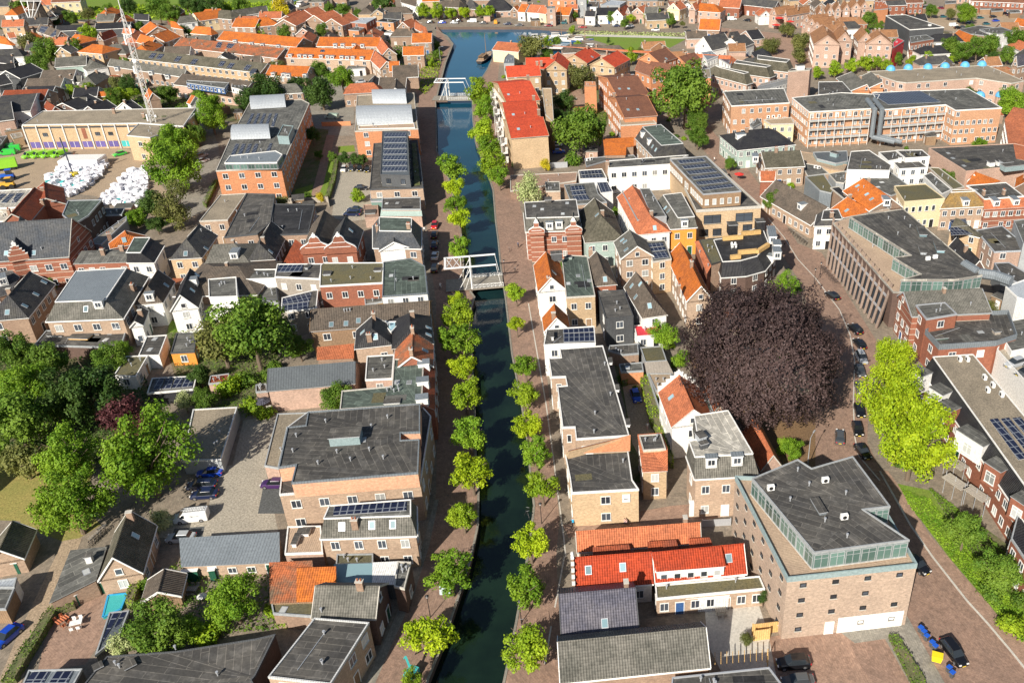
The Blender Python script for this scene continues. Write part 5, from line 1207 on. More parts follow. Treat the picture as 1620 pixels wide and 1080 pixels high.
m=MB();q0,q1,q2,q3=ga+Vector((.6,.2,0)),gb+Vector((.6,.2,0)),fb+Vector((.5,.3,-.2)),fa+Vector((.5,.3,-.2));m.face([q0,q1,q2,q3],'glass');m.build('glass_front',B.t,B.o)
# ------------------------------------------------------------------ right bank, middle
B=M('G1','55,118 520,90 545,245 70,258',10.4,7.6,[.3,.4,1.8,.4],'brickband','tgrey','bit','ornate_town_house','richly banded red and white town house with two white topped gables on the right quay','house',ex='d 282,345 368,335;s 145,150 215,178 400,218 440,122;b 270,110 1.6 2 .8 bit',ws=1.2)
G('G1','160,285','162,225','235,395',7.6,10.4,'brickband','tgrey',on=B,orn='1c',win=0);G('G1','492,262','488,205','572,385',7.6,10.6,'brickband','tgrey',on=B,orn='1c',win=0)
G('G1','745,240','685,78','600,485',6.4,10.6,'sage','tmoss','town_house','tall brown pyramid-like hipped roof above pale green walls','house',hip='1',ex='s 708,228',trim='white')
G('G1','1070,512','1000,365','922,630',8.4,11.2,'bricktan','tgrey','gabled_house','grey roofed gable house with white bargeboards and a scaffold balcony','house',ex='s 935,455 970,540 960,470',ws=.9)
F('G2','10,465 180,455 240,625 75,650',8.2,'brickyel','bitgrey','flat_house','ochre brick house with a white window band and four roof panels','house',rim='kerb',ex='p 30,490 160,480 172,510 42,522;p 45,530 178,518 190,545 55,560;p 62,570 195,555 222,610 80,625',ws=1.1)
F('B3','695,490 755,480 870,665 795,675',8.2,'brick','bitgreen','saddle_house','western grey flat dormer half of the orange hipped house','house',win=0,rim='grey')
B=G('B3','885,665','760,455','1005,750',6.8,9.8,'white','tterra','hipped_house','white fronted house with an orange ridge between two long grey dormers','house',hip='1',ex='s 903,722',ws=1.1)
F('B3','810,475 870,473 978,650 885,655',9.0,'grey','bitgrey',on=B,base=6.5,rim='grey',win=0)
B=M('G2','165,50 330,30 448,245 298,255',9.4,7.2,[.4,.4,1.5,2.2],'orangepaint','tgrey','bitgrey','mansard_house','orange brick fronted house with a grey mansard and an arched white dormer','house',ex='d 358,325;s 212,195 185,165',ws=1.1)
G('G2','505,865','318,478','375,1012',6.4,9.8,'bricktan','torange','gabled_house','house with a vivid orange roof left of the copper beech','house',ex='c 420,690 305,905;v 275,800',w2=2.6)
F('G2','458,478 490,460 600,670 560,752',[6.6,7.6,7.6,6.6],'brickred','tterra','lean_roof_house','red tiled slope with two small vents beside a mossy flat roof','house',win=0,ex='v 495,570 570,690',rim='kerb')
F('G2','490,455 620,440 700,640 600,672',7.8,'brick','mossroof','moss_roof_house','flat roof covered in moss between the red slope and the black roofed corner','house',win=0,rim='bit')
B=M('G2','620,455 790,430 1050,330 1110,480 1010,600 860,640 700,650',8.2,5.4,[.4,.4,2.2,2.4,2.4,2.2,.6],'brickdark','tblack','bitblack','corner_building','black mansard corner building with a sunken black roof terrace edged in pale timber','building',ex='b 785,390 2.2 2.2 2.4 tblack;b 1030,360 2.0 2.0 2.4 tblack;d 1140,420 1150,470 1190,545 1150,640 1190,610')
for a_,b_ in(('700,455','880,440'),('870,410','1040,395'),('840,580','1010,565'),('1010,575','1110,510'),('770,625','860,615')):
 p,q=W(px('G2',a_)[0],8.3),W(px('G2',b_)[0],8.3);m=MB();m.strip(p,q,.8,.9,'woodpale');m.build('timber_parapet',B.t,B.o)
B=F('G2','462,198 1045,160 B3:1232,280 B3:1000,290',8.8,'brickyel','bit','apartment_block','yellow brick apartment block with large windows and a glazed penthouse full of solar panels','apartments',rim='kerb',win=0,par=.5)
F('B3','1000,290 1210,510 1450,490 1225,270',12.6,'wood','bitgrey',on=B,base=8.8,rim='galv',win=1,wst='curtain',ws=1.6,ex=';'.join('p %d,%d %d,%d %d,%d %d,%d'%(1045+k*29,298+k*34,1205+k*36,285+k*32,1225+k*36,304+k*32,1063+k*29,318+k*34)for k in range(6)))
bx=W(px('G2','600,330')[0],6.0)
for(p,wd,ht,z)in(('608,330',4.4,2.3,5.4),('895,300',4.4,2.3,5.4),('535,450',2.2,1.9,2.0),('655,430',2.2,1.9,2.0),('930,395',2.4,1.9,2.6)):
 a_,b_=W(px('G2','462,200')[0],8.8),W(px('G2','1045,162')[0],8.8);e_=(b_-a_).normalized();x=px('G2',p)[0][0];f=(x-px('G2','462,200')[0][0])/(px('G2','1045,162')[0][0]-px('G2','462,200')[0][0])
 q=a_.lerp(b_,f)+Vector((e_.y,-e_.x,0))*.05-B.o;mobj('window',window_mesh(wd,ht,'dark'),B.t,(q.x,q.y,z),math.atan2(e_.y,e_.x))
F('B3','960,515 1050,505 1155,650 1060,665',7.4,'brickred','bitgrey','flat_house','grey roofed house with a red brick back wall beside the penthouse block','house',win=0,rim='kerb')
F('B3','605,300 1000,270 1115,262 1000,320 610,345',7.6,'white','bitgrey','white_building','long white rendered house with tall windows and grey shutters','house',rim='white',ws=.9,ex='c 605,330;v 825,298')
F('B3','420,360 570,350 600,410 430,415',5.0,'white','bitgrey','flat_annex','small flat roof with two solar rows west of the long white house','annex',rim='white',win=0,ex='p 430,365 560,358 568,380 435,388;p 436,392 570,384 580,405 440,410')
F('B3','330,450 520,435 545,505 600,560 400,575 365,540',6.2,'bricktan','bitgrey','flat_building','flat roof with a stack of dark solar rows behind the banded town house','building',rim='grey',win=0,ex='p 365,462 450,456 462,482 372,490;p 376,495 465,487 470,510 380,518;p 384,524 476,515 492,545 394,552')
F('B3','535,435 605,430 638,495 560,505',5.2,'white','bitgrey','flat_annex','lean solar roof at the corner of the long white house','annex',win=0,rim='white',ex='p 540,438 602,434 632,492 562,500')
F('B3','210,432 300,430 305,490 215,492',5.0,'bricktan','bitgrey','flat_annex','little square felt roof beside the shaggy quay tree','annex',rim='kerb',win=0)
F('B3','-10,392 415,370 405,425 -10,490',2.6,'walkred','walkred','brick_terrace','raised red brick courtyard deck with a dark slot','terrace',win=0,rim='kerb')
F('B3','460,285 560,275 770,262 790,285 590,300 470,335',4.0,'brick','bitgrey','flat_annex','cluttered dark flat roofs under the orange tiled annex','annex',rim='galv',win=0,ex='u 500,295 480,300')
F('E2','85,858 350,840 352,920 285,928 280,998 100,1000',[6.4,6.4,5.6,5.6,4.8,4.8],'brick','torange','annex','bright orange tiled annex west of the green-topped mansard block','annex',win=0,rim='torange')
M('E2','435,745 600,725 800,895 605,912',10.6,7.0,[1.0,1.2,.3,2.2],'bricktan','tdark','bitgreen','mansard_block','brick mansard block with a green-grey flat top and white framed dormers','apartments',trim='greywhite',ex='d 430,830 490,895;s 525,920 555,950;v 560,745 630,790 700,850',ws=.8)
# brown gabled apartments by the big round tree
G('E2','480,470','190,490','505,650',10.0,12.8,'brickorange','tcocoa','gabled_flats','southernmost cocoa roofed block of the flats west of the big round tree','apartments',ex='s 393,588 305,590;c 180,475;v 290,500',trim='brickorange')
G('E2','395,290','115,310','415,465',10.6,13.4,'brickorange','tcocoa','gabled_flats','second cocoa roofed block with a white skylight west of the big round tree','apartments',ex='s 310,402 228,402;v 210,312',trim='brickorange')
B=G('E2','480,180','400,150','560,315',10.4,13.8,'brickorange','tcocoa','gabled_flats','cocoa roofed block whose tall gable front looks past the big round tree','apartments',ex='s 345,275',trim='brickorange',w2=8)
G('E2','690,185','510,160','600,335',10.2,13.0,'brickorange','tcocoa','gabled_flats','cocoa roofed block behind the big round tree with stepped brick gable','apartments',ex='s 580,278',trim='brickorange')
G('E2','645,35','490,85','700,190',10.2,13.4,'brickorange','tcocoa','gabled_flats','northernmost cocoa roofed block with brick gables next to the park','apartments',ex='s 648,132',trim='brickorange')
G('E2','905,80','760,120','930,160',8.0,10.4,'brickorange','tcocoa','gabled_flats','low cocoa roof peeping out behind the big round tree','apartments',trim='brickorange')
F('E2','225,680 500,650 560,712 240,732',8.6,'brickorange','sand','flat_building','sandy flat roof on orange brick in front of the cocoa roofs','building',rim='kerb',ws=.4,ex='v 330,695 380,680')
F('E2','935,230 1040,222 1050,300 938,300',10.4,'brickorange','gravel','stair_tower','brown flat roofed tower hidden by the big round tree','tower',win=0)
F('E1','935,225 1035,225 1042,262 935,262',10.4,'brickorange','brickorange','stair_tower','orange brick stair tower between the courtyard trees and the cocoa roofs','tower',win=0,rim='brick')
# bright red roofs along the right quay
G('E1','565,545','230,570','575,715',9.8,12.6,'brickyel','tbright','gabled_flats','southernmost bright red roof with a blank ochre end wall on the right quay','apartments',ex='s 342,650;c 525,510;v 452,640',trim='brickyel',win=0)
G('E1','500,400','195,420','520,575',9.8,12.8,'brickyel','tbright','gabled_flats','second bright red roof from the south with two slit skylights','apartments',ex='s 296,520;c 480,385;v 400,517',trim='brickyel')
G('E1','450,220','155,245','470,400',9.8,12.8,'brickyel','tbright','gabled_flats','third bright red roof from the south with a dark square skylight','apartments',ex='s 252,340;c 428,200;v 355,332',trim='brickyel')
G('E1','530,75','225,90','530,255',9.8,12.6,'brickyel','tbright','gabled_flats','fourth bright red roof from the south with a white skylight and paired chimneys','apartments',ex='s 316,193;c 510,75 548,70',trim='brickyel')
G('E1','655,10','405,15','600,170',9.6,12.6,'brickyel','tbright','gabled_flats','northern bright red roof of the quay row behind the paired chimneys','apartments',ex='c 640,15',trim='brickyel')
G('E1','680,15','700,-40','770,155',9.4,12.8,'brickyel','tbright','gabled_flats','bright red roof with an ochre gable front onto the courtyard','apartments',trim='brickyel')
G('T5','780,560','880,505','870,712',9.2,12.2,'brickyel','tbright','gabled_flats','bright red roof turned diagonally beside the moored boats','apartments',ex='s 925,610',trim='brickyel')
G('T5','1085,600','1200,545','1190,762',9.2,12.2,'brickyel','tbright','gabled_flats','bright red roof with two small gable windows next to the cocoa roofs','apartments',trim='brickyel',ex='c 1085,580')
F('E1','555,285 640,285 660,590 585,520',10.4,'brickyel','brickyel','stair_tower','tall ochre stair tower east of the bright red roofs','tower',rim='kerb',win=0)
F('E1','480,310 560,300 575,350 490,360',9.0,'brickyel','mossroof','stair_tower','mossy topped tower block with twin windows between red roofs and stair tower','tower',rim='kerb')
for k,p in enumerate(('130,430','160,580','190,700','225,850')):
 q=W(px('E1',p)[0],4);m=MB()
 for z in(1.2,4.2,7.2):m.box(Vector((q.x,q.y,z)),1.6,6.0,.2,'white',R(8));m.box(Vector((q.x-.75,q.y,z+.2)),.08,6.0,.9,'whitepaint',R(8))
 for dy in(-2.8,2.8):m.bar((q.x-.7,q.y+dy,0),(q.x-.7,q.y+dy,9.5),.08,'whitepaint')
 t=m.build('balcony_tower',None,Vector((q.x,q.y,0)));tag(t,'white balcony stack, %s from the south beside the bright red quay roofs'%ORD[3-k],'balcony','balcony stacks on the right quay')
F('B4','285,245 500,236 505,300 430,315 310,285',3.4,'teal','steel','pavilion','dark teal roofed pavilion at the foot of the gallery flats','pavilion',win=0,rim='grey',ex='b 420,270 2.4 1.6 1.2 teal')
F('B4','205,240 290,252 430,318 500,322 480,362 400,350 215,300',2.6,'brickyel','sand','ramp_building','curving pale brick ramp wall below the gallery flats','ramp',win=0,rim='bricktan')
F('B4','205,310 330,332 385,378 250,395',4.0,'bricktan','bitgrey','flat_shop','cluttered grey flat roof behind the mossy chimneyed roof','shop',rim='kerb',ex='u 300,345 320,350')
F('B4','385,382 500,362 520,395 480,440 430,432',4.6,'grey','bitgrey','flat_shop','small grey roof between the metal clad house and the grey shop roof','shop',rim='kerb',win=0)
# ---- upper right: flats and shops
B=F('P','1253,155 1280,177.5 1379,172 1392,150 1330,147',11.6,'brickapricot','bitgrey','flats_block','western wing of the long gallery flats with white balcony frames','apartments',rim='white',ws=1.3,st=2.9,ex='v 1310,160 1312,150 1272,152 1318,168')
B2=F('P','1380,147 1395,174 1496,166 1512,175 1585,171 1532,141',11.6,'brickapricot','bitgrey','flats_block','eastern wing of the gallery flats with a field of solar panels and ochre end wall','apartments',rim='white',ws=1.3,st=2.9,ex='p 1378,149 1455,144 1488,162 1405,166;v 1470,152 1495,147 1512,158')
for(Bk,a_,b_)in((B,(1280,177.5),(1375,172)),(B2,(1396,173.5),(1494,166))):
 p,q=W(a_,11.6),W(b_,11.6);e_=(q-p).normalized();nn=Vector((e_.y,-e_.x,0));L=(q-p).length
 for z in(2.9,5.8,8.7):
  m=MB();c=p.lerp(q,.5)+nn*.75;m.box(Vector((c.x,c.y,z)),L,1.5,.2,'kerb',math.atan2(e_.y,e_.x));c2=p.lerp(q,.5)+nn*1.48;m.box(Vector((c2.x,c2.y,z+.2)),L,.06,.55,'grey',math.atan2(e_.y,e_.x));m.build('gallery',Bk.t,Bk.o)
 for k in range(8):
  m=MB();c=p+e_*L*k/7+nn*1.5;m.bar(Vector((c.x,c.y,0)),Vector((c.x,c.y,11.5)),.09,'whitepaint');m.build('gallery_post',Bk.t,Bk.o)
t=thing('air_ducts',W((1392,240),0),'pair of fat silver air ducts climbing the front of the gallery flats','duct');o=t.location
for dx in(0,2.3):
 m=MB();top=W((1372+dx*5,158),12.4);kn=W((1383+dx*5,172),12.2);bt=Vector((kn.x,kn.y-1.2,3.2));kn2=Vector((kn.x,kn.y-1.2,12.2));m.bar(top,kn2,.8,'zinc',10);m.bar(kn2,bt,.8,'zinc',10);m.bar(bt,bt+Vector((7,-3,-.8)),.8,'zinc',10);m.build('duct',t,Vector(o))
F('P','1144,145 1157,168 1249,163 1240,140',10.6,'brickapricot','bitgrey','flats_block','grey roofed brick flats between the round tree and the gallery flats','apartments',rim='white',ex='v 1197,157 1206,161 1221,158')
F('E3','615,510 860,490 888,545 680,550',6.8,'cream','sand','office_annex','cream walled annex with three white units on its flat roof','building',rim='kerb',win=1,ws=1.2,ex='u 655,495 700,492 752,488')
G('E3','665,590','455,610','755,752',5.8,9.2,'sage','tblack','corner_house','pale green corner house with a big black hipped roof and tan chimney','house',hip='12',ex='c 462,620;d 375,680',ws=1.2)
F('E3','490,555 560,495 600,540 520,585',7.0,'white','bitgrey','flat_annex','small dark roof with a bend behind the black hipped corner house','annex',win=0)
G('E3','945,790','590,805','950,935',5.8,8.6,'bricktan','tmoss','shop_house','mossy grey roof with two chimneys above a tan back wall','house',ex='c 725,800 815,790;d 540,880')
G('E5','440,180','300,180','435,270',4.8,7.6,'brickred','tterra','small_house','small terracotta roof with a white edged brick gable on the shopping street','house',ws=1.2)
G('E5','880,490','440,255','755,668',3.6,7.6,'bricktan','tbrown','long_house','long ribbed brown roof with one zinc dormer above the bicycles','house',ex='d 655,515;v 570,335',ws=1.1)
M('E5','870,530 1000,520 1040,610 850,615',7.6,6.4,[.5,.5,.9,1.6],'white','tdark','tdark','corner_house','white corner house with arched blue framed windows on the shopping street','house',ex='c 940,590',ws=1.3)
F('E5','705,225 870,205 960,340 940,375 835,350',5.4,'zinc','mossroof','metal_clad_house','grey metal sided house with a mossy brown flat roof','house',win=0,rim='grey',ex='v 865,330')
F('E5','930,325 1010,315 1105,405 1060,430',5.8,'brick','bitblack','flat_annex','small black roof beside the vivid orange roofs','annex',win=0,rim='kerb',ex='v 1058,388')
G('B4','740,510','600,412','640,620',6.6,9.6,'brick','torange','shop_house','large vivid orange roof with two skylights and a dark dormer','house',ex='s 655,540 625,510 565,458;d 750,575;v 570,492 605,470',w2=4)
G('B4','550,560','500,530','480,660',5.6,8.2,'brick','torange','shop_house','smaller orange hipped roof in front of the large vivid orange roof','house',hip='1',ex='s 498,612',win=0)
F('B4','490,365 740,345 910,470 780,520 690,480 600,412',6.8,'brick','bitgrey','shop','grey shop roof with three white roof lights north of the orange roofs','shop',win=0,rim='grey',ex='s 720,435 695,465 820,457;v 935,455')
F('B4','525,240 640,232 780,325 770,360 500,355',9.0,'white','bit','white_block','long low white walled block with a dark bent roof','building',rim='white',win=0)
F('B4','810,232 975,230 1025,272 870,282',9.4,'white','bit','white_block','upper white box with a black roof and small windows','building',rim='white')
F('B4','700,245 810,235 870,280 760,300',9.0,'white','bit','white_block','middle black roof between two white walled blocks','building',rim='white',win=0)
F('B4','785,300 935,285 1010,340 830,350',8.2,'white','bit','white_block','front white cube with a blue band and small square windows','building',rim='white',ex='b 832,308 .8 .8 1.6 white')
F('B4','1018,218 1560,190 1720,230 1720,330 1440,345 1255,365',8.6,'brickpink','bit','shopping_hall','large brown-black shopping hall roof with faded skylights','shop',rim='brickpink',win=0,ex='s 1140,250 1170,282 1240,330;b 1500,335 3 2.4 1.6 silver;b 1408,330 1.6 1.6 1.2 white;b 1460,325 1.6 1.6 1.2 white;b 1560,350 8 2.4 1.4 teal;v 1485,240')
G('E6','705,125','690,150','610,240',6.4,8.6,'brickyel','torange','shop_house','orange hipped wedge of roof against the shopping hall','house',hip='1',win=0)
F('E6','625,240 700,128 920,212 800,240',[7.0,8.8,7.0,7.0],'brick','torange','shop_house','orange tiled slope spreading east from the hall corner','house',win=0)
F('E6','620,250 975,222 1137,345 780,370 690,290',7.8,'brickorange','bit','terrace_shop','dark flat roof with two tan chimneys above an orange tiled front','shop',rim='white',ex='c 770,335 950,330;s 700,285',win=1)
F('E6','780,372 1137,345 1200,440 780,465',[7.7,7.7,6.0,6.0],'brickband','tterra','shop_house','orange tiled mansard front with two white arched dormers','house',rim='white',ex='d 885,430 1062,420',ws=1.4)
G('E6','1110,165','1200,120','1050,270',6.0,8.6,'brick','torange','shop_house','orange ridge roof cut by the right edge near the silver ducts','house',win=0)
M('E6','490,290 665,285 690,300 480,310',9.0,6.2,[1.0,1.2,3.8,1.4],'bricktan','tochre','tochre','steep_roof_house','house with a steep ochre mottled roof and one ornate white dormer','house',ex='d 612,425',ws=1.3)
F('E6','-30,255 250,235 425,365 60,395',7.8,'cream','mossroof','cream_framed_shop','shop with a cream framed front of white and blue panels','shop',rim='cream',win=1,ws=1.6,ex='v 65,365')
F('E6','232,160 300,130 485,285 400,325',7.4,'greywhite','bitgrey','narrow_block','narrow white clad block running down from the shopping hall','building',rim='white',win=1,ws=.6)
F('E6','280,85 370,90 600,260 500,285',7.0,'brick','mossroof','mossy_building','mossy brown roof between the white cube and the hall wall','building',win=0,rim='kerb')
G('E6','560,555','520,545','740,722',5.4,8.4,'brickyel','tmoss','pyramid_roof_house','pyramid mossy roof with two black solar panels behind the finned block','house',hip='12',ex='p 472,558 615,548 628,612 480,622;p 470,632 660,615 675,685 480,698')
G('E6','560,745','740,925','455,800',4.0,6.4,'brickdark','tblack','small_house','small black roof tucked beside the finned block','house',win=0,ex='v 515,850')
F('E6','705,650 940,610 1200,830 870,845',5.4,'brickpink','bit','flat_shop','dark flat roof with silver edges on the right side above pink arches','shop',rim='silver',ws=.8,ex='s 1000,705')
F('E6','1045,565 1200,545 1200,790 1130,770',7.6,'grey','bitgrey','grey_block','grey rendered block cut by the right edge','building',rim='grey',win=0)
F('E6','870,945 1000,940 1200,1060 1100,1130 940,1060',5.2,'zinc','bit','flat_shop','low dark roof right of the fat silver duct bank','shop',rim='galv',win=0)
F('P','1600,250 1590,190 1604,170 1680,185 1700,270',[8.4,8.4,10,10,9],'brick','tterra','brick_house','brown brick house with an orange slope at the right edge below the trees','house',rim='kerb')
t=thing('duct_bank',W((1560,438),0),'bank of fat pale silver air ducts on the finned block','duct');o=Vector(t.location);m=MB()
for a_,b_ in(((1525,418),(1548,432)),((1548,432),(1575,436)),((1575,436),(1600,445))):
 m.bar(W(a_,11.2),W(b_,11.2),1.1,'zinc',8)
m.build('duct',t,o)
# ------------------------------------------------------------------ far left: municipal yard and terraces
B=F('P','68,176 310,171 290,200 222,195 35,198',8.2,'brickyel','gravel','depot_building','long pale yellow depot with a gravel roof and purple ground floor windows','building',rim='greywhite',win=0,ex='c 181,180 228,186;v 60,193',st=3.4)
a_,b_=W((35,198),8.2),W((222,195),8.2);e_=(b_-a_).normalized();nn=Vector((e_.y,-e_.x,0));L=(b_-a_).length;ro=math.atan2(e_.y,e_.x)
for k in range(10):
 c=a_+e_*(L*k/9)+nn*.12;m=MB();m.box(Vector((c.x,c.y,0)),.35,.35,8.0,'greywhite',ro);m.build('pilaster',B.t,B.o)
 if k<9:
  c=a_+e_*(L*(k+.5)/9)+nn*.05;m=MB();m.box(Vector((c.x,c.y,.6)),L/9-1.1,.1,1.9,'purple' if k!=7 else 'aqua',ro);m.box(Vector((c.x,c.y,.6)),.12,.2,1.9,'whitepaint',ro);m.build('window',B.t,B.o)
  m=MB();m.box(Vector((c.x,c.y,7.0)),L/9-.6,.1,.5,'glass',ro);m.build('window_strip',B.t,B.o)
  if k in(1,5,6):mobj('window',window_mesh(1.5,1.1,'dark'),B.t,(c.x-B.o.x,c.y-B.o.y,4.4),ro)
  if k==4:m=MB();m.box(Vector((c.x,c.y,3.4)),1.2,.1,3.4,'brickred',ro);m.build('panel',B.t,B.o)
F('B1','880,60 1235,0 1150,85 950,152 803,138',8.0,'brickyel','gravel','depot_building','pale yellow depot wing with its blank corner behind the tall maple','building',rim='greywhite',win=1,ws=.4)
F('E8','90,870 190,850 205,885 115,905',3.0,'brickyel','gravel','depot_hut','small yellow brick hut at the west end of the depot','hut',rim='kerb',win=0)
F('E8','-60,900 65,880 10,960 -80,990',3.0,'greydark','bit','depot_shed','dark flat shed beside the bright green vans','shed',win=0)
G('E8','495,365','250,372','480,495',5.0,7.6,'white','tbrown','row_house','brown roofed row house with a white wall facing the gardens','house')
G('E8','610,290','385,298','625,400',5.0,7.6,'white','tbrown','row_house','grey brown row house with a tall white gable behind the brown one','house')
G('E8','715,170','500,185','740,300',5.0,7.6,'sage','tgrey','row_house','grey row house with a pale blue gable at the upper end of the gardens','house')
G('E8','840,215','760,160','900,215',4.0,6.4,'white','tgrey','row_house','small pyramid roof east of the pale blue gable','house',hip='12')
G('E8','345,470','40,478','340,600',5.0,7.6,'brick','tred','row_house','rust red roofed row house above the mown grass strip','house')
G('E8','205,515','5,530','275,660',5.0,7.6,'white','tdark','row_house','dark roofed row house with a white gable edge near the left edge','house')
G('E8','100,580','-60,600','65,745',5.0,7.8,'brickpink','tdark','row_house','nearest dark row house at the left edge with its black gable','house')
G('E8','395,440','215,445','410,560',4.6,7.0,'brickdark','tblack','row_house','black roofed row house between the brown and rust red ones','house')
G('E8','480,610','420,570','460,680',3.6,5.6,'brickred','tred','cottage','small dark red gable against the back of the depot','cottage',win=0)
for k,(p,q,e_,nm)in enumerate((('630,345','735,345','640,405','white cottage with a grey roof among the gardens'),('720,455','890,445','720,480','low grey garden building near the orange shed'),('800,510','560,590','870,600','first black tiled roof behind the depot'),('960,560','790,620','1000,640','second black tiled roof behind the depot'),('680,540','780,540','670,600','grey dormered roof behind the depot'))):
 G('E8',p,q,e_,3.6,5.8,'white' if k<2 else 'brickdark','tgrey' if k in(0,4)else 'tblack','cottage',nm,'cottage')
G('E8','790,500','1010,480','800,525',3.0,4.4,'woodpale','torange','garden_shed','long low orange garden roof behind the depot','shed',win=0)
G('E8','1105,585','1180,560','1040,640',4.4,7.0,'white','tblack','cottage','white gabled cottage with a black slope left of the radio mast','cottage')
G('A1','940,560','965,590','1000,610',4.4,7.0,'brick','torange','cottage','half orange gable right of the radio mast','cottage',win=0)
G('A1','1235,612','1215,605','1180,655',4.0,6.4,'white','torange','cottage','little white and orange gable by the tall light green tree','cottage',win=0)
# dark zinc mansards at the left edge
for k,(r1,r2,e_,nm)in enumerate((('150,610','-60,590','140,690','back white banded dark roof with oval dormers at the left edge'),('150,680','-60,700','150,760','middle dark roof with white oval dormers at the left edge'),('330,680','60,760','380,800','slanting blue black terrace roof at the left edge'),('60,800','-90,830','90,900','nearest blue black terrace roof at the left edge'))):
 G('T1',r1,r2,e_,5.2,8.0,'greydark','tblack','terrace',nm,'terrace',ex='')
G('T1','50,400','-80,380','197,505',4.8,8.0,'white','torange','hipped_house','orange hipped house touching the left edge of the view','house',hip='1')
G('T1','150,350','70,360','180,405',3.8,5.8,'white','tterra','outbuilding','small pink tiled roofs behind the orange hipped house','outbuilding',win=0)
G('T1','650,335','430,262','590,412',5.8,8.8,'brick','tbrown','solar_house','brown brick block with three dark solar fields below the windmill','house',ex='p 440,285 520,290 470,360 415,340;p 600,320 650,340 590,400 535,385')
G('T1','860,378','800,372','950,490',3.6,6.2,'brick','torange','hipped_house','small orange house with one dark skylight right of the brown brick block','house',hip='1',ex='s 832,410')
G('T1','1112,350','1200,318','1035,440',5.0,7.8,'brick','tred','gabled_house','house with a red roof and white edged brick gable below the dark warehouses','house')
G('T1','1100,488','985,478','912,568',6.0,8.4,'brickyel','torange','hipped_house','tan brick house with a bright orange hipped roof left of the radio mast','house',hip='12')
G('T1','1290,480','1195,478','1330,590',4.4,7.2,'brick','tgrey','hipped_house','grey hipped roof directly behind the radio mast','house',hip='12')
G('T1','1400,238','1025,255','1385,305',4.0,6.0,'greydark','tblack','warehouse','long black warehouse roof behind the red gabled house','warehouse',win=0)
G('T1','875,272','600,282','880,328',4.0,6.0,'greydark','tblack','warehouse','shorter black warehouse roof east of the windmill','warehouse',win=0)
G('T1','1570,158','1432,150','1590,225',3.6,6.4,'greydark','tblack','barn','black steep barn roof beside the far green hedge','barn',win=0)
G('T1','815,-32','565,-22','828,40',6.6,8.4,'cream','tcocoa','flats_block','cream walled flats right behind the windmill','apartments')
G('T1','1440,318','1320,303','1480,362',5.4,7.6,'white','tterra','gabled_house','white house with a red roof touching the radio mast','house')
FR=[('T2','330,290','255,235','165,372','torange','brick','','orange roofed house with a white gable window right of the radio mast'),('T2','520,238','470,230','610,322','torange','brick','12','orange pyramid roofed house with white dormer windows'),('T2','450,320','380,345','460,460','torange','brick','','tall orange gable with a black boarded front'),('T2','250,400','150,370','280,510','torange','brick','','two toned orange house at the head of the dark terrace'),('T2','1000,108','712,148','1035,215','torange','cream','','large cream house with a broad orange roof and white dormers'),('T2','900,300','740,285','680,362','torange','brick','12','orange hipped house with three solar panels'),('T2','1315,205','1165,202','1300,352','torange','brick','','smooth bright orange steep roof with a dark side gable'),('T2','1510,190','1390,200','1525,305','torange','brick','12','orange hipped house with a small solar panel by the yellow tree'),('T2','1450,72','1130,118','1515,132','tgrey','white','','long grey roofed house with three chimneys by the far water'),('T2','700,168','570,182','705,245','tgrey','white','12','low grey hipped roof left of the large cream house'),('T2','1110,120','1010,112','1100,240','tmoss','brick','12','mossy hipped roof behind the large cream house'),('T3','500,112','375,160','480,240','tterra','brick','','long red roofed house with a white side extension'),('T3','600,85','515,125','575,285','tterra','brick','','steep red roof with black boarded dormers'),('T3','700,75','640,90','690,190','tterra','brick','','steep red roof joined to the black dormered one'),('T3','722,150','860,112','800,285','tterra','brick','','gambrel fronted brick house with two small windows'),('T3','905,185','1040,143','1000,325','tterra','brick','','white edged gambrel house next to the flat brick block'),('T4','250,240','370,195','200,300','tterra','brick','','red roofed corner house with two pale gables by the far quay path'),('T4','500,300','380,240','480,365','tterra','brick','1','red hipped roof with a round dish beside the far quay path'),('T4','555,360','350,365','560,462','torange','brick','','bright orange roof with a small front gable by the quay path'),('T4','480,500','268,505','250,600','torange','brick','','bright orange roof set over a dark glazed balcony'),('T4','215,660','100,665','215,715','torange','brick','','small orange roof left of the big brown roofs')]
for(s,a,b,e_,rf,wl,hp,lb)in FR:G(s,a,b,e_,5.4,8.4,wl,rf,'house',lb,'house',hip=hp)
G('P','451,78','286.7,60.4','280,79',5.6,8.4,'brick','tmix','terrace','long rust orange terrace with a row of tiny skylights','terrace',ws=.6,ex='p 345,67 352,67 349,76 341,76;p 361,69 372,70 366,77 358,76;v 380,74 300,70 320,72')
B=G('P','480,61','354,50','356,66',5.6,8.4,'brick','torange','terrace','orange terrace with four white edged gables behind the rust one','terrace',ws=.8,ex='d 372,68 398,72 415,74 440,76')
G('T3','1370,408','712,402','790,512',5.6,8.4,'bricktan','torange','terrace','upper bright orange terrace ending in a brown cross gable','terrace',ex='d 880,500 960,500 1080,500 1170,505',ws=.6)
G('T3','1300,540','395,512','335,662',5.6,8.6,'bricktan','torange','terrace','lower bright orange terrace with long white dormers','terrace',ex='d 400,612 500,615 560,618 620,620 730,622 800,625 850,628 950,630 1010,635 1070,635 1165,640;p 725,535 770,535 765,560 718,560',ws=.6)
G('T3','1450,520','1360,400','1290,470',5.4,8.2,'bricktan','tterra','cross_gable','brown red cross gable at the end of the upper orange terrace','house')
G('T3','1430,660','1300,545','1245,640',5.4,8.2,'bricktan','tterra','cross_gable','brown red cross gable at the end of the lower orange terrace','house')
G('A2','345,425','92,415','140,515',5.4,8.2,'bricktan','torange','terrace','short orange terrace of four houses left of the big lime trees','terrace',ex='d 110,480 175,485 205,488 310,490')
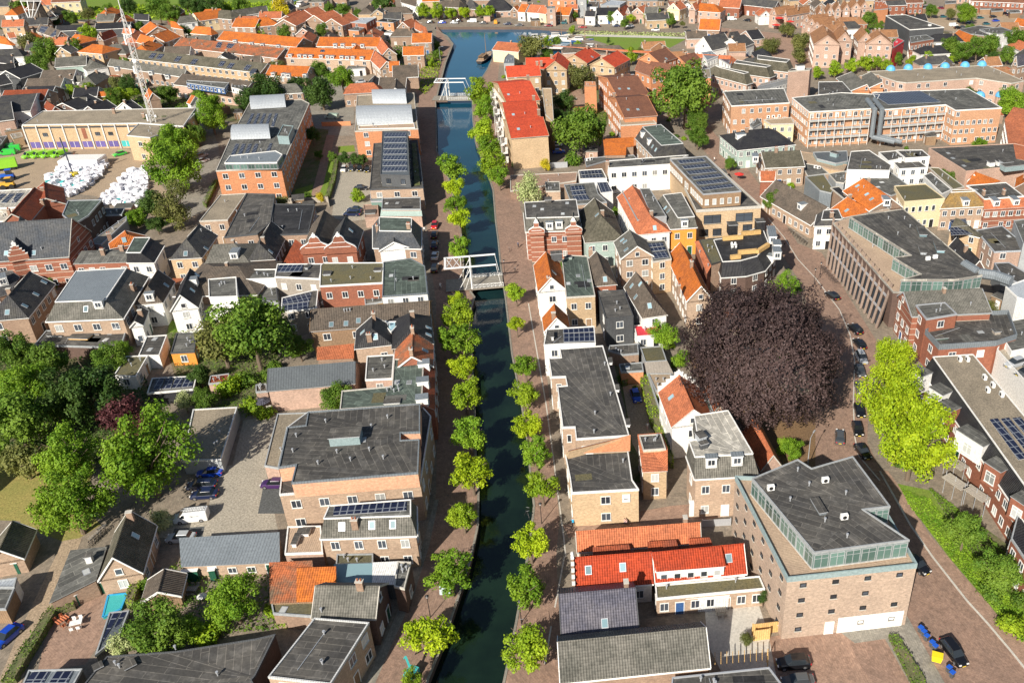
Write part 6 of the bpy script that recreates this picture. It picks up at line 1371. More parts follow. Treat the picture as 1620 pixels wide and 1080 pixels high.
G('T2','1510,685','100,533','130,640',5.6,8.2,'brickyel','tmoss','terrace','long mossy brown terrace dotted with dark solar arrays','terrace',ws=.8,ex=';'.join('p %d,%d %d,%d %d,%d %d,%d'%(x,y,x+52,y+5,x+8,y+60,x-42,y+52)for x,y in((275,570),(355,580),(545,605),(720,632),(1015,655),(1110,675),(1290,695),(1350,735))))
G('A1','1180,445','700,375','680,420',5.2,7.6,'brick','tgrey','terrace','grey tiled terrace in front of the mossy brown one','terrace',ex='d 740,445 860,460 955,470 1060,495',ws=.9)
B=G('A1','1600,520','1155,470','1140,545',5.2,8.0,'brickpink','tbrown','terrace','brown terrace with a long blue boarded dormer','terrace',ws=.9)
F('A1','1185,510 1450,525 1420,560 1180,525',7.2,'bluepaint','bitgrey',on=B,base=5,rim='grey',win=1,ws=1.4)
F('A1','1470,525 1560,545 1550,575 1465,555',7.0,'white','bitgrey',on=B,base=5,rim='white',win=1,ws=1.4)
F('T3','1000,238 1080,195 1322,192 1210,252',5.8,'brickred','silver','flat_house','flat roofed red brick block with pale roof vents','house',rim='grey')
F('T3','1020,322 1100,288 1190,300 1130,332',3.8,'brickorange','bitgrey','flat_house','low orange brick cube in front of the flat red brick block','house',rim='grey')
F('T3','1320,232 1400,200 1565,215 1500,245',5.8,'brickorange','bitblack','flat_house','flat black roofed orange house beside the red corner house','house',rim='grey')
F('T3','1255,350 1300,320 1400,318 1560,360',3.6,'white','bitgrey','bungalow','white bungalow with many windows and a grey roof','house',rim='white',ws=1.5)
F('T3','1290,318 1340,285 1400,288 1370,322',5.2,'greydark','bitgrey','flat_house','little dark box rising above the white bungalow','house',win=0)
G('A2','1020,413','862,420','1025,525',5.0,8.4,'brick','tbrown','large_house','upper big brown roof beside the first white drawbridge','house',win=0)
G('A2','955,492','782,494','775,583',4.2,7.6,'brick','tbrown','large_house','lower big brown roof with a stepped pink gable in its middle','house',win=0)
G('A2','888,500','880,560','830,580',4.6,7.4,'brickpink','tbrown','cross_gable','pale pink gable in the middle of the lower big brown roof','house',win=0)
G('A2','742,512','752,480','700,562',2.6,4.6,'white','tblack','garage','little white gabled garage behind the silver barrel roofs','garage',win=0)
F('A2','570,440 690,430 700,410 590,412',3.2,'white','bitgrey','bungalow','white bungalow wing behind the bright lime tree','house')
# ------------------------------------------------------------------ harbour front at the top
for(s,a,b,e_,ze,zr,rf,wl,hp,lb)in[('T4','400,15','270,-20','240,30',6.4,9.4,'tbrown','white','','white and brick villa at the corner of the far quay'),('T4','860,20','690,10','850,90',5.6,8.0,'tbrown','brick','12','brown house half hidden by the quay lindens'),('T4','1000,10','960,5','1040,110',3.6,7.6,'tdark','brick','12','small dark pyramid roof behind the quay lindens'),('T4','1320,-8','1190,-5','1430,128',3.0,8.4,'tblack','brickpink','12','great black pyramid farm roof on the far quay'),('T4','1440,80','1480,60','1395,130',3.2,5.6,'torange','brick','','tiny orange gable right of the black farm roof'),('T5','250,55','165,50','150,158',4.4,7.4,'torange','white','','white house with orange tiles, west one on the far quay'),('T5','355,60','262,55','360,160',4.4,7.4,'tterra','white','','white house with red tiles, second on the far quay'),('T5','435,85','375,75','430,160',4.4,7.2,'tterra','cream','','cream cottage with a white front gable on the far quay'),('T5','665,85','562,80','650,190',4.0,7.0,'torange','brick','','house with a big plain orange roof on the far quay'),('T5','760,55','630,58','770,92',6.0,8.0,'tterra','brickorange','','red roof behind the plain orange one'),('T5','940,125','850,122','955,185',4.2,6.6,'tblack','white','','white house with a black roof and one square dormer'),('T5','1220,85','965,90','1180,178',4.2,7.0,'tblack','white','','long black roofed white house on the far quay'),('T5','1190,110','1290,50','1275,170',4.2,7.4,'tred','white','','white gable with a crimson roof on the far quay'),('T5','1330,80','1390,60','1280,150',4.6,7.6,'tbrown','brickpink','','pinkish brick gable house on the far quay'),('T5','1440,75','1500,50','1480,160',4.6,7.6,'tterra','brickpink','','house with a red slope and pink gable on the far quay'),('T5','1620,80','1490,78','1620,160',5.0,7.6,'tgrey','brickpink','','brown grey roofed brick row on the far quay'),('T6','440,40','520,10','400,90',5.2,8.4,'tterra','cream','','tall house with white bargeboards and a long red slope'),('T6','640,50','740,0','700,105',6.6,9.6,'tterra','brickpink','','high pink brick gable house with a red roof'),('T6','880,50','720,40','935,160',5.6,8.6,'torange','brickpink','1','wide orange red hipped house by the white minibus'),('T6','950,215','725,208','905,350',4.0,8.0,'torange','brick','','big saturated orange barn roof at the park corner'),('T6','985,355','760,400','640,470',4.4,9.4,'tdark','white','','huge slate roof with white skylights behind the round tree'),('T6','1130,340','1040,350','1170,400',5.0,7.6,'tdark','white','12','small slate hipped roof with a white roof lantern'),('T6','1200,370','1060,420','1220,500',5.0,8.2,'tdark','white','','slate roof with a white gutter between two slate neighbours'),('T6','1350,320','1215,335','1410,440',5.4,8.4,'tblack','brickpink','','black roofed brick house with a large white dormer'),('T6','1560,20','1180,-20','1480,90',5.0,8.0,'tdark','brickred','','dark roofed brick terrace beside the square'),('T6','1170,10','940,0','1170,40',5.0,8.0,'tterra','brickred','','red brick terrace end at the top of the square')]:
 G(s,a,b,e_,ze,zr,wl,rf,'house',lb,'house',hip=hp)
F('T5','437,90 528,85 530,70 445,72',9.0,'brickpink','bit','tall_house','tall pink brick house with a flat top on the far quay','house')
F('T5','765,0 860,0 865,-20 770,-20',10.4,'grey','bit','tower_block','grey tower like house on the far quay','tower')
F('T5','450,0 750,0 760,-25 460,-25',6.6,'brickorange','bit','flat_building','orange brick slab at the top of the view','building')
F('T5','1010,60 1120,5 1290,20 1220,60',5.6,'grey','silver','hall','pale green sheet metal hall behind the far quay','hall',win=0)
F('T5','865,75 985,78 1000,20 890,20',6.2,'white','tbrown','veranda_house','house with a white glazed veranda behind the black roofed house','house')
F('T5','1300,10 1620,12 1620,-10 1300,-10',6.6,'brick','bit','flat_building','brown brick slab with dark windows at the top of the view','building')
F('T6','-10,15 260,18 260,0 -10,-5',6.0,'brick','bit','flat_building','low brick slab right of the brown slab at the top','building')
F('T6','735,560 850,545 920,600 800,650',6.6,'white','zinc','bay_house','white house with a glazed zinc topped bay beside the round tree','house',rim='white',ws=1.4)
F('T6','925,625 1060,600 1080,640 1050,700',5.4,'white','tviolet','small_house','small white block next to a terracotta slope','house')
F('T6','1060,600 1240,610 1120,650 1040,700',[6.8,6.8,5.0,5.0],'brick','tterra','lean_roof_house','terracotta slope behind the brick gambrel houses','house',win=0)
for k,(tp,lb)in enumerate((('180,25 480,85 440,98 215,40','nearest gambrel roofed brick house right of the round tree'),('375,-25 680,25 640,40 350,0','middle gambrel roofed brick house right of the round tree'),('560,-70 850,-30 820,-5 560,-35','farthest gambrel roofed brick house right of the round tree'))):
 M('E3',tp,10.2,6.6,[.5,2.0,.5,2.0],'brickpink','tmoss','bitgrey','gambrel_house',lb,'house',win=1,ws=1.2)
B=F('E3','835,75 1030,62 1048,48 870,50',12.0,'brickpink','bit','lift_tower','pink brick lift tower with a white cabin on top','tower',win=0,rim='kerb',ex='b 940,58 3 2 1.6 white')
F('E3','560,215 840,145 850,128 600,185',8.0,'grey','walk','gallery_bridge','covered walkway linking the lift tower to the grey roofed flats','walkway',rim='galv',win=1,ws=1.6)
# brown gabled quarter upper right
def gabrow(s,apx,far,eav,ze,zr,names,wl='brickpink',rf='ttan'):
 for(a,b,e_,nm)in zip(apx,far,eav,names):G(s,a,b,e_,ze,zr,wl,rf,'gabled_flats',nm,'apartments',trim=wl,ws=1.1)
gabrow('T7',['740,385','918,335','1135,330','1303,378'],['690,270','880,265','1100,290','1270,320'],['560,470','1005,450','1228,452','1440,475'],9.6,13.4,['%s of four tan roofed gables above the blue domed mall'%w_ for w_ in('westernmost','second from the west','third from the west','easternmost')])
gabrow('T7',['515,170','570,205','628,240','675,270'],['740,150','800,175','850,205','900,235'],['490,220','545,255','600,290','655,320'],7.6,10.6,['%s stepped tan gable facing the bushy square'%w_ for w_ in('highest','second highest','third highest','lowest')])
gabrow('T7',['160,90','245,85','352,100'],['330,60','420,60','540,70'],['110,150','190,170','300,180'],6.6,9.6,['%s tan gable with red awnings on the square'%w_ for w_ in('left','middle','right')])
gabrow('T7',['660,105','765,85','855,60','945,50','1040,20','1130,10'],['640,60','740,40','830,15','920,5','1010,-20','1100,-25'],['615,155','720,150','805,125','895,120','985,100','1080,90'],5.6,8.8,['%s in the back row of six tan gables'%w_ for w_ in('first gable from the left','second gable from the left','third gable, with a black solar roof,','fourth gable from the left','fifth gable from the left','last gable on the right')])
F('T7','1235,110 1385,95 1390,20 1240,20',7.0,'brickorange','tterra','brick_hall','red brown brick hall behind the back row of tan gables','hall',win=0)
G('T8','130,10','0,15','380,60',6.6,8.6,'brickred','tdark','row_house','brick row with white windows left of the car park','house',win=1)
F('T8','10,185 240,175 690,322 290,350',9.6,'greydark','bit','cinema_block','dark clad block with a black roof and white rail near the car park','building',rim='white',win=0,ex='b 520,305 1.2 1 1 white')
F('T8','290,430 480,410 570,455 300,500',8.0,'brickband','bitgrey','corner_house','banded brick and white corner house in front of the dark clad block','house',rim='grey',ws=1.4)
F('T8','95,500 150,445 225,480 100,560',9.0,'redpaint','redpaint','gable_front','narrow scarlet painted gable between tan gables and banded house','house',win=0)
G('T8','860,355','1070,440','780,430',5.0,7.6,'brick','torange','shop_house','orange slope poking out of the plane trees','house',win=0,trim='kerb')
F('T8','860,350 1100,300 1300,330 1180,420 1000,400',6.4,'brick','bit','flat_shop','bent black flat roof behind the plane trees','shop',win=0)
F('T8','1100,345 1360,320 1490,365 1320,400 1180,380',6.8,'white','bitgrey','flat_shop','grey flat roof with a white dormer front behind the plane trees','shop',win=1)
G('T8','1560,220','1700,250','1490,290',5.0,7.8,'brick','torange','house','orange gable roof at the upper right edge','house')
for k,p in enumerate(('380,70 540,60 550,90 400,105','700,15 830,10 830,40 700,50','1100,65 1200,60 1230,110 1110,110','1230,90 1370,85 1380,130 1240,140','1440,120 1560,115 1580,150 1460,155')):
 F('T8',p,2.8,'wood','bitgrey','garage','%s wooden garage from the left around the far car park'%ORD[k],'garage',win=0)
G('T8','1620,-35','1000,-60','1640,60',5.8,8.4,'brickred','tcocoa','terrace','long brick terrace with white windows beyond the far car park','terrace',ws=1.4)
G('T8','420,-40','-40,-30','420,40',5.8,8.4,'brickred','tcocoa','terrace','brick terrace with white bays at the top beside the far car park','terrace',ws=1.2)
# mall with blue domes
B=F('G6','-150,290 870,235 1190,370 1080,390 780,345 180,385 100,375',9.2,'brickpink','gravel','mall','long gravel roofed mall with pale blue glass domes','mall',rim='kerb',ws=.8,ex='v 280,325 330,345 610,300 650,325 840,265 930,290 985,310')
for k,p in enumerate(('50,265','200,255','368,250','515,240','685,232','830,225','815,485','990,480')):
 q=W(px('G6',p)[0],9.6 if k<6 else 7.2);m=MB()
 rr_=1.9
 for i in range(12):
  for j in range(4):
   a0,a1,b0,b1=2*math.pi*i/12,2*math.pi*(i+1)/12,math.pi/2*j/4,math.pi/2*(j+1)/4
   pt=lambda a,b:(q.x+rr_*math.cos(a)*math.cos(b),q.y+rr_*math.sin(a)*math.cos(b),(9.0 if k<6 else 6.4)+rr_*1.05*math.sin(b))
   m.face([pt(a0,b0),pt(a1,b0),pt(a1,b1),pt(a0,b1)],'domeblue')
 m.bar((q.x,q.y,0),(q.x,q.y,(9.0 if k<6 else 6.4)),1.7,'brickpink',12);m.build('dome',B.t,B.o)
F('A4','320,520 470,518 535,590 400,600 320,600',7.8,'greydark','bit','flat_building','black flat roof left of the two round-gabled roofs','building',rim='greywhite',win=0)
G('A4','600,515','530,458','655,580',7.2,9.4,'brickorange','tgrey','gabled_house','left one of two grey roofs with round white gables by the mall','house',w2=6)
G('A4','720,520','650,458','735,560',7.2,9.4,'brickorange','tgrey','gabled_house','right one of two grey roofs with round white gables by the mall','house',w2=5)
G('T8','1620,640','1800,600','1480,800',7.0,11.0,'brick','tviolet','slate_house','big blue grey slate roof with a white dormer at the right edge','house')
# warehouse-like house at the harbour mouth
G('T4','1500,470','1262,450','1430,590',5.0,7.4,'cream','tterra','harbour_house','low red tiled house with a cream wall at the harbour mouth','house',win=0)
F('T4','1340,620 1380,575 1440,600 1440,680 1330,680',4.6,'grey','zinc','annex','grey roofed annex of the harbour mouth house','annex',win=0)
# ------------------------------------------------------------------ trees
bt=tree('P','1205,566',123,'beech','enormous dark purple copper beech beside the curving street',asp=1.0,trunk=1.5,name='copper_beech')
for c in bt.children:
 if c.name.startswith('crown'):c.rotation_euler=(0,0,0);c.scale.y*=1.25;bt.rotation_euler=(0,0,0)
def row(reg,lst,kind,fmt,group,near_first=True,**kw):
 n=len(lst)
 for i,(p,r_)in enumerate(lst):
  k=kind if isinstance(kind,str)else kind[i%len(kind)]
  tree(reg,p,r_*1.04,k,fmt%ORD[i],group=group,asp=1.06,**kw)
row('P',[('650,1076',20),('678,1004',36),('712,906',35),('732,812',26),('746,747',33),('742,686',30),('737,626',27),('734,580',23),('729,536',31),('724,496',28),('720,474',15)],('lime','limec','limeb'),'%s young linden on the left quay counting up from the bottom','young lindens on the quays',trunk=1.9,name='linden')
row('P',[('727,392',20),('727,345',18),('720,321',17),('721,296',18),('715,265',22)],('limeb','limec'),'%s linden on the left quay counting on past the near drawbridge','young lindens on the quays',trunk=1.9,name='linden')
row('P',[('831,1022',39),('834,929',33),('839,858',29),('858,769',26),('848,715',25),('834,674',25),('828,622',23),('831,577',22),('817,511',15),('816,461',17)],('lime','limeb','limec'),'%s young linden on the right quay counting up from the bottom','young lindens on the quays',trunk=1.9,name='linden')
row('P',[('789,278',18),('779,258',21),('774,232',21),('763,207',22),('766,172',19),('764,147',23)],('limeb','lime'),'%s linden on the right quay counting on past the near drawbridge','young lindens on the quays',trunk=1.9,name='linden')
TL="""
C4 645,490 125 yell bright lime green tree crown nearest the banded brick gable
C4 650,690 190 yell middle one of the three vivid lime green trees by the parked cars
C4 760,890 215 yell largest vivid lime green tree in front of the apartment bays
C1 1140,370 145 olive darker yellowish tree of the twin trees behind the red terrace
C1 1300,335 190 mid large green tree of the twin trees behind the red terrace
C1 70,450 95 mid green park tree below the dark tiled corner house
C1 225,510 105 mid park tree in front of the broad hipped house
C1 445,640 155 dark tallest dark green tree of the walled park
C1 120,610 115 bright round tree in the middle of the park at the left edge
C1 80,800 150 mid broad tree at the left edge of the park
C1 290,730 95 mid tree in the shade behind the broad left edge tree
C1 560,480 80 mid tree reaching the sedum roofed garden studio
C1 620,440 55 bright small bright tree behind the sedum roofed garden studio
C1 660,805 135 plum dark red plum tree between park and carport
C1 745,975 205 bright big bright green tree beside the garage row
D1 370,150 150 bright broad lime green tree leaning over the bicycle rack
C1 345,985 130 bright yellow green tree on the dry lawn
C1 120,1010 110 olive olive shrubby tree at the west of the dry lawn
C1 955,700 52 pale white flowering tree beside the solar carport
C1 1050,690 65 mid rounded green tree east of the white flowering one
C1 1030,560 60 dark dark conifer like tree by the orange hut
D1 830,235 60 pale white blossomed shrub tree by the tiled gable house
D1 1210,655 125 bright tall light green tree in front of the long metal shed
D1 820,790 135 mid broad garden tree above the black hall roof
D1 640,880 75 pale cream flowered tree at the corner of the black hall
D1 960,800 75 bright lower garden tree right of the broad one above the black hall
B1 1110,180 115 bright upper half of the tall light green maple by the depot
B1 1110,320 145 bright lower spreading maple beside the white bales
B1 1010,75 75 dark dark tree against the depot corner
B1 1225,130 65 mid green tree between the maple and the side street
B1 1335,25 85 bright light tree above the side street near the depot
B1 1090,580 125 birch weeping birch standing over the orange hipped roof
B1 970,560 85 dark dark tree joined to the weeping birch
B1 860,660 62 bright yellow green bushy tree beside the bale yard wall
A2 400,450 65 mid smaller lime tree behind the silver barrel office
A2 410,580 95 dark darkest tall tree behind the silver barrel office
A2 542,500 82 bright round bright lime tree beside the parking street
A2 265,550 75 dark dark tree next to the orange terrace of four
A2 80,565 95 dark dark tree group at the north end of the barrel roofed office
A2 150,50 58 gold golden yellow tree by the far water
E2 815,420 270 mid huge round green tree between cocoa roofs and brick flats
E2 925,690 115 mid smaller green tree below the huge round one
E2 930,830 110 mid dark small tree standing by the paved square path
E1 900,660 225 mid largest courtyard tree east of the bright red roofs
E1 745,400 105 dark courtyard tree next to the ochre stair tower
E1 910,180 130 olive spreading tree at the north of the red roofed courtyard
E1 730,560 95 dark dark courtyard tree above the parked cars
T5 270,490 150 olive bronze green tree at the harbour mouth
E5 410,440 98 mid round street tree on the shopping street
E3 310,900 65 mid small tree next to the red parasol
B3 110,490 112 pale shaggy pale tree on the right quay near the banded town house
B3 60,340 1 bush tiny bush
T7 310,320 95 olive upper bushy tree of the square by the red awnings
T7 450,450 125 olive middle bushy tree of the square by the red awnings
T7 445,600 100 olive lower bushy tree of the square by the red awnings
T7 150,490 105 olive bushy tree at the west corner of the square
T7 640,775 70 lime first linden from the left along the blue domed mall
T7 820,735 88 lime second linden from the left along the blue domed mall
T7 985,700 80 lime third linden from the left along the blue domed mall
T7 1140,665 88 lime fourth linden from the left along the blue domed mall
T7 1270,670 82 lime fifth linden from the left along the blue domed mall
T7 1375,700 60 lime sixth linden from the left along the blue domed mall
T8 150,680 78 mid darker linden in front of the scarlet gable
T8 310,710 70 lime linden in front of the banded brick corner house
T8 490,700 82 lime linden right of the banded brick corner house
T8 760,540 115 mid first plane tree from the left behind the mall roof
T8 900,610 125 mid second plane tree from the left behind the mall roof
T8 1080,560 130 mid third plane tree from the left behind the mall roof
T8 1240,520 130 mid fourth plane tree from the left behind the mall roof
T8 755,710 62 lime small lime green tree between two blue domes
T8 1540,470 135 mid plane tree above the blue grey slate roof
T8 1430,640 95 mid low plane tree left of the blue grey slate roof
T8 1250,690 80 dark dark plane tree behind the last blue dome
G6 1090,540 115 bright green tree below the right end of the mall
T8 950,150 105 bright round tree in the middle of the far car park
T8 545,120 78 mid upright tree at the west of the far car park
T8 770,160 68 olive thin tree in the middle of the far car park
T8 75,130 55 pale pale bush tree beside the brick hall
T7 1190,210 90 mid garden tree behind the tan gables
T4 480,110 78 lime first linden from the left on the far quay
T4 615,120 78 lime second linden from the left on the far quay
T4 770,135 62 lime third linden from the left on the far quay
T4 915,135 62 limec fourth linden from the left on the far quay
T4 1070,125 62 lime fifth linden from the left on the far quay
T4 1180,125 65 lime sixth linden from the left on the far quay
T5 590,180 42 lime small tree before the plain orange roofed house
T5 955,185 52 limec slim tree in front of the black roofed white house
T5 1135,185 58 mid taller green tree on the far quay before the crimson roof
T5 1340,195 54 limec yellowish tree between crimson roof and pink gable
T5 1520,185 56 limec yellowish tree in front of the brown grey row
T6 395,185 64 mid green tree at the end of the brown grey row
T6 540,255 36 olive little tree before the high pink gable
T5 735,170 46 mid dark tree beside the tower like house
T5 715,320 42 lime tree at the west tip of the park
T5 1100,440 32 cone dark cypress in the park
T5 545,440 60 mid bushes at the moored barge
T5 440,450 60 lime pale tree left of the moored barge
T5 780,480 52 lime small tree right of the moored barge
T5 1085,540 62 lime tree beside the white motor boat
T5 1340,590 90 lime broad tree at the south side of the park
T5 1440,560 60 olive scrubby tree at the park edge by the cocoa roofs
T1 290,450 102 olive brownish round tree below the windmill
T1 500,540 112 mid upper of two garden trees by the dark dormered roofs
T1 400,690 105 mid lower of two garden trees by the dark dormered roofs
T1 235,790 32 bushy clipped ball tree among the blue black roofs
E8 205,355 40 lime round clipped tree beside the slanting blue black roof
E8 65,445 40 lime round clipped tree by the rust red row house
T1 950,345 82 lime yellow green tree right of the small hipped orange house
T1 800,510 78 mid green tree between the brown block and the tan brick house
T1 930,150 70 olive reddish hedge tree behind the windmill gardens
T1 1360,60 80 dark tall dark tree behind the black warehouse
T1 1160,110 60 mid single tree in the long bright hedge field
T1 230,90 85 mid green trees at the foot of the windmill
T1 330,160 60 lime bush left of the windmill stage
T1 740,190 65 mid bush right of the windmill stage
T2 330,80 120 mid big tree group behind the far orange houses
T2 470,140 92 mid tree group over the pyramid roofed house
T2 140,290 50 mid low tree beside the two toned orange house
T2 625,325 48 dark narrow dark tree between orange houses
T2 770,60 92 dark first dark tree at the top behind the cream house
T2 930,55 98 dark second dark tree at the top behind the cream house
T2 640,40 70 dark dark tree left of the two at the top
T2 1200,40 90 mid tree at the top by the far water
T2 1060,90 60 lime light bush behind the cream house
T2 580,555 45 dark shrub in the backyards of the rust terrace
T2 1370,640 42 dark shrub above the mossy brown terrace
T2 1400,330 40 mid shrub below the small orange hipped house
T3 60,330 60 lime garden tree left of the white extension house
T3 340,350 75 mid garden tree below the long red roof
T3 740,330 75 mid garden tree below the gambrel fronted house
T3 620,385 50 lime garden bush above the upper orange terrace
T3 920,330 42 dark garden tree between gambrel and brick cube
T3 810,90 62 mid tree behind the gambrel fronted house
T3 965,100 72 mid tree behind the white edged gambrel
T3 1120,145 56 mid tree left of the sandy path
T3 1400,60 105 dark large dark tree by the far villa
T3 1330,30 60 mid lighter tree beside the large dark one at the top
T4 610,580 52 mid shrub row along the left harbour path
T4 620,490 44 mid higher shrub along the left harbour path
T4 560,680 48 lime lower shrub along the left harbour path
A1 740,530 52 olive tree left of the radio mast
A1 810,535 52 dark dark tree touching the radio mast
A1 1060,590 58 mid garden tree below the brown dormered terrace
A1 1250,600 42 mid small tree behind the little orange gable
A1 720,620 55 mid garden tree above the depot roof
A1 1335,660 75 bright light green maple right of the depot roof
A1 1560,640 72 dark dark tree at the end of the brown terrace
A1 1040,745 55 dark dark tree rising over the depot roof
D4 1020,290 112 mid upper small tree on the green bank by the apartments
D4 1190,500 112 midb lower small tree on the green bank by the apartments
D4 1310,660 60 bush round shrub at the right edge of the green bank
C3 872,480 48 bright round bright shrub under the copper beech
D3 1215,850 45 olive reddish climbing shrub on the pale terrace
D3 1300,640 38 cone dark narrow yew against the warehouse wall
C4 120,940 70 bright hedge like shrub between the beech and the barn
B2 560,285 42 dark first of three clipped trees above the parked cars
B2 615,285 42 dark second of three clipped trees above the parked cars
B2 665,285 42 dark third of three clipped trees above the parked cars
B2 640,520 48 lime leafy bush beside the glass conservatory
B2 395,255 30 mid shrub beside the striped garden path
B2 325,520 30 mid shrub at the south end of the garden lawn
B2 405,530 34 gold yellow shrub at the foot of the striped path
B2 480,270 34 mid shrub at the head of the garden lawn
B3 20,325 34 bushd dark clipped shrub left below the ochre end wall
B3 210,325 44 gold golden shrub below the ochre end wall
B3 390,305 62 bush broad green hedge shrub right of the grey gate
B3 660,620 34 bright climber in the narrow passage by the orange ridge house
C3 570,590 34 bush ivy shrub beside the orange rendered garage
C3 640,640 22 bush small shrub above the blue car
D2 150,750 62 bushy bright shrubs right of the orange outbuilding
D2 80,710 50 bushy shrubs below the worn brown outbuilding
D2 220,755 40 bushy shrub near the corner of the flat black roof
C2 40,770 52 bushy shrub beside the purple parasol
C1 1180,640 75 bushy shrubs under the twin trees
C1 1260,600 60 bush dense shrub beside the small rusty shed
C1 1300,740 60 bushy ground shrubs north of the garage row
D1 1080,840 80 bushy low shrubs at the foot of the long metal shed garden
D1 760,580 40 bush small bush beside the clipped hedge
D4 1260,780 80 bushy light green shrubs low on the bank
D4 1150,620 60 bush dark shrubs at the foot of the lower bank tree
"""
for ln in TL.strip().split('\n'):
 r_,p,s,k,lb=ln.split(' ',4)
 if float(s)<5:continue
 k2={'bushy':'bushy','bush':'bush'}.get(k,k)
 nm={'bush':'shrub','bushy':'shrub','bushd':'shrub','plum':'plum_tree','birch':'birch_tree','cone':'conifer'}.get(k,'shrub' if 'shrub' in lb or 'bush' in lb else 'tree')
 tree(r_,p,float(s),k2,lb,'shrub' if nm=='shrub' else 'tree',name=nm,asp=1.12 if k!='yell' else 1.2,trunk=(.3 if nm=='shrub' else None))
# hedges and planted beds
cover('hedge',WP('B2','505,290 528,288 505,430 470,540 445,535 480,420'),1.6,'lf_mid','long clipped hedge between the striped path garden and the small car park')
cover('hedge',WP('D1','330,660 395,640 395,700 300,730 200,900 90,1080 20,1100 120,940 250,740'),1.5,'lf_mid','tall hedge along the drive beside the paved pool yard',dens=14)
cover('hedge',WP('D1','715,520 748,512 735,600 700,700 660,690'),1.8,'lf_lime','bright clipped hedge between the pool yard and the little tiled shed',dens=14)
cover('hedge',WP('C3','555,555 590,550 600,620 570,630'),1.4,'lf_mid','short hedge at the orange rendered garage',dens=12)
cover('hedge',WP('C3','670,570 700,590 745,700 815,870 835,1050 815,1050 780,900 720,840 665,620'),1.8,'lf_lime','flowering climber hedge along the grey wall by the blue car',dens=13)
cover('hedge',WP('B1','1360,440 1385,440 1310,600 1290,590'),1.6,'lf_mid','clipped hedge on the side street beside the orange brick office',dens=8)
cover('hedge',WP('P','1405,1008 1420,1010 1462,1078 1470,1110 1450,1100 1425,1050'),.9,'lf_mid','low dark hedge between parking bay and bins',dens=16)
cover('green_bank',WP('P','1425,775 1470,790 1540,880 1600,945 1690,1040 1650,1060 1600,998 1560,950 1520,905 1480,852 1440,805'),.4,'lf_grn','dense green groundcover on the bank by the red brick path','groundcover',dens=42,kd='stuff')
cover('garden_growth',WP('P','1470,775 1530,820 1610,900 1700,980 1700,1050 1600,950 1540,880'),.7,'lf_mid','mixed planting below the apartment terrace','groundcover',dens=28,kd='stuff')
cover('park_undergrowth',WP('P','-40,560 120,560 230,600 260,690 180,740 120,720 -40,720'),1.0,'lf_dark','dark undergrowth below the park trees','undergrowth',dens=7,leaf=.25,kd='stuff')
cover('garden_growth',WP('P','290,430 330,440 440,470 450,560 420,640 390,660 300,640 270,560'),.8,'lf_mid','garden greenery around the twin trees','groundcover',dens=6,leaf=.2,kd='stuff')
cover('garden_growth',WP('P','100,120 300,150 330,172 180,172 100,150'),.8,'lf_mid','back gardens behind the depot','groundcover',dens=2,leaf=.4,kd='stuff')
cover('garden_growth',WP('P','210,945 290,890 330,880 440,900 480,930 470,990 300,1010 200,1030'),.8,'lf_mid','garden greenery above the black hall roof','groundcover',dens=9,leaf=.2,kd='stuff')
cover('far_meadow',WP('P','100,15 480,5 420,25 300,33 200,28 105,32'),1.5,'lf_lime','bright hedge field behind the far houses','meadow',dens=.7,leaf=.8,kd='stuff')
cover('far_shrubs',WP('P','300,65 400,60 690,62 690,100 640,110 560,90 400,110 300,120'),.8,'lf_mid','back garden greenery between the orange terraces','groundcover',dens=1.4,leaf=.45,kd='stuff')
cover('park_shrubs',WP('P','897,51 1092,55 1090,58 900,55'),.8,'lf_pale','reeds and shrubs along the park bank','shrubs',dens=3,leaf=.4,kd='stuff')
cover('courtyard_growth',WP('P','870,190 960,180 950,232 880,232'),.8,'lf_mid','courtyard greenery below the big tree','groundcover',dens=3,leaf=.35,kd='stuff')
cover('quay_verge',WP('P','672,70 690,75 700,85 690,130 672,150 660,140 670,100'),.8,'lf_lime','gardens along the left harbour path','groundcover',dens=3,leaf=.35,kd='stuff')
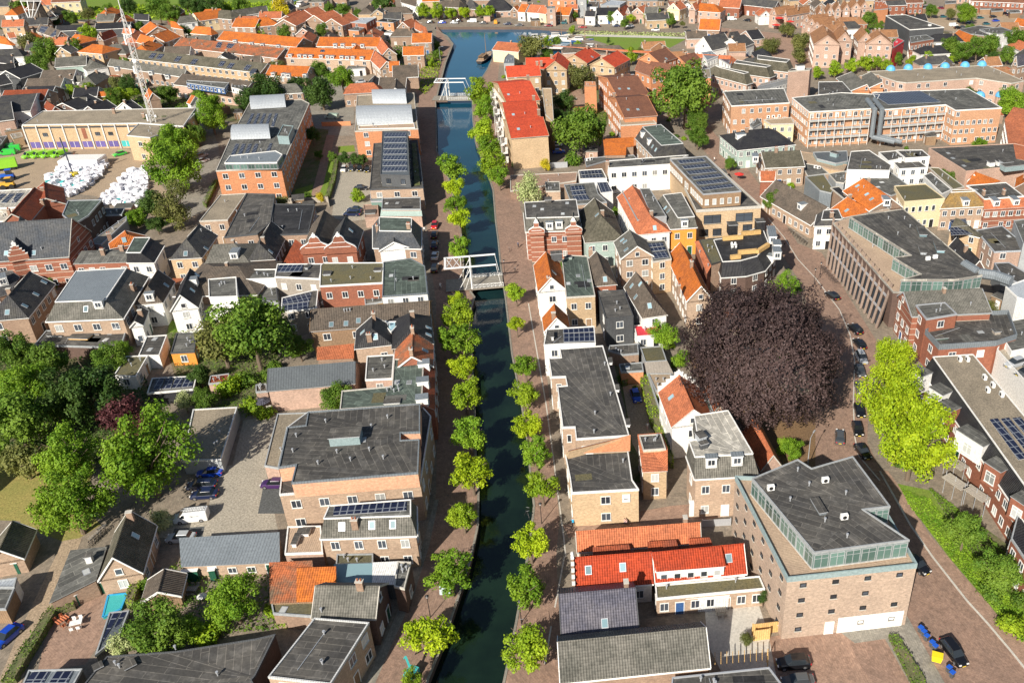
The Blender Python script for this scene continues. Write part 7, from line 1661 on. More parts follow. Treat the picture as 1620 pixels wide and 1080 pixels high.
# ------------------------------------------------------------------ vehicles
BLK,NAVY,SIL,WHT,RED,BLU,GRN,LIM,GRY,TEAL=(.008,.008,.01),(.012,.02,.06),(.42,.44,.46),(.78,.78,.77),(.55,.015,.02),(.01,.06,.45),(.04,.50,.06),(.25,.62,.03),(.08,.085,.09),(.02,.12,.14)
def heading(a,b):
 p,q=W(a,0),W(b,0);return math.degrees(math.atan2(q.y-p.y,q.x-p.x))
CL=[('P','1509,1030',((1489,1008),(1527,1058)),BLK,'estate','black estate car driving past the yellow waste container'),('P','1255,1047',185,BLK,'suv','black hatchback by the timber fence below the warehouse'),('P','1262,1076',185,GRY,'car','dark car half hidden by the silver rimmed roof at the bottom edge'),('P','1317,467',118,BLK,'car','black car highest up the curving street beside the fins'),('P','1353,520',108,BLK,'suv','black car parked just above the banded gable end'),('P','1360,543',102,BLK,'car','black car with red tail lights behind the black suv in the street row'),('P','1363,565',275,SIL,'suv','silver grey car at the top of the lime tree shadow'),('P','1361,586',272,GRY,'car','grey car shaded by the lime tree, above the middle of the row'),('P','1361,613',270,GRY,'car','dark car shaded by the lime tree in the middle of the row'),('P','1360,648',268,BLK,'car','black car in the deep lime tree shadow'),('P','1357,677',268,BLK,'car','black car facing down the street, last but one of the row'),('P','1365,713',285,BLK,'car','black car at the lower end of the row by the warehouse'),('P','1329,690',80,GRY,'car','dark grey car driving on the street next to the beech'),('P','1452,892',300,BLK,'car','black car peeping out behind the warehouse corner'),('P','1006,625',283,BLU,'car','bright blue car on the drive below the orange garage'),('P','687.5,356',274,RED,'car','red car at the head of the row on the left quay'),('P','687.5,371',94,BLK,'car','black car right behind the red car on the quay'),('P','687.5,387',94,NAVY,'car','dark blue car third in the row on the quay'),('P','688,404',94,WHT,'car','white car fourth in the row on the quay'),('P','688,424',94,BLK,'suv','black people carrier with a blue sign nearest the drawbridge'),('P','544,267',275,WHT,'car','white car, left end of the four below the clipped trees'),('P','556.5,266',275,GRY,'car','grey car, second from the left below the clipped trees'),('P','570,266',275,BLK,'suv','black car, third from the left below the clipped trees'),('P','581.5,267.5',275,BLK,'car','black car, right end of the four below the clipped trees'),('P','572,297',5,BLK,'car','black car alone beside the leafy bush and conservatory'),('P','561,331',175,NAVY,'car','dark blue car with silver trim parked against the pink wall'),('P','557,337.5',175,NAVY,'estate','long navy car in front of the one against the pink wall'),('P','332,746',185,BLU,'car','light blue roofed car at the foot of the garage row'),('P','319,766',185,NAVY,'estate','blue car second below the garage row'),('P','323,781',185,NAVY,'car','navy car third below the garage row'),('P','286,849',183,SIL,'car','silver car tucked behind the long metal shed'),('P','433.5,764',180,(.05,.015,.09),'car','purple car beside the gravel roofed annex'),('P','10,1005',253,BLU,'car','blue car at the lower left edge by the drive'),('P','318,246',60,SIL,'car','silver car in the shade of the maple, upper'),('P','320,254',60,WHT,'car','white car in the shade of the maple, lower'),('P','189,243',230,GRN,'car','single bright green car at the depot wall'),('P','106,245',200,BLK,'car','black car right of the four green vans'),('P','570,129',200,SIL,'car','silver car right of the round bright lime tree'),('P','559,143',190,BLK,'suv','black car under the round bright lime tree'),('E1','815,375',10,BLK,'car','black car alone in the courtyard of the stair towers'),('E1','635,662',10,RED,'car','dark red car at the head of the courtyard row'),('E1','655,705',10,SIL,'car','silver car second in the courtyard row'),('E1','655,742',10,(.3,.02,.02),'car','maroon car third in the courtyard row'),('E1','680,788',10,WHT,'car','white car fourth in the courtyard row'),('E1','705,850',10,BLU,'car','blue car at the foot of the courtyard row'),('C1','880,835',190,NAVY,'car','navy car in the shade of the plum tree'),('T4','540,238',178,BLK,'car','black car furthest left on the far quay'),('T4','672,240',178,BLU,'car','blue car under the far quay lindens'),('T4','800,242',178,SIL,'car','silver car left of the white van on the far quay'),('T4','845,222',178,BLK,'car','black car behind the silver one on the far quay'),('T4','1110,245',178,GRY,'car','grey car right of the white van on the far quay'),('T4','1368,255',178,NAVY,'car','dark blue car in front of the black farm roof'),('T5','142,268',178,GRY,'car','grey car before the white and orange cottages'),('T5','455,272',178,(.2,.02,.03),'car','maroon car before the tall pink house'),('T5','612,245',178,TEAL,'suv','dark car beneath the plain orange roof'),('T5','820,288',178,(.35,.03,.03),'car','red car by the slope left of the black roofed house'),('T5','970,275',178,BLK,'car','black car in front of the black roofed white house'),('T5','1180,275',178,NAVY,'car','navy car under the taller green quay tree'),('T5','1330,278',178,SIL,'car','silver car by the yellowish quay tree'),('T6','250,318',178,WHT,'car','white car before the brown grey row'),('T6','600,338',178,BLK,'car','black car by the park end of the far quay'),('T6','1230,218',150,BLK,'car','black car right of the white minibus'),('T6','975,192',165,GRY,'car','grey car left of the white minibus'),('T8','850,325',15,BLK,'car','black car in front of the white car park van'),('T8','910,318',15,GRY,'car','grey car right of the black one near the white car park van'),('T8','980,272',15,NAVY,'car','navy car under the round car park tree'),('T8','880,243',15,BLK,'car','black car left of the round car park tree'),('T8','1110,207',15,TEAL,'car','dark teal car right of the round car park tree'),('T8','1262,195',20,BLK,'car','black car in the middle of the car park'),('T8','1292,240',20,BLU,'car','blue car in the middle of the car park'),('T8','1182,278',15,TEAL,'car','dark green blue car nearest the plane trees'),('T8','680,195',15,TEAL,'car','dark green car between the two small car park trees'),('T8','740,68',15,BLK,'car','black car by the far wooden garages'),('T8','1400,158',20,BLK,'car','black car at the right end of the car park'),('T8','1450,172',20,NAVY,'car','navy car at the right end of the car park'),('T8','412,148',40,WHT,'car','white car behind the dark clad block'),('T8','660,95',15,(.2,.02,.04),'car','wine red car by the far garages'),('T8','1075,98',15,BLK,'car','black car before the third wooden garage'),('P','1606,574',205,SIL,'suv','silver car on the parking deck'),('P','1622,588',205,GRY,'car','dark car on the parking deck'),]
for(s,p,a,c,k,lb)in CL:
 car(s,p,heading(*a)if isinstance(a,tuple)else a,c,lb,k,z=(5.0 if 'parking deck' in lb else 0))
for(s,p,a,c,lb)in[('P','303,817',heading((317.5,827.6),(281.3,831.9)),WHT,'white van with a roof rack and a small dark logo on the tarmac yard'),('P','48,246',235,LIM,'leftmost of four bright green vans in a row'),('P','62.5,245.5',235,LIM,'second from the left of four bright green vans'),('P','77.5,245',235,LIM,'third from the left of four bright green vans'),('P','94,244.5',235,LIM,'rightmost of four bright green vans in a row'),('P','19,236',200,GRN,'green van at the left edge, right one of three'),('P','11,242',200,GRN,'green van at the left edge, nearest of three'),('P','9,234',200,GRN,'green van at the left edge, farthest of three'),('T4','992,228',178,WHT,'white van on the far quay'),('T4','1245,240',95,(.75,.35,.05),'orange van on the far quay'),('T6','1065,205',10,WHT,'white minibus on the square beyond the park'),('T8','800,295',20,WHT,'white van in the far car park'),('P','525,185',170,(.35,.45,.38),'green and white van by the garden wall'),('P','282,296',170,WHT,'white van beside the weeping birch'),('P','709,917',heading((707,935),(712,905)),(.55,.68,.72),'pale blue van under the linden on the left quay')]:
 v=car(s,p,a,c,lb,'van','parked_van','van','parked vans',sc=1.0 if s!='T8' else .95)
 if 'roof rack' in lb:
  m=MB()
  for y in(-.6,.6):m.bar((-2.2,y,2.12),(.9,y,2.12),.035,'black')
  for x in(-2.1,-1.6,-1.1,-.6,-.1,.4,.85):m.bar((x,-.6,2.12),(x,.6,2.12),.03,'black');
  for y in(-.25,.2):m.bar((-2.1,y,2.2),(1.2,y,2.2),.05,'galv')
  m.build('roof_rack',v)
  for sy in(-1,1):
   m=MB();y=sy*.975
   for i in range(7):a0,a1=.4+i*.75,.4+(i+1)*.75;m.bar((-.2+.13*math.cos(a0)-.02*i,y,1.35+.13*math.sin(a0)),(-.2+.13*math.cos(a1)-.02*i,y,1.35+.13*math.sin(a1)),.025,'black')
   for k,hh in enumerate((.16,.1,.14,.1,.1,.15,.1)):m.bar((-.48-k*.13,y,1.3),(-.48-k*.13,y,1.3+hh),.03,'grey')
   m.bar((-.42,y,1.3),(-1.35,y,1.3),.018,'grey');m.build('logo',v)
# lorry, machines in the depot yard
def machine(pos,ang,label,cat,build):
 q=W(px('P',pos)[0],1.0);q.z=0;t=thing(cat.replace(' ','_'),q,label,cat,None,R(ang));build(t)
def lorry(t):
 m=MB();m.box((0,0,.9),6.2,2.4,2.6,'limegreen');m.build('cargo_box',t);m=MB();m.box((3.9,0,.5),1.7,2.3,2.0,'limegreen');m.box((4.2,0,1.5),1.2,2.35,.7,'carglass');m.build('cab',t)
 for x in(-2,-.9,3.8):
  for y in(-1,1):m=MB();m.bar((x,y-.15,.5),(x,y+.15,.5),.5,'tyre',12);m.build('wheel',t)
machine('9,264',210,'lime green box lorry at the left edge of the depot yard','lorry',lorry)
def trac(col):
 def f(t):
  m=MB();m.box((0,0,.9),3.4,1.5,1.0,col);m.box((-.6,0,1.9),1.4,1.4,1.3,'carglass');m.box((-.6,0,3.2),1.6,1.5,.12,col);m.build('body',t)
  m=MB();m.bar((1.5,0,1.2),(3.2,0,.5),.2,col);m.box((3.4,0,.2),.8,2.0,.8,col);m.build('loader_arm',t)
  for x in(-1.1,1.1):
   for y in(-.9,.9):m=MB();m.bar((x,y-.2,.7),(x,y+.2,.7),.7,'tyre',12);m.build('wheel',t)
 return f
machine('12,280',200,'blue yard machine with its arm lowered at the left edge','yard machine',trac('blueplastic'));machine('12,293',200,'ochre wheel loader nearest the pale workshop roof','wheel loader',trac('machineyellow'))
def crane(t):
 m=MB();m.box((0,0,.5),2.4,1.8,1.2,'yellowplastic');m.build('body',t);m=MB();m.bar((0,0,1.5),(.2,.4,12.5),.22,'jeans');m.build('boom',t)
machine('116,277',90,'yellow crane with a tall dark boom among the white bales','crane',crane)
def mini(t):
 m=MB();m.box((0,0,.35),1.6,1.3,.9,'aqua');m.build('body',t);m=MB();m.bar((0,0,1.1),(.5,.9,2.9),.16,'aqua');m.bar((.5,.9,2.9),(1.2,1.8,1.4),.13,'aqua');m.build('boom',t);m=MB();m.box((0,-.6,.02),2,.4,.45,'tyre');m.box((0,.6,.02),2,.4,.45,'tyre');m.build('tracks',t)
machine('651,1062',70,'small turquoise excavator at the bottom of the left quay','excavator',mini)
# white bale heaps
rb=random.Random(3)
def heap(pts,label,n=260):
 P_=ccw(WP('B1',pts,0));xs=[p.x for p in P_];ys=[p.y for p in P_];m=MB();k=0;c=centroid(P_)
 while k<n:
  p=Vector((rb.uniform(min(xs),max(xs)),rb.uniform(min(ys),max(ys)),0))
  if not inside(p,P_):continue
  k+=1;s=rb.uniform(.7,1.5);m.box(Vector((p.x,p.y,rb.choice([0,0,.5,.9]))),s,s*rb.uniform(.7,1.1),s*rb.uniform(.6,.95),'bale' if rb.random()<.95 else 'aqua',rb.uniform(0,3))
 o=m.build('bale_heap',None,Vector((c.x,c.y,0)));tag(o,label,'bales',None,'stuff')
heap('420,330 640,330 690,320 640,400 520,500 420,545 360,510 290,430','heap of white bales left of the bare strip in the depot yard',330)
heap('830,370 945,360 945,470 900,600 780,610 640,570 640,540 740,470','heap of white bales right of the bare strip beside the maple',330)
t=thing('stacked_bales',W(px('B1','535,330')[0],0),'tall white wrapped stack at the head of the bale heap','bale stack');m=MB();m.box((0,0,0),12.0,6,2.6,'bale',R(3));m.build('wrapping',t);m=MB();m.box((0,0,2.6),11.6,5.6,.15,'white',R(3));m.build('top_sheet',t)
# bins
for k,(p,c)in enumerate((('1457,992','blueplastic'),('1462,998','blueplastic'),('1466.5,1005','blueplastic'),('1475,1015','blueplastic'),('1480,1021','blueplastic'))):
 q=W(px('P',p)[0],.9);q.z=.02;bin_(q,-52,'%s blue lidded bin from the warehouse end of the kerb row'%ORD[k],c)
q=W((1483,1037),.9);q.z=.02;bin_(q,-20,'big yellow waste container between the blue bins','yellowplastic',True)
for k,p in enumerate(('1502,1055','1507,1063')):q=W(px('P',p)[0],.9);q.z=.02;bin_(q,-52,('upper' if k==0 else 'lower')+' blue bin below the yellow container','blueplastic')
# lamps
for(p,lb,rz,kd)in(('681,976','black street lamp between two lindens low on the left quay',0,'post'),('825,984','black street lamp low on the right quay beside a linden',0,'post'),('857,828','black street lamp on the right quay near the cyclist in blue',0,'post'),('1277,740','grey curved lamp arm above the roof of the warehouse',60,'arm'),('697,98','tall white lamp on the left harbour path',0,'arm'),('1297,440','dark street lamp near the bicycles on the shopping street',90,'post'),('799,436','black lamp at the right end of the near drawbridge',0,'post'),('1288,450','slim street lamp at the start of the finned block',0,'post')):
 q=W(px('P',p)[0],0);lamp(q,lb,rz,kd)
# people
def who(p,rz,sh,tr,lb,pose='walk'):
 q=W(px('P',p)[0],0);return person(q,rz,sh,tr,lb,pose)
who('907,833',100,'bluecloth','jeans','person in a light blue jacket riding a bicycle onto the quay','ride');bicycle(W((907,833),0),100,'bicycle under the rider in light blue')
who('991,832',185,'pinkcloth','jeans','person in a pink top with dark hair riding along the shaded street','ride');bicycle(W((991,832),0),185,'bicycle under the rider in pink on the shaded street')
who('697,457',80,'whitepaint','whitepaint','person in white cycling in the shade by the corner house','ride');bicycle(W((697,457),0),80,'bicycle under the rider in white near the drawbridge')
who('672,368',90,'whitepaint','jeans','person in a white shirt walking beside the red car')
who('1215,365',120,'whitepaint','jeans','person in white walking on the shopping street near the round tree')
who('1241,392',300,'hair','jeans','person in dark clothes on the shopping street pavement')
who('1024,680',260,'whitepaint','pinkcloth','person in a pale top standing on the drive below the blue car')
who('1130,256',200,'whitepaint','jeans','person in white on the square above the penthouse block')
who('820,392',90,'jeans','jeans','person in dark clothes cycling on the right quay by the banded house','ride');bicycle(W((820,392),0),90,'bicycle ridden on the right quay by the banded house')
who('1146,388',0,'whitepaint','jeans','person sitting out near the black roof terrace')if False else None
for k in range(9):
 f=k/8;p=(1248+28*f,366+22*f);bicycle(W(p,0),40+13*(k%3),'%s bicycle leaning along the brown roofed long house'%ORD[k])
for k in range(8):
 f=k/7;p=(1300+22*f,425+24*f);bicycle(W(p,0),-30+17*(k%3),'%s bicycle from the top at the foot of the finned block'%ORD[k])
for k in range(8):
 p=(144+24*k/7,862-22*k/7);bicycle(W(p,0),100+9*(k%3),'%s bicycle from the left in the rack under the broad lime green tree'%ORD[k])
# boats
boat('T4','1130,620',83,19,4.2,'black','dark brown barge with a tall mast moored at the harbour mouth','wood',mast=11)
boat('T5','600,530',-8,20,4.4,'black','long black barge behind the bright red roofs','greywhite',mast=0);boat('T5','940,520',-8,12,3.6,'whitepaint','white motor boat with a dark deckhouse by the park','white')
boat('T5','345,412',10,9,3,'whitepaint','small white boat with a folded cover at the harbour edge','white');boat('T5','570,398',5,11,3.4,'whitepaint','white sailing boat with a rust red mast','white',mast=22);boat('T5','650,432',-10,10,3.2,'whitepaint','white cabin boat right of the sailing boat','white')
boat('T5','820,440',0,11,3.4,'bluepaint','blue and white tug shaped boat beside the park path','white',mast=16)
boat('T3','530,50',80,12,4,'whitepaint','white boat moored on the far left water','white',z=.05)
# pool, furniture, parasols
t=thing('swimming_pool',W(px('D1','600,670')[0],0),'turquoise garden pool on the red paved yard','pool');o=Vector(t.location)
m=MB();P_=ccw(WP('D1','560,625 658,615 625,695 532,738',.5));m.prism(P_,0,.5,'aqua','aqua');m.build('water_cover',t,o);m=MB()
for a,b in zip(P_,P_[1:]+P_[:1]):m.strip((a.x,a.y,.45),(b.x,b.y,.45),.25,.12,'bluecloth')
m.build('rim',t,o)
def parasol(reg,p,mat,lb,r_=1.5,h=2.4):
 q=W(px(reg,p)[0],h);q.z=0;t=thing('parasol',q,lb,'parasol','parasols');m=MB();m.bar((0,0,0),(0,0,h+.1),.03,'galv',6);m.build('pole',t);m=MB()
 for i in range(8):a,b=math.pi/4*i,math.pi/4*(i+1);m.face([(r_*math.cos(a),r_*math.sin(a),h-.45),(r_*math.cos(b),r_*math.sin(b),h-.45),(0,0,h+.1)],mat)
 m.build('canopy',t)
parasol('E3','395,985','awningred','red parasol on the street beside the small tree');parasol('T7','190,258','awningred','lowest red parasol below the tan gables',2.2,3);parasol('T7','340,222','awningred','red awning parasol under the third tan gable',2.2,5)
parasol('T7','225,185','awningred','red awning parasol under the second tan gable',2.4,6);parasol('T7','490,278','awningred','red awning parasol beside the stepped tan gables',2.0,5)
parasol('C2','30,690','tviolet','lilac parasol beside the pink brick wall');parasol('G4','305,300','white','white parasol in the yard behind the red terrace',1.6,2.6)
parasol('D1','1040,618','white','small white parasol table in front of the long metal shed',.7,1.2)
def table(reg,p,lb,rz=0,mat='woodgrey',z=0):
 q=W(px(reg,p)[0],z);t=thing('garden_table',q,lb,'table','garden tables',R(rz));m=MB();m.box((0,0,.7),1.5,.9,.06,mat);m.build('table_top',t)
 for x in(-.6,.6):
  for y in(-.35,.35):m=MB();m.bar((x,y,0),(x,y,.7),.035,mat);m.build('leg',t)
 for k,(x,y)in enumerate(((-.4,-.9),(.4,-.9),(-.4,.9),(.4,.9))):m=MB();m.box((x,y,.42),.45,.45,.05,mat);m.box((x,y+(.2 if y>0 else-.2),.45),.45,.05,.45,mat);m.bar((x-.18,y-.18,0),(x-.18,y-.18,.42),.02,mat);m.bar((x+.18,y+.18,0),(x+.18,y+.18,.42),.02,mat);m.build('seat',t)
table('D1','400,785','white garden table and chairs on the paved pool yard',20,'white');table('D1','330,770','terracotta coloured table set beside the hedge of the pool yard',60,'tterra');table('D1','1000,610','grey garden table in the garden of the long metal shed',0)
table('D3','1080,720','garden table at the edge of the pale terrace',10);table('C1','950,300','garden table on the lawn of the white gabled house',0,'white');table('G2','800,520','white table on the sunken black roof terrace',0,'white',8.3)
# pergola and planters on the pale terrace
t=thing('pergola',W(px('D3','1180,950')[0],0),'slatted timber pergola on the pale terrace below the warehouse','pergola');o=Vector(t.location)
a,b,c,d=WP('D3','1020,985 1325,965 1325,905 1020,925',2.4)
for k in range(11):m=MB();m.strip(a.lerp(b,k/10),d.lerp(c,k/10),.08,.16,'woodpale');m.build('slat',t,o)
for p in(a,b,c,d):m=MB();m.bar((p.x,p.y,0),p,.07,'woodpale');m.build('post',t,o)
def fence(reg,pts,h,mat,lb,z=0,thick=.12):
 P_=WP(reg,pts,z);c=centroid(P_);t=thing('fence',c,lb,'fence');m=MB()
 for a,b in zip(P_,P_[1:]):m.strip(a,b,thick,h,mat)
 m.build('boards',t,c);m=MB()
 for p in P_:m.box(p,.18,.18,h+.12,mat)
 m.build('posts',t,c)
fence('D3','1250,860 1330,850',1.9,'woodpale','golden timber fence left of the warehouse, upper run');fence('P','1190,1003 1232,998 1236,1006',1.9,'woodpale','golden timber fence beside the black hatchback')
fence('C3','640,390 690,560 755,760 830,960',1.9,'grey','long pale grey wall between the blue car drive and the stepped gable house',0,.2)
fence('B2','110,570 460,560 465,590',1.6,'woodgrey','grey brown board fence south of the striped path garden');fence('D2','180,235 340,228',1.8,'brick','low yard wall behind the roof terrace annex')
fence('B3','240,345 350,340',1.8,'galv','grey metal gate between the shrubs of the right quay courtyard');fence('C1','1000,750 930,1000',.3,'grey','low wall strip along the garage row')if False else None
fence('C2','60,745 340,730',1.0,'kerb','low pale wall at the foot of the pink brick wall');fence('A2','420,800 600,795',1.5,'brickorange','low brick garden wall below the green and white van')
fence('D3','985,270 1130,262',1.3,'galv','metal railing at the end of the narrow cross street');fence('P','105,846 160,868',1.7,'green','dark green gate left of the broad lime tree')if False else None
# garage doors and signs
s0,s1=W(px('D3','378,92')[0],6.6),W(px('D3','655,78')[0],6.6);ed=(s1-s0).normalized();f=(590-378)/(655-378.);q=s0.lerp(s1,f)+Vector((ed.y,-ed.x,0))*.12
t=thing('house_sign',Vector((q.x,q.y,5.1)),'white square sign with dark letters on the blank ochre brick wall','sign',None,math.atan2(ed.y,ed.x));m=MB();m.box((0,0,-.75),1.2,.08,1.5,'whitepaint');m.build('board',t)
text('863',.46,t,(0,-.06,-.12),(R(90),0,0),'black')
s0,s1=W((1245.6,918),10.7),W((1450,896),10.7);ed=(s1-s0).normalized();nn=Vector((ed.y,-ed.x,0));q0=s0.lerp(s1,.44)+nn*.08;q1=s0.lerp(s1,.97)+nn*.08;tw=[o for o in bpy.data.objects if o.get('label','').startswith('tall converted brick warehouse')][0]
m=MB();m.face([(q0.x,q0.y,0.01),(q1.x,q1.y,.01),(q1.x,q1.y,2.9),(q0.x,q0.y,2.9)],'white');m.build('white_plinth',tw,Vector(tw.location))
# ------------------------------------------------------------------ big doors, a shade sail, bicycles on the quays
def panel_on(lab,reg,s,h,mat,name='garage_door',z=0.):
 B_=[o for o in bpy.data.objects if o.get('label','').startswith(lab)][0];a,b=WP(reg,s,z);e_=(b-a).normalized();nn=Vector((e_.y,-e_.x,0))
 if nn.y>0:nn=-nn
 a,b=a+nn*.3,b+nn*.3;m=MB();o=Vector(B_.location);c=(a+b)/2;m.box(Vector((c.x,c.y,z)),(b-a).length,.5,h,mat,math.atan2(e_.y,e_.x));m.box(Vector((c.x,c.y,z+h)),(b-a).length+.2,.6,.12,'whitepaint',math.atan2(e_.y,e_.x));m.build(name,B_,o)
panel_on('small tiled garage with a green','Z3','78,710 242,693',2.0,'green')
panel_on('tiled gable house with a big white','D1','530,604 622,594',2.1,'green');panel_on('tiled gable house with a big white','D1','400,672 475,625',1.9,'green')
panel_on('long ribbed grey metal shed','D1','962,546 1042,540',2.0,'green');panel_on('long ribbed grey metal shed','D1','1098,540 1130,536',2.0,'green','door')
panel_on('mansard house with a bleached','D3','915,206 1030,199',2.7,'white');panel_on('mansard house with a bleached','D3','1045,197 1112,193',2.7,'blackboard','shop_window')
panel_on('mossy flat roofed annex with white','D3','898,700 1115,683',2.6,'greywhite','folding_door')
for k in range(5):f0,f1=k/5+.02,(k+1)/5-.03;panel_on('row of lock-up garages','P','%.2f,%.2f %.2f,%.2f'%(354+27*f0,741-78*f0,354+27*f1,741-78*f1),2.1,'white')
t=thing('shade_sail',W(px('C1','1155,120')[0],0),'blue triangular shade sail under the wide dormer','shade sail');m=MB();m.face([W(px('C1',p)[0],6.6)for p in('1088,110','1160,162','1224,100')],'bluecloth');m.build('cloth',t,Vector(t.location))
for k,(p,a_)in enumerate(((('834,812'),70),(('836,818'),110),(('826,990'),95),(('823,1002'),60),(('850,690'),80),(('846,640'),100),(('738,655'),95),(('742,700'),80),(('748,770'),105),(('722,960'),70),(('824,590'),95),(('726,880'),85),(('815,430'),90),(('806,398'),100))):
 bicycle(W(px('P',p)[0],0),a_,'%s bicycle standing at the quay trees, on the %s bank'%(ORD[k],'left' if float(p.split(',')[0])<790 and k>5 else 'right'))
# ------------------------------------------------------------------ back houses, sheds and garden plants of the yards
rf=random.Random(42);USED=set(o.get('label','')for o in bpy.data.objects)
PTS=[(Vector((o.location.x,o.location.y,0)),o)for o in bpy.data.objects if o.parent is None and o.get('label')and o.get('kind')is None]
ANCH=[(p,o)for p,o in PTS if o.get('category')not in('person','bicycle','sign','duct','bin')and 4<len(o['label'].split())<13]
HOLD=[(p,4.5 if o.get('category')in('car','van','bin','table','pool')else 1.5)for p,o in PTS if o.get('category')not in('shrub',)]
def edge_dist(p,poly):
 best=1e9
 for i in range(len(poly)):
  a,b=poly[i-1],poly[i];ab=Vector((b.x-a.x,b.y-a.y,0));l2=ab.length_squared or 1e-9
  t=max(0,min(1,(p-Vector((a.x,a.y,0))).dot(ab)/l2));best=min(best,(Vector((a.x,a.y,0))+ab*t-p).length)
 return best
def clear(p,r_):
 for P_ in EXC:
  if inside(p,P_)or edge_dist(p,P_)<r_*.6:return None
 near=None
 for poly,h,t in FOOT:
  c=poly[0]
  if abs(c.x-p.x)+abs(c.y-p.y)>90:continue
  if inside(p,poly):return None
  d=edge_dist(p,poly)
  if d<r_:return None
  if near is None or d<near[0]:near=(d,poly)
 for q,rr_ in HOLD:
  if abs(q.x-p.x)<9 and(q-p).length<r_*.6+rr_:return None
 return near or(99,None)
def rel(p,what):
 c=sorted(ANCH,key=lambda a:(a[0]-p).length)[:5]
 for q,o in c:
  d=p-q;w_=('behind' if d.y>0 else 'in front of')if abs(d.y)>abs(d.x)else('to the left of' if d.x<0 else 'to the right of')
  lb=o['label'].split();s=' '.join(lb[:12])
  art='' if lb[0]in('first','second','third')else 'the '
  l='%s %s %s%s'%(what,w_,art,s)
  if len(l.split())<=16 and l not in USED:USED.add(l);return l
 return None
cnt={'h':0,'s':0,'t':0}
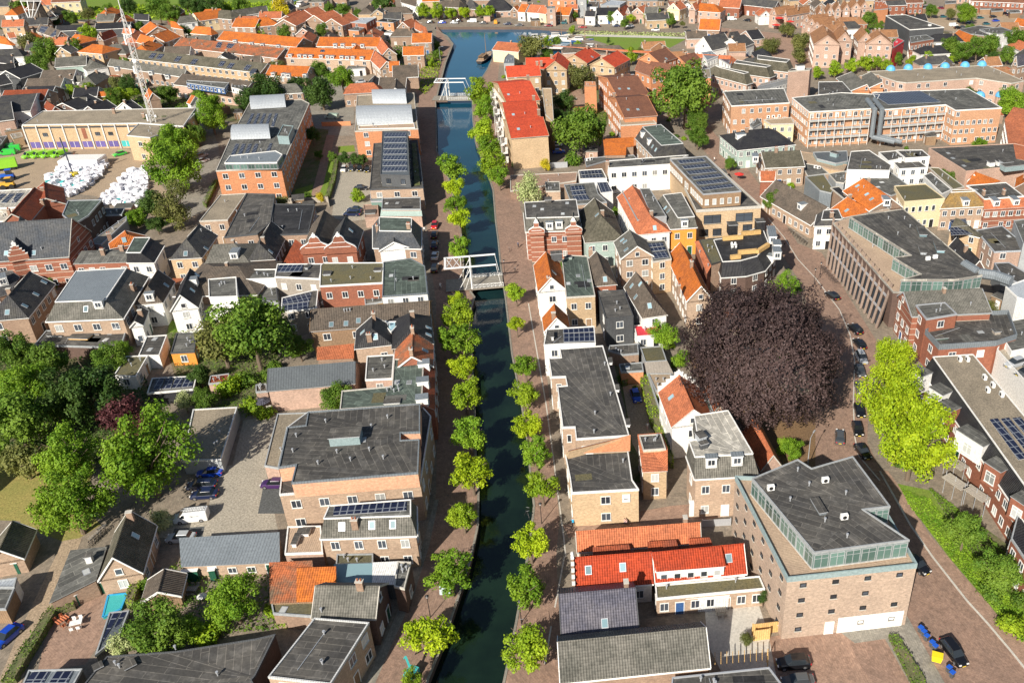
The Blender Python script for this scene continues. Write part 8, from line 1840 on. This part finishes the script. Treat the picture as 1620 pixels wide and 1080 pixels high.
for _ in range(5200):
 y_=rf.uniform(2,760)if rf.random()<.5 else rf.uniform(2,170);x_=rf.uniform(0,1620)
 p=W((x_,y_),0)
 far=p.y>330
 if far and cnt['h']<95 and rf.random()<.7:
  w_,d_=rf.uniform(6.5,8.5),rf.uniform(7,12);nr=clear(p,5.2)
  if nr:
   rc=rf.choice([('orange','torange'),('brown','tbrown'),('dark','tdark'),('red','tterra'),('grey','tgrey')])if x_<1000 else rf.choice([('tan','ttan'),('brown','tbrown'),('dark','tdark'),('red','tterra'),('black','tblack')])
   lb=rel(p,'%s roofed back house'%rc[0])
   if lb:
    an=R(rf.choice([5,12,100,95]));e_=Vector((math.cos(an),math.sin(an),0));n_=Vector((-e_.y,e_.x,0));zr=rf.uniform(6.8,8.2);ze=zr-2.7
    def pj(v,z):
     q=Vector((v.x,v.y,z-HC));f=q.y*math.cos(TH)-q.z*math.sin(TH);u=q.y*math.sin(TH)+q.z*math.cos(TH);return '%.3f,%.3f'%(PPX+FPX*q.x/f,PPY-FPX*u/f)
    a,b=p-e_*d_/2,p+e_*d_/2;sgn=-1 if n_.y>0 else 1
    G('P',pj(a,zr),pj(b,zr),pj(p+n_*sgn*w_/2,ze),ze,zr,rf.choice(['brick','brickpink','white','brickred','brickyel']),rc[1],'house',lb,'house',hip=rf.choice(['','','12']),trim=rf.choice(['white','kerb']))
    cnt['h']+=1;HOLD.append((p,4))
  continue
 if cnt['s']<110 and rf.random()<.5:
  nr=clear(p,2.4)
  if nr and nr[0]<16:
   rc=rf.choice([('dark','bit','wood'),('grey','bitgrey','brickpink'),('brown','mossroof','wood'),('rusty','tterra','brick')])
   lb=rel(p,'%s roofed shed'%rc[0])
   if lb:
    poly=nr[1];e_=Vector((poly[1].x-poly[0].x,poly[1].y-poly[0].y,0)).normalized()if poly else Vector((1,0,0));w_,d_=rf.uniform(2.4,3.8),rf.uniform(2.6,5.2);an=math.atan2(e_.y,e_.x);h=rf.uniform(2.2,2.9)
    t=thing('garden_shed',p,lb,'shed','garden sheds',an);m=MB();P_=[Vector((-d_/2,-w_/2,0)),Vector((d_/2,-w_/2,0)),Vector((d_/2,w_/2,0)),Vector((-d_/2,w_/2,0))];m.prism(P_,0,[h,h,h+.4,h+.4],rc[2]);m.build('wall',t)
    m=MB();m.prism(offset(P_,-.15),[h-.02,h-.02,h+.38,h+.38],[h+.1,h+.1,h+.5,h+.5],'kerb',rc[1]);m.build('roof',t);mobj('door',door_mesh(rf.choice(['green','wood','whitepaint']),.9,1.95),t,(0,-w_/2,0))
    cnt['s']+=1;HOLD.append((p,3));FOOT.append(([p+Vector((math.cos(an)*q.x-math.sin(an)*q.y,math.sin(an)*q.x+math.cos(an)*q.y,0))for q in P_],h,t))
  continue
 if cnt['t']<200:
  nr=clear(p,1.5 if not far else 2.5)
  if nr:
   big=rf.random()<(.5 if far else .25);k=rf.choice(['mid','mid','bright','dark','olive','lime'])if big else rf.choice(['bush','bushy','bushd']);cw={'mid':'green','bright':'light green','dark':'dark green','olive':'olive','lime':'lime green','bush':'green','bushy':'lime green','bushd':'dark'}[k]
   lb=rel(p,'%s garden %s'%(cw,'tree' if big else 'shrub'))
   if lb:
    R_=rf.uniform(2.0,3.6)if big else rf.uniform(.9,1.7);pr=FPX*R_/(p-Vector((0,0,HC))).length
    zc=(R_*.55+R_*.72)if big else R_*.35;q=Vector((p.x,p.y,zc-HC));f=q.y*math.cos(TH)-q.z*math.sin(TH);u=q.y*math.sin(TH)+q.z*math.cos(TH)
    tree('P','%.2f,%.2f'%(PPX+FPX*q.x/f,PPY-FPX*u/f),pr,k,lb,'tree' if big else 'shrub',name='tree' if big else 'shrub',trunk=(R_*.55 if big else .05));cnt['t']+=1;HOLD.append((p,R_*.7))
for _ in range(900):
 y_=rf.uniform(60,1060);x_=rf.choice([rf.uniform(-420,-90),rf.uniform(1710,2060)]);p=W((x_,y_),0)
 if p.y>330 or cnt['h']>150 or not clear(p,6.5):continue
 rc=rf.choice([('orange','torange'),('brown','tbrown'),('dark','tdark'),('red','tterra'),('grey','tgrey')]);lb=rel(p,'%s roofed outlying house'%rc[0])
 if lb:
  an=R(rf.choice([5,12,100,95]));e_=Vector((math.cos(an),math.sin(an),0));n_=Vector((-e_.y,e_.x,0));sgn=-1 if n_.y>0 else 1
  def pj(v,z):
   q=Vector((v.x,v.y,z-HC));f=q.y*math.cos(TH)-q.z*math.sin(TH);u=q.y*math.sin(TH)+q.z*math.cos(TH);return '%.3f,%.3f'%(PPX+FPX*q.x/f,PPY-FPX*u/f)
  G('P',pj(p-e_*5,8),pj(p+e_*5,8),pj(p+n_*sgn*4,5.4),5.4,8,rf.choice(['brick','brickpink','white','brickred']),rc[1],'house',lb,'house');cnt['h']+=1
finish_windows()
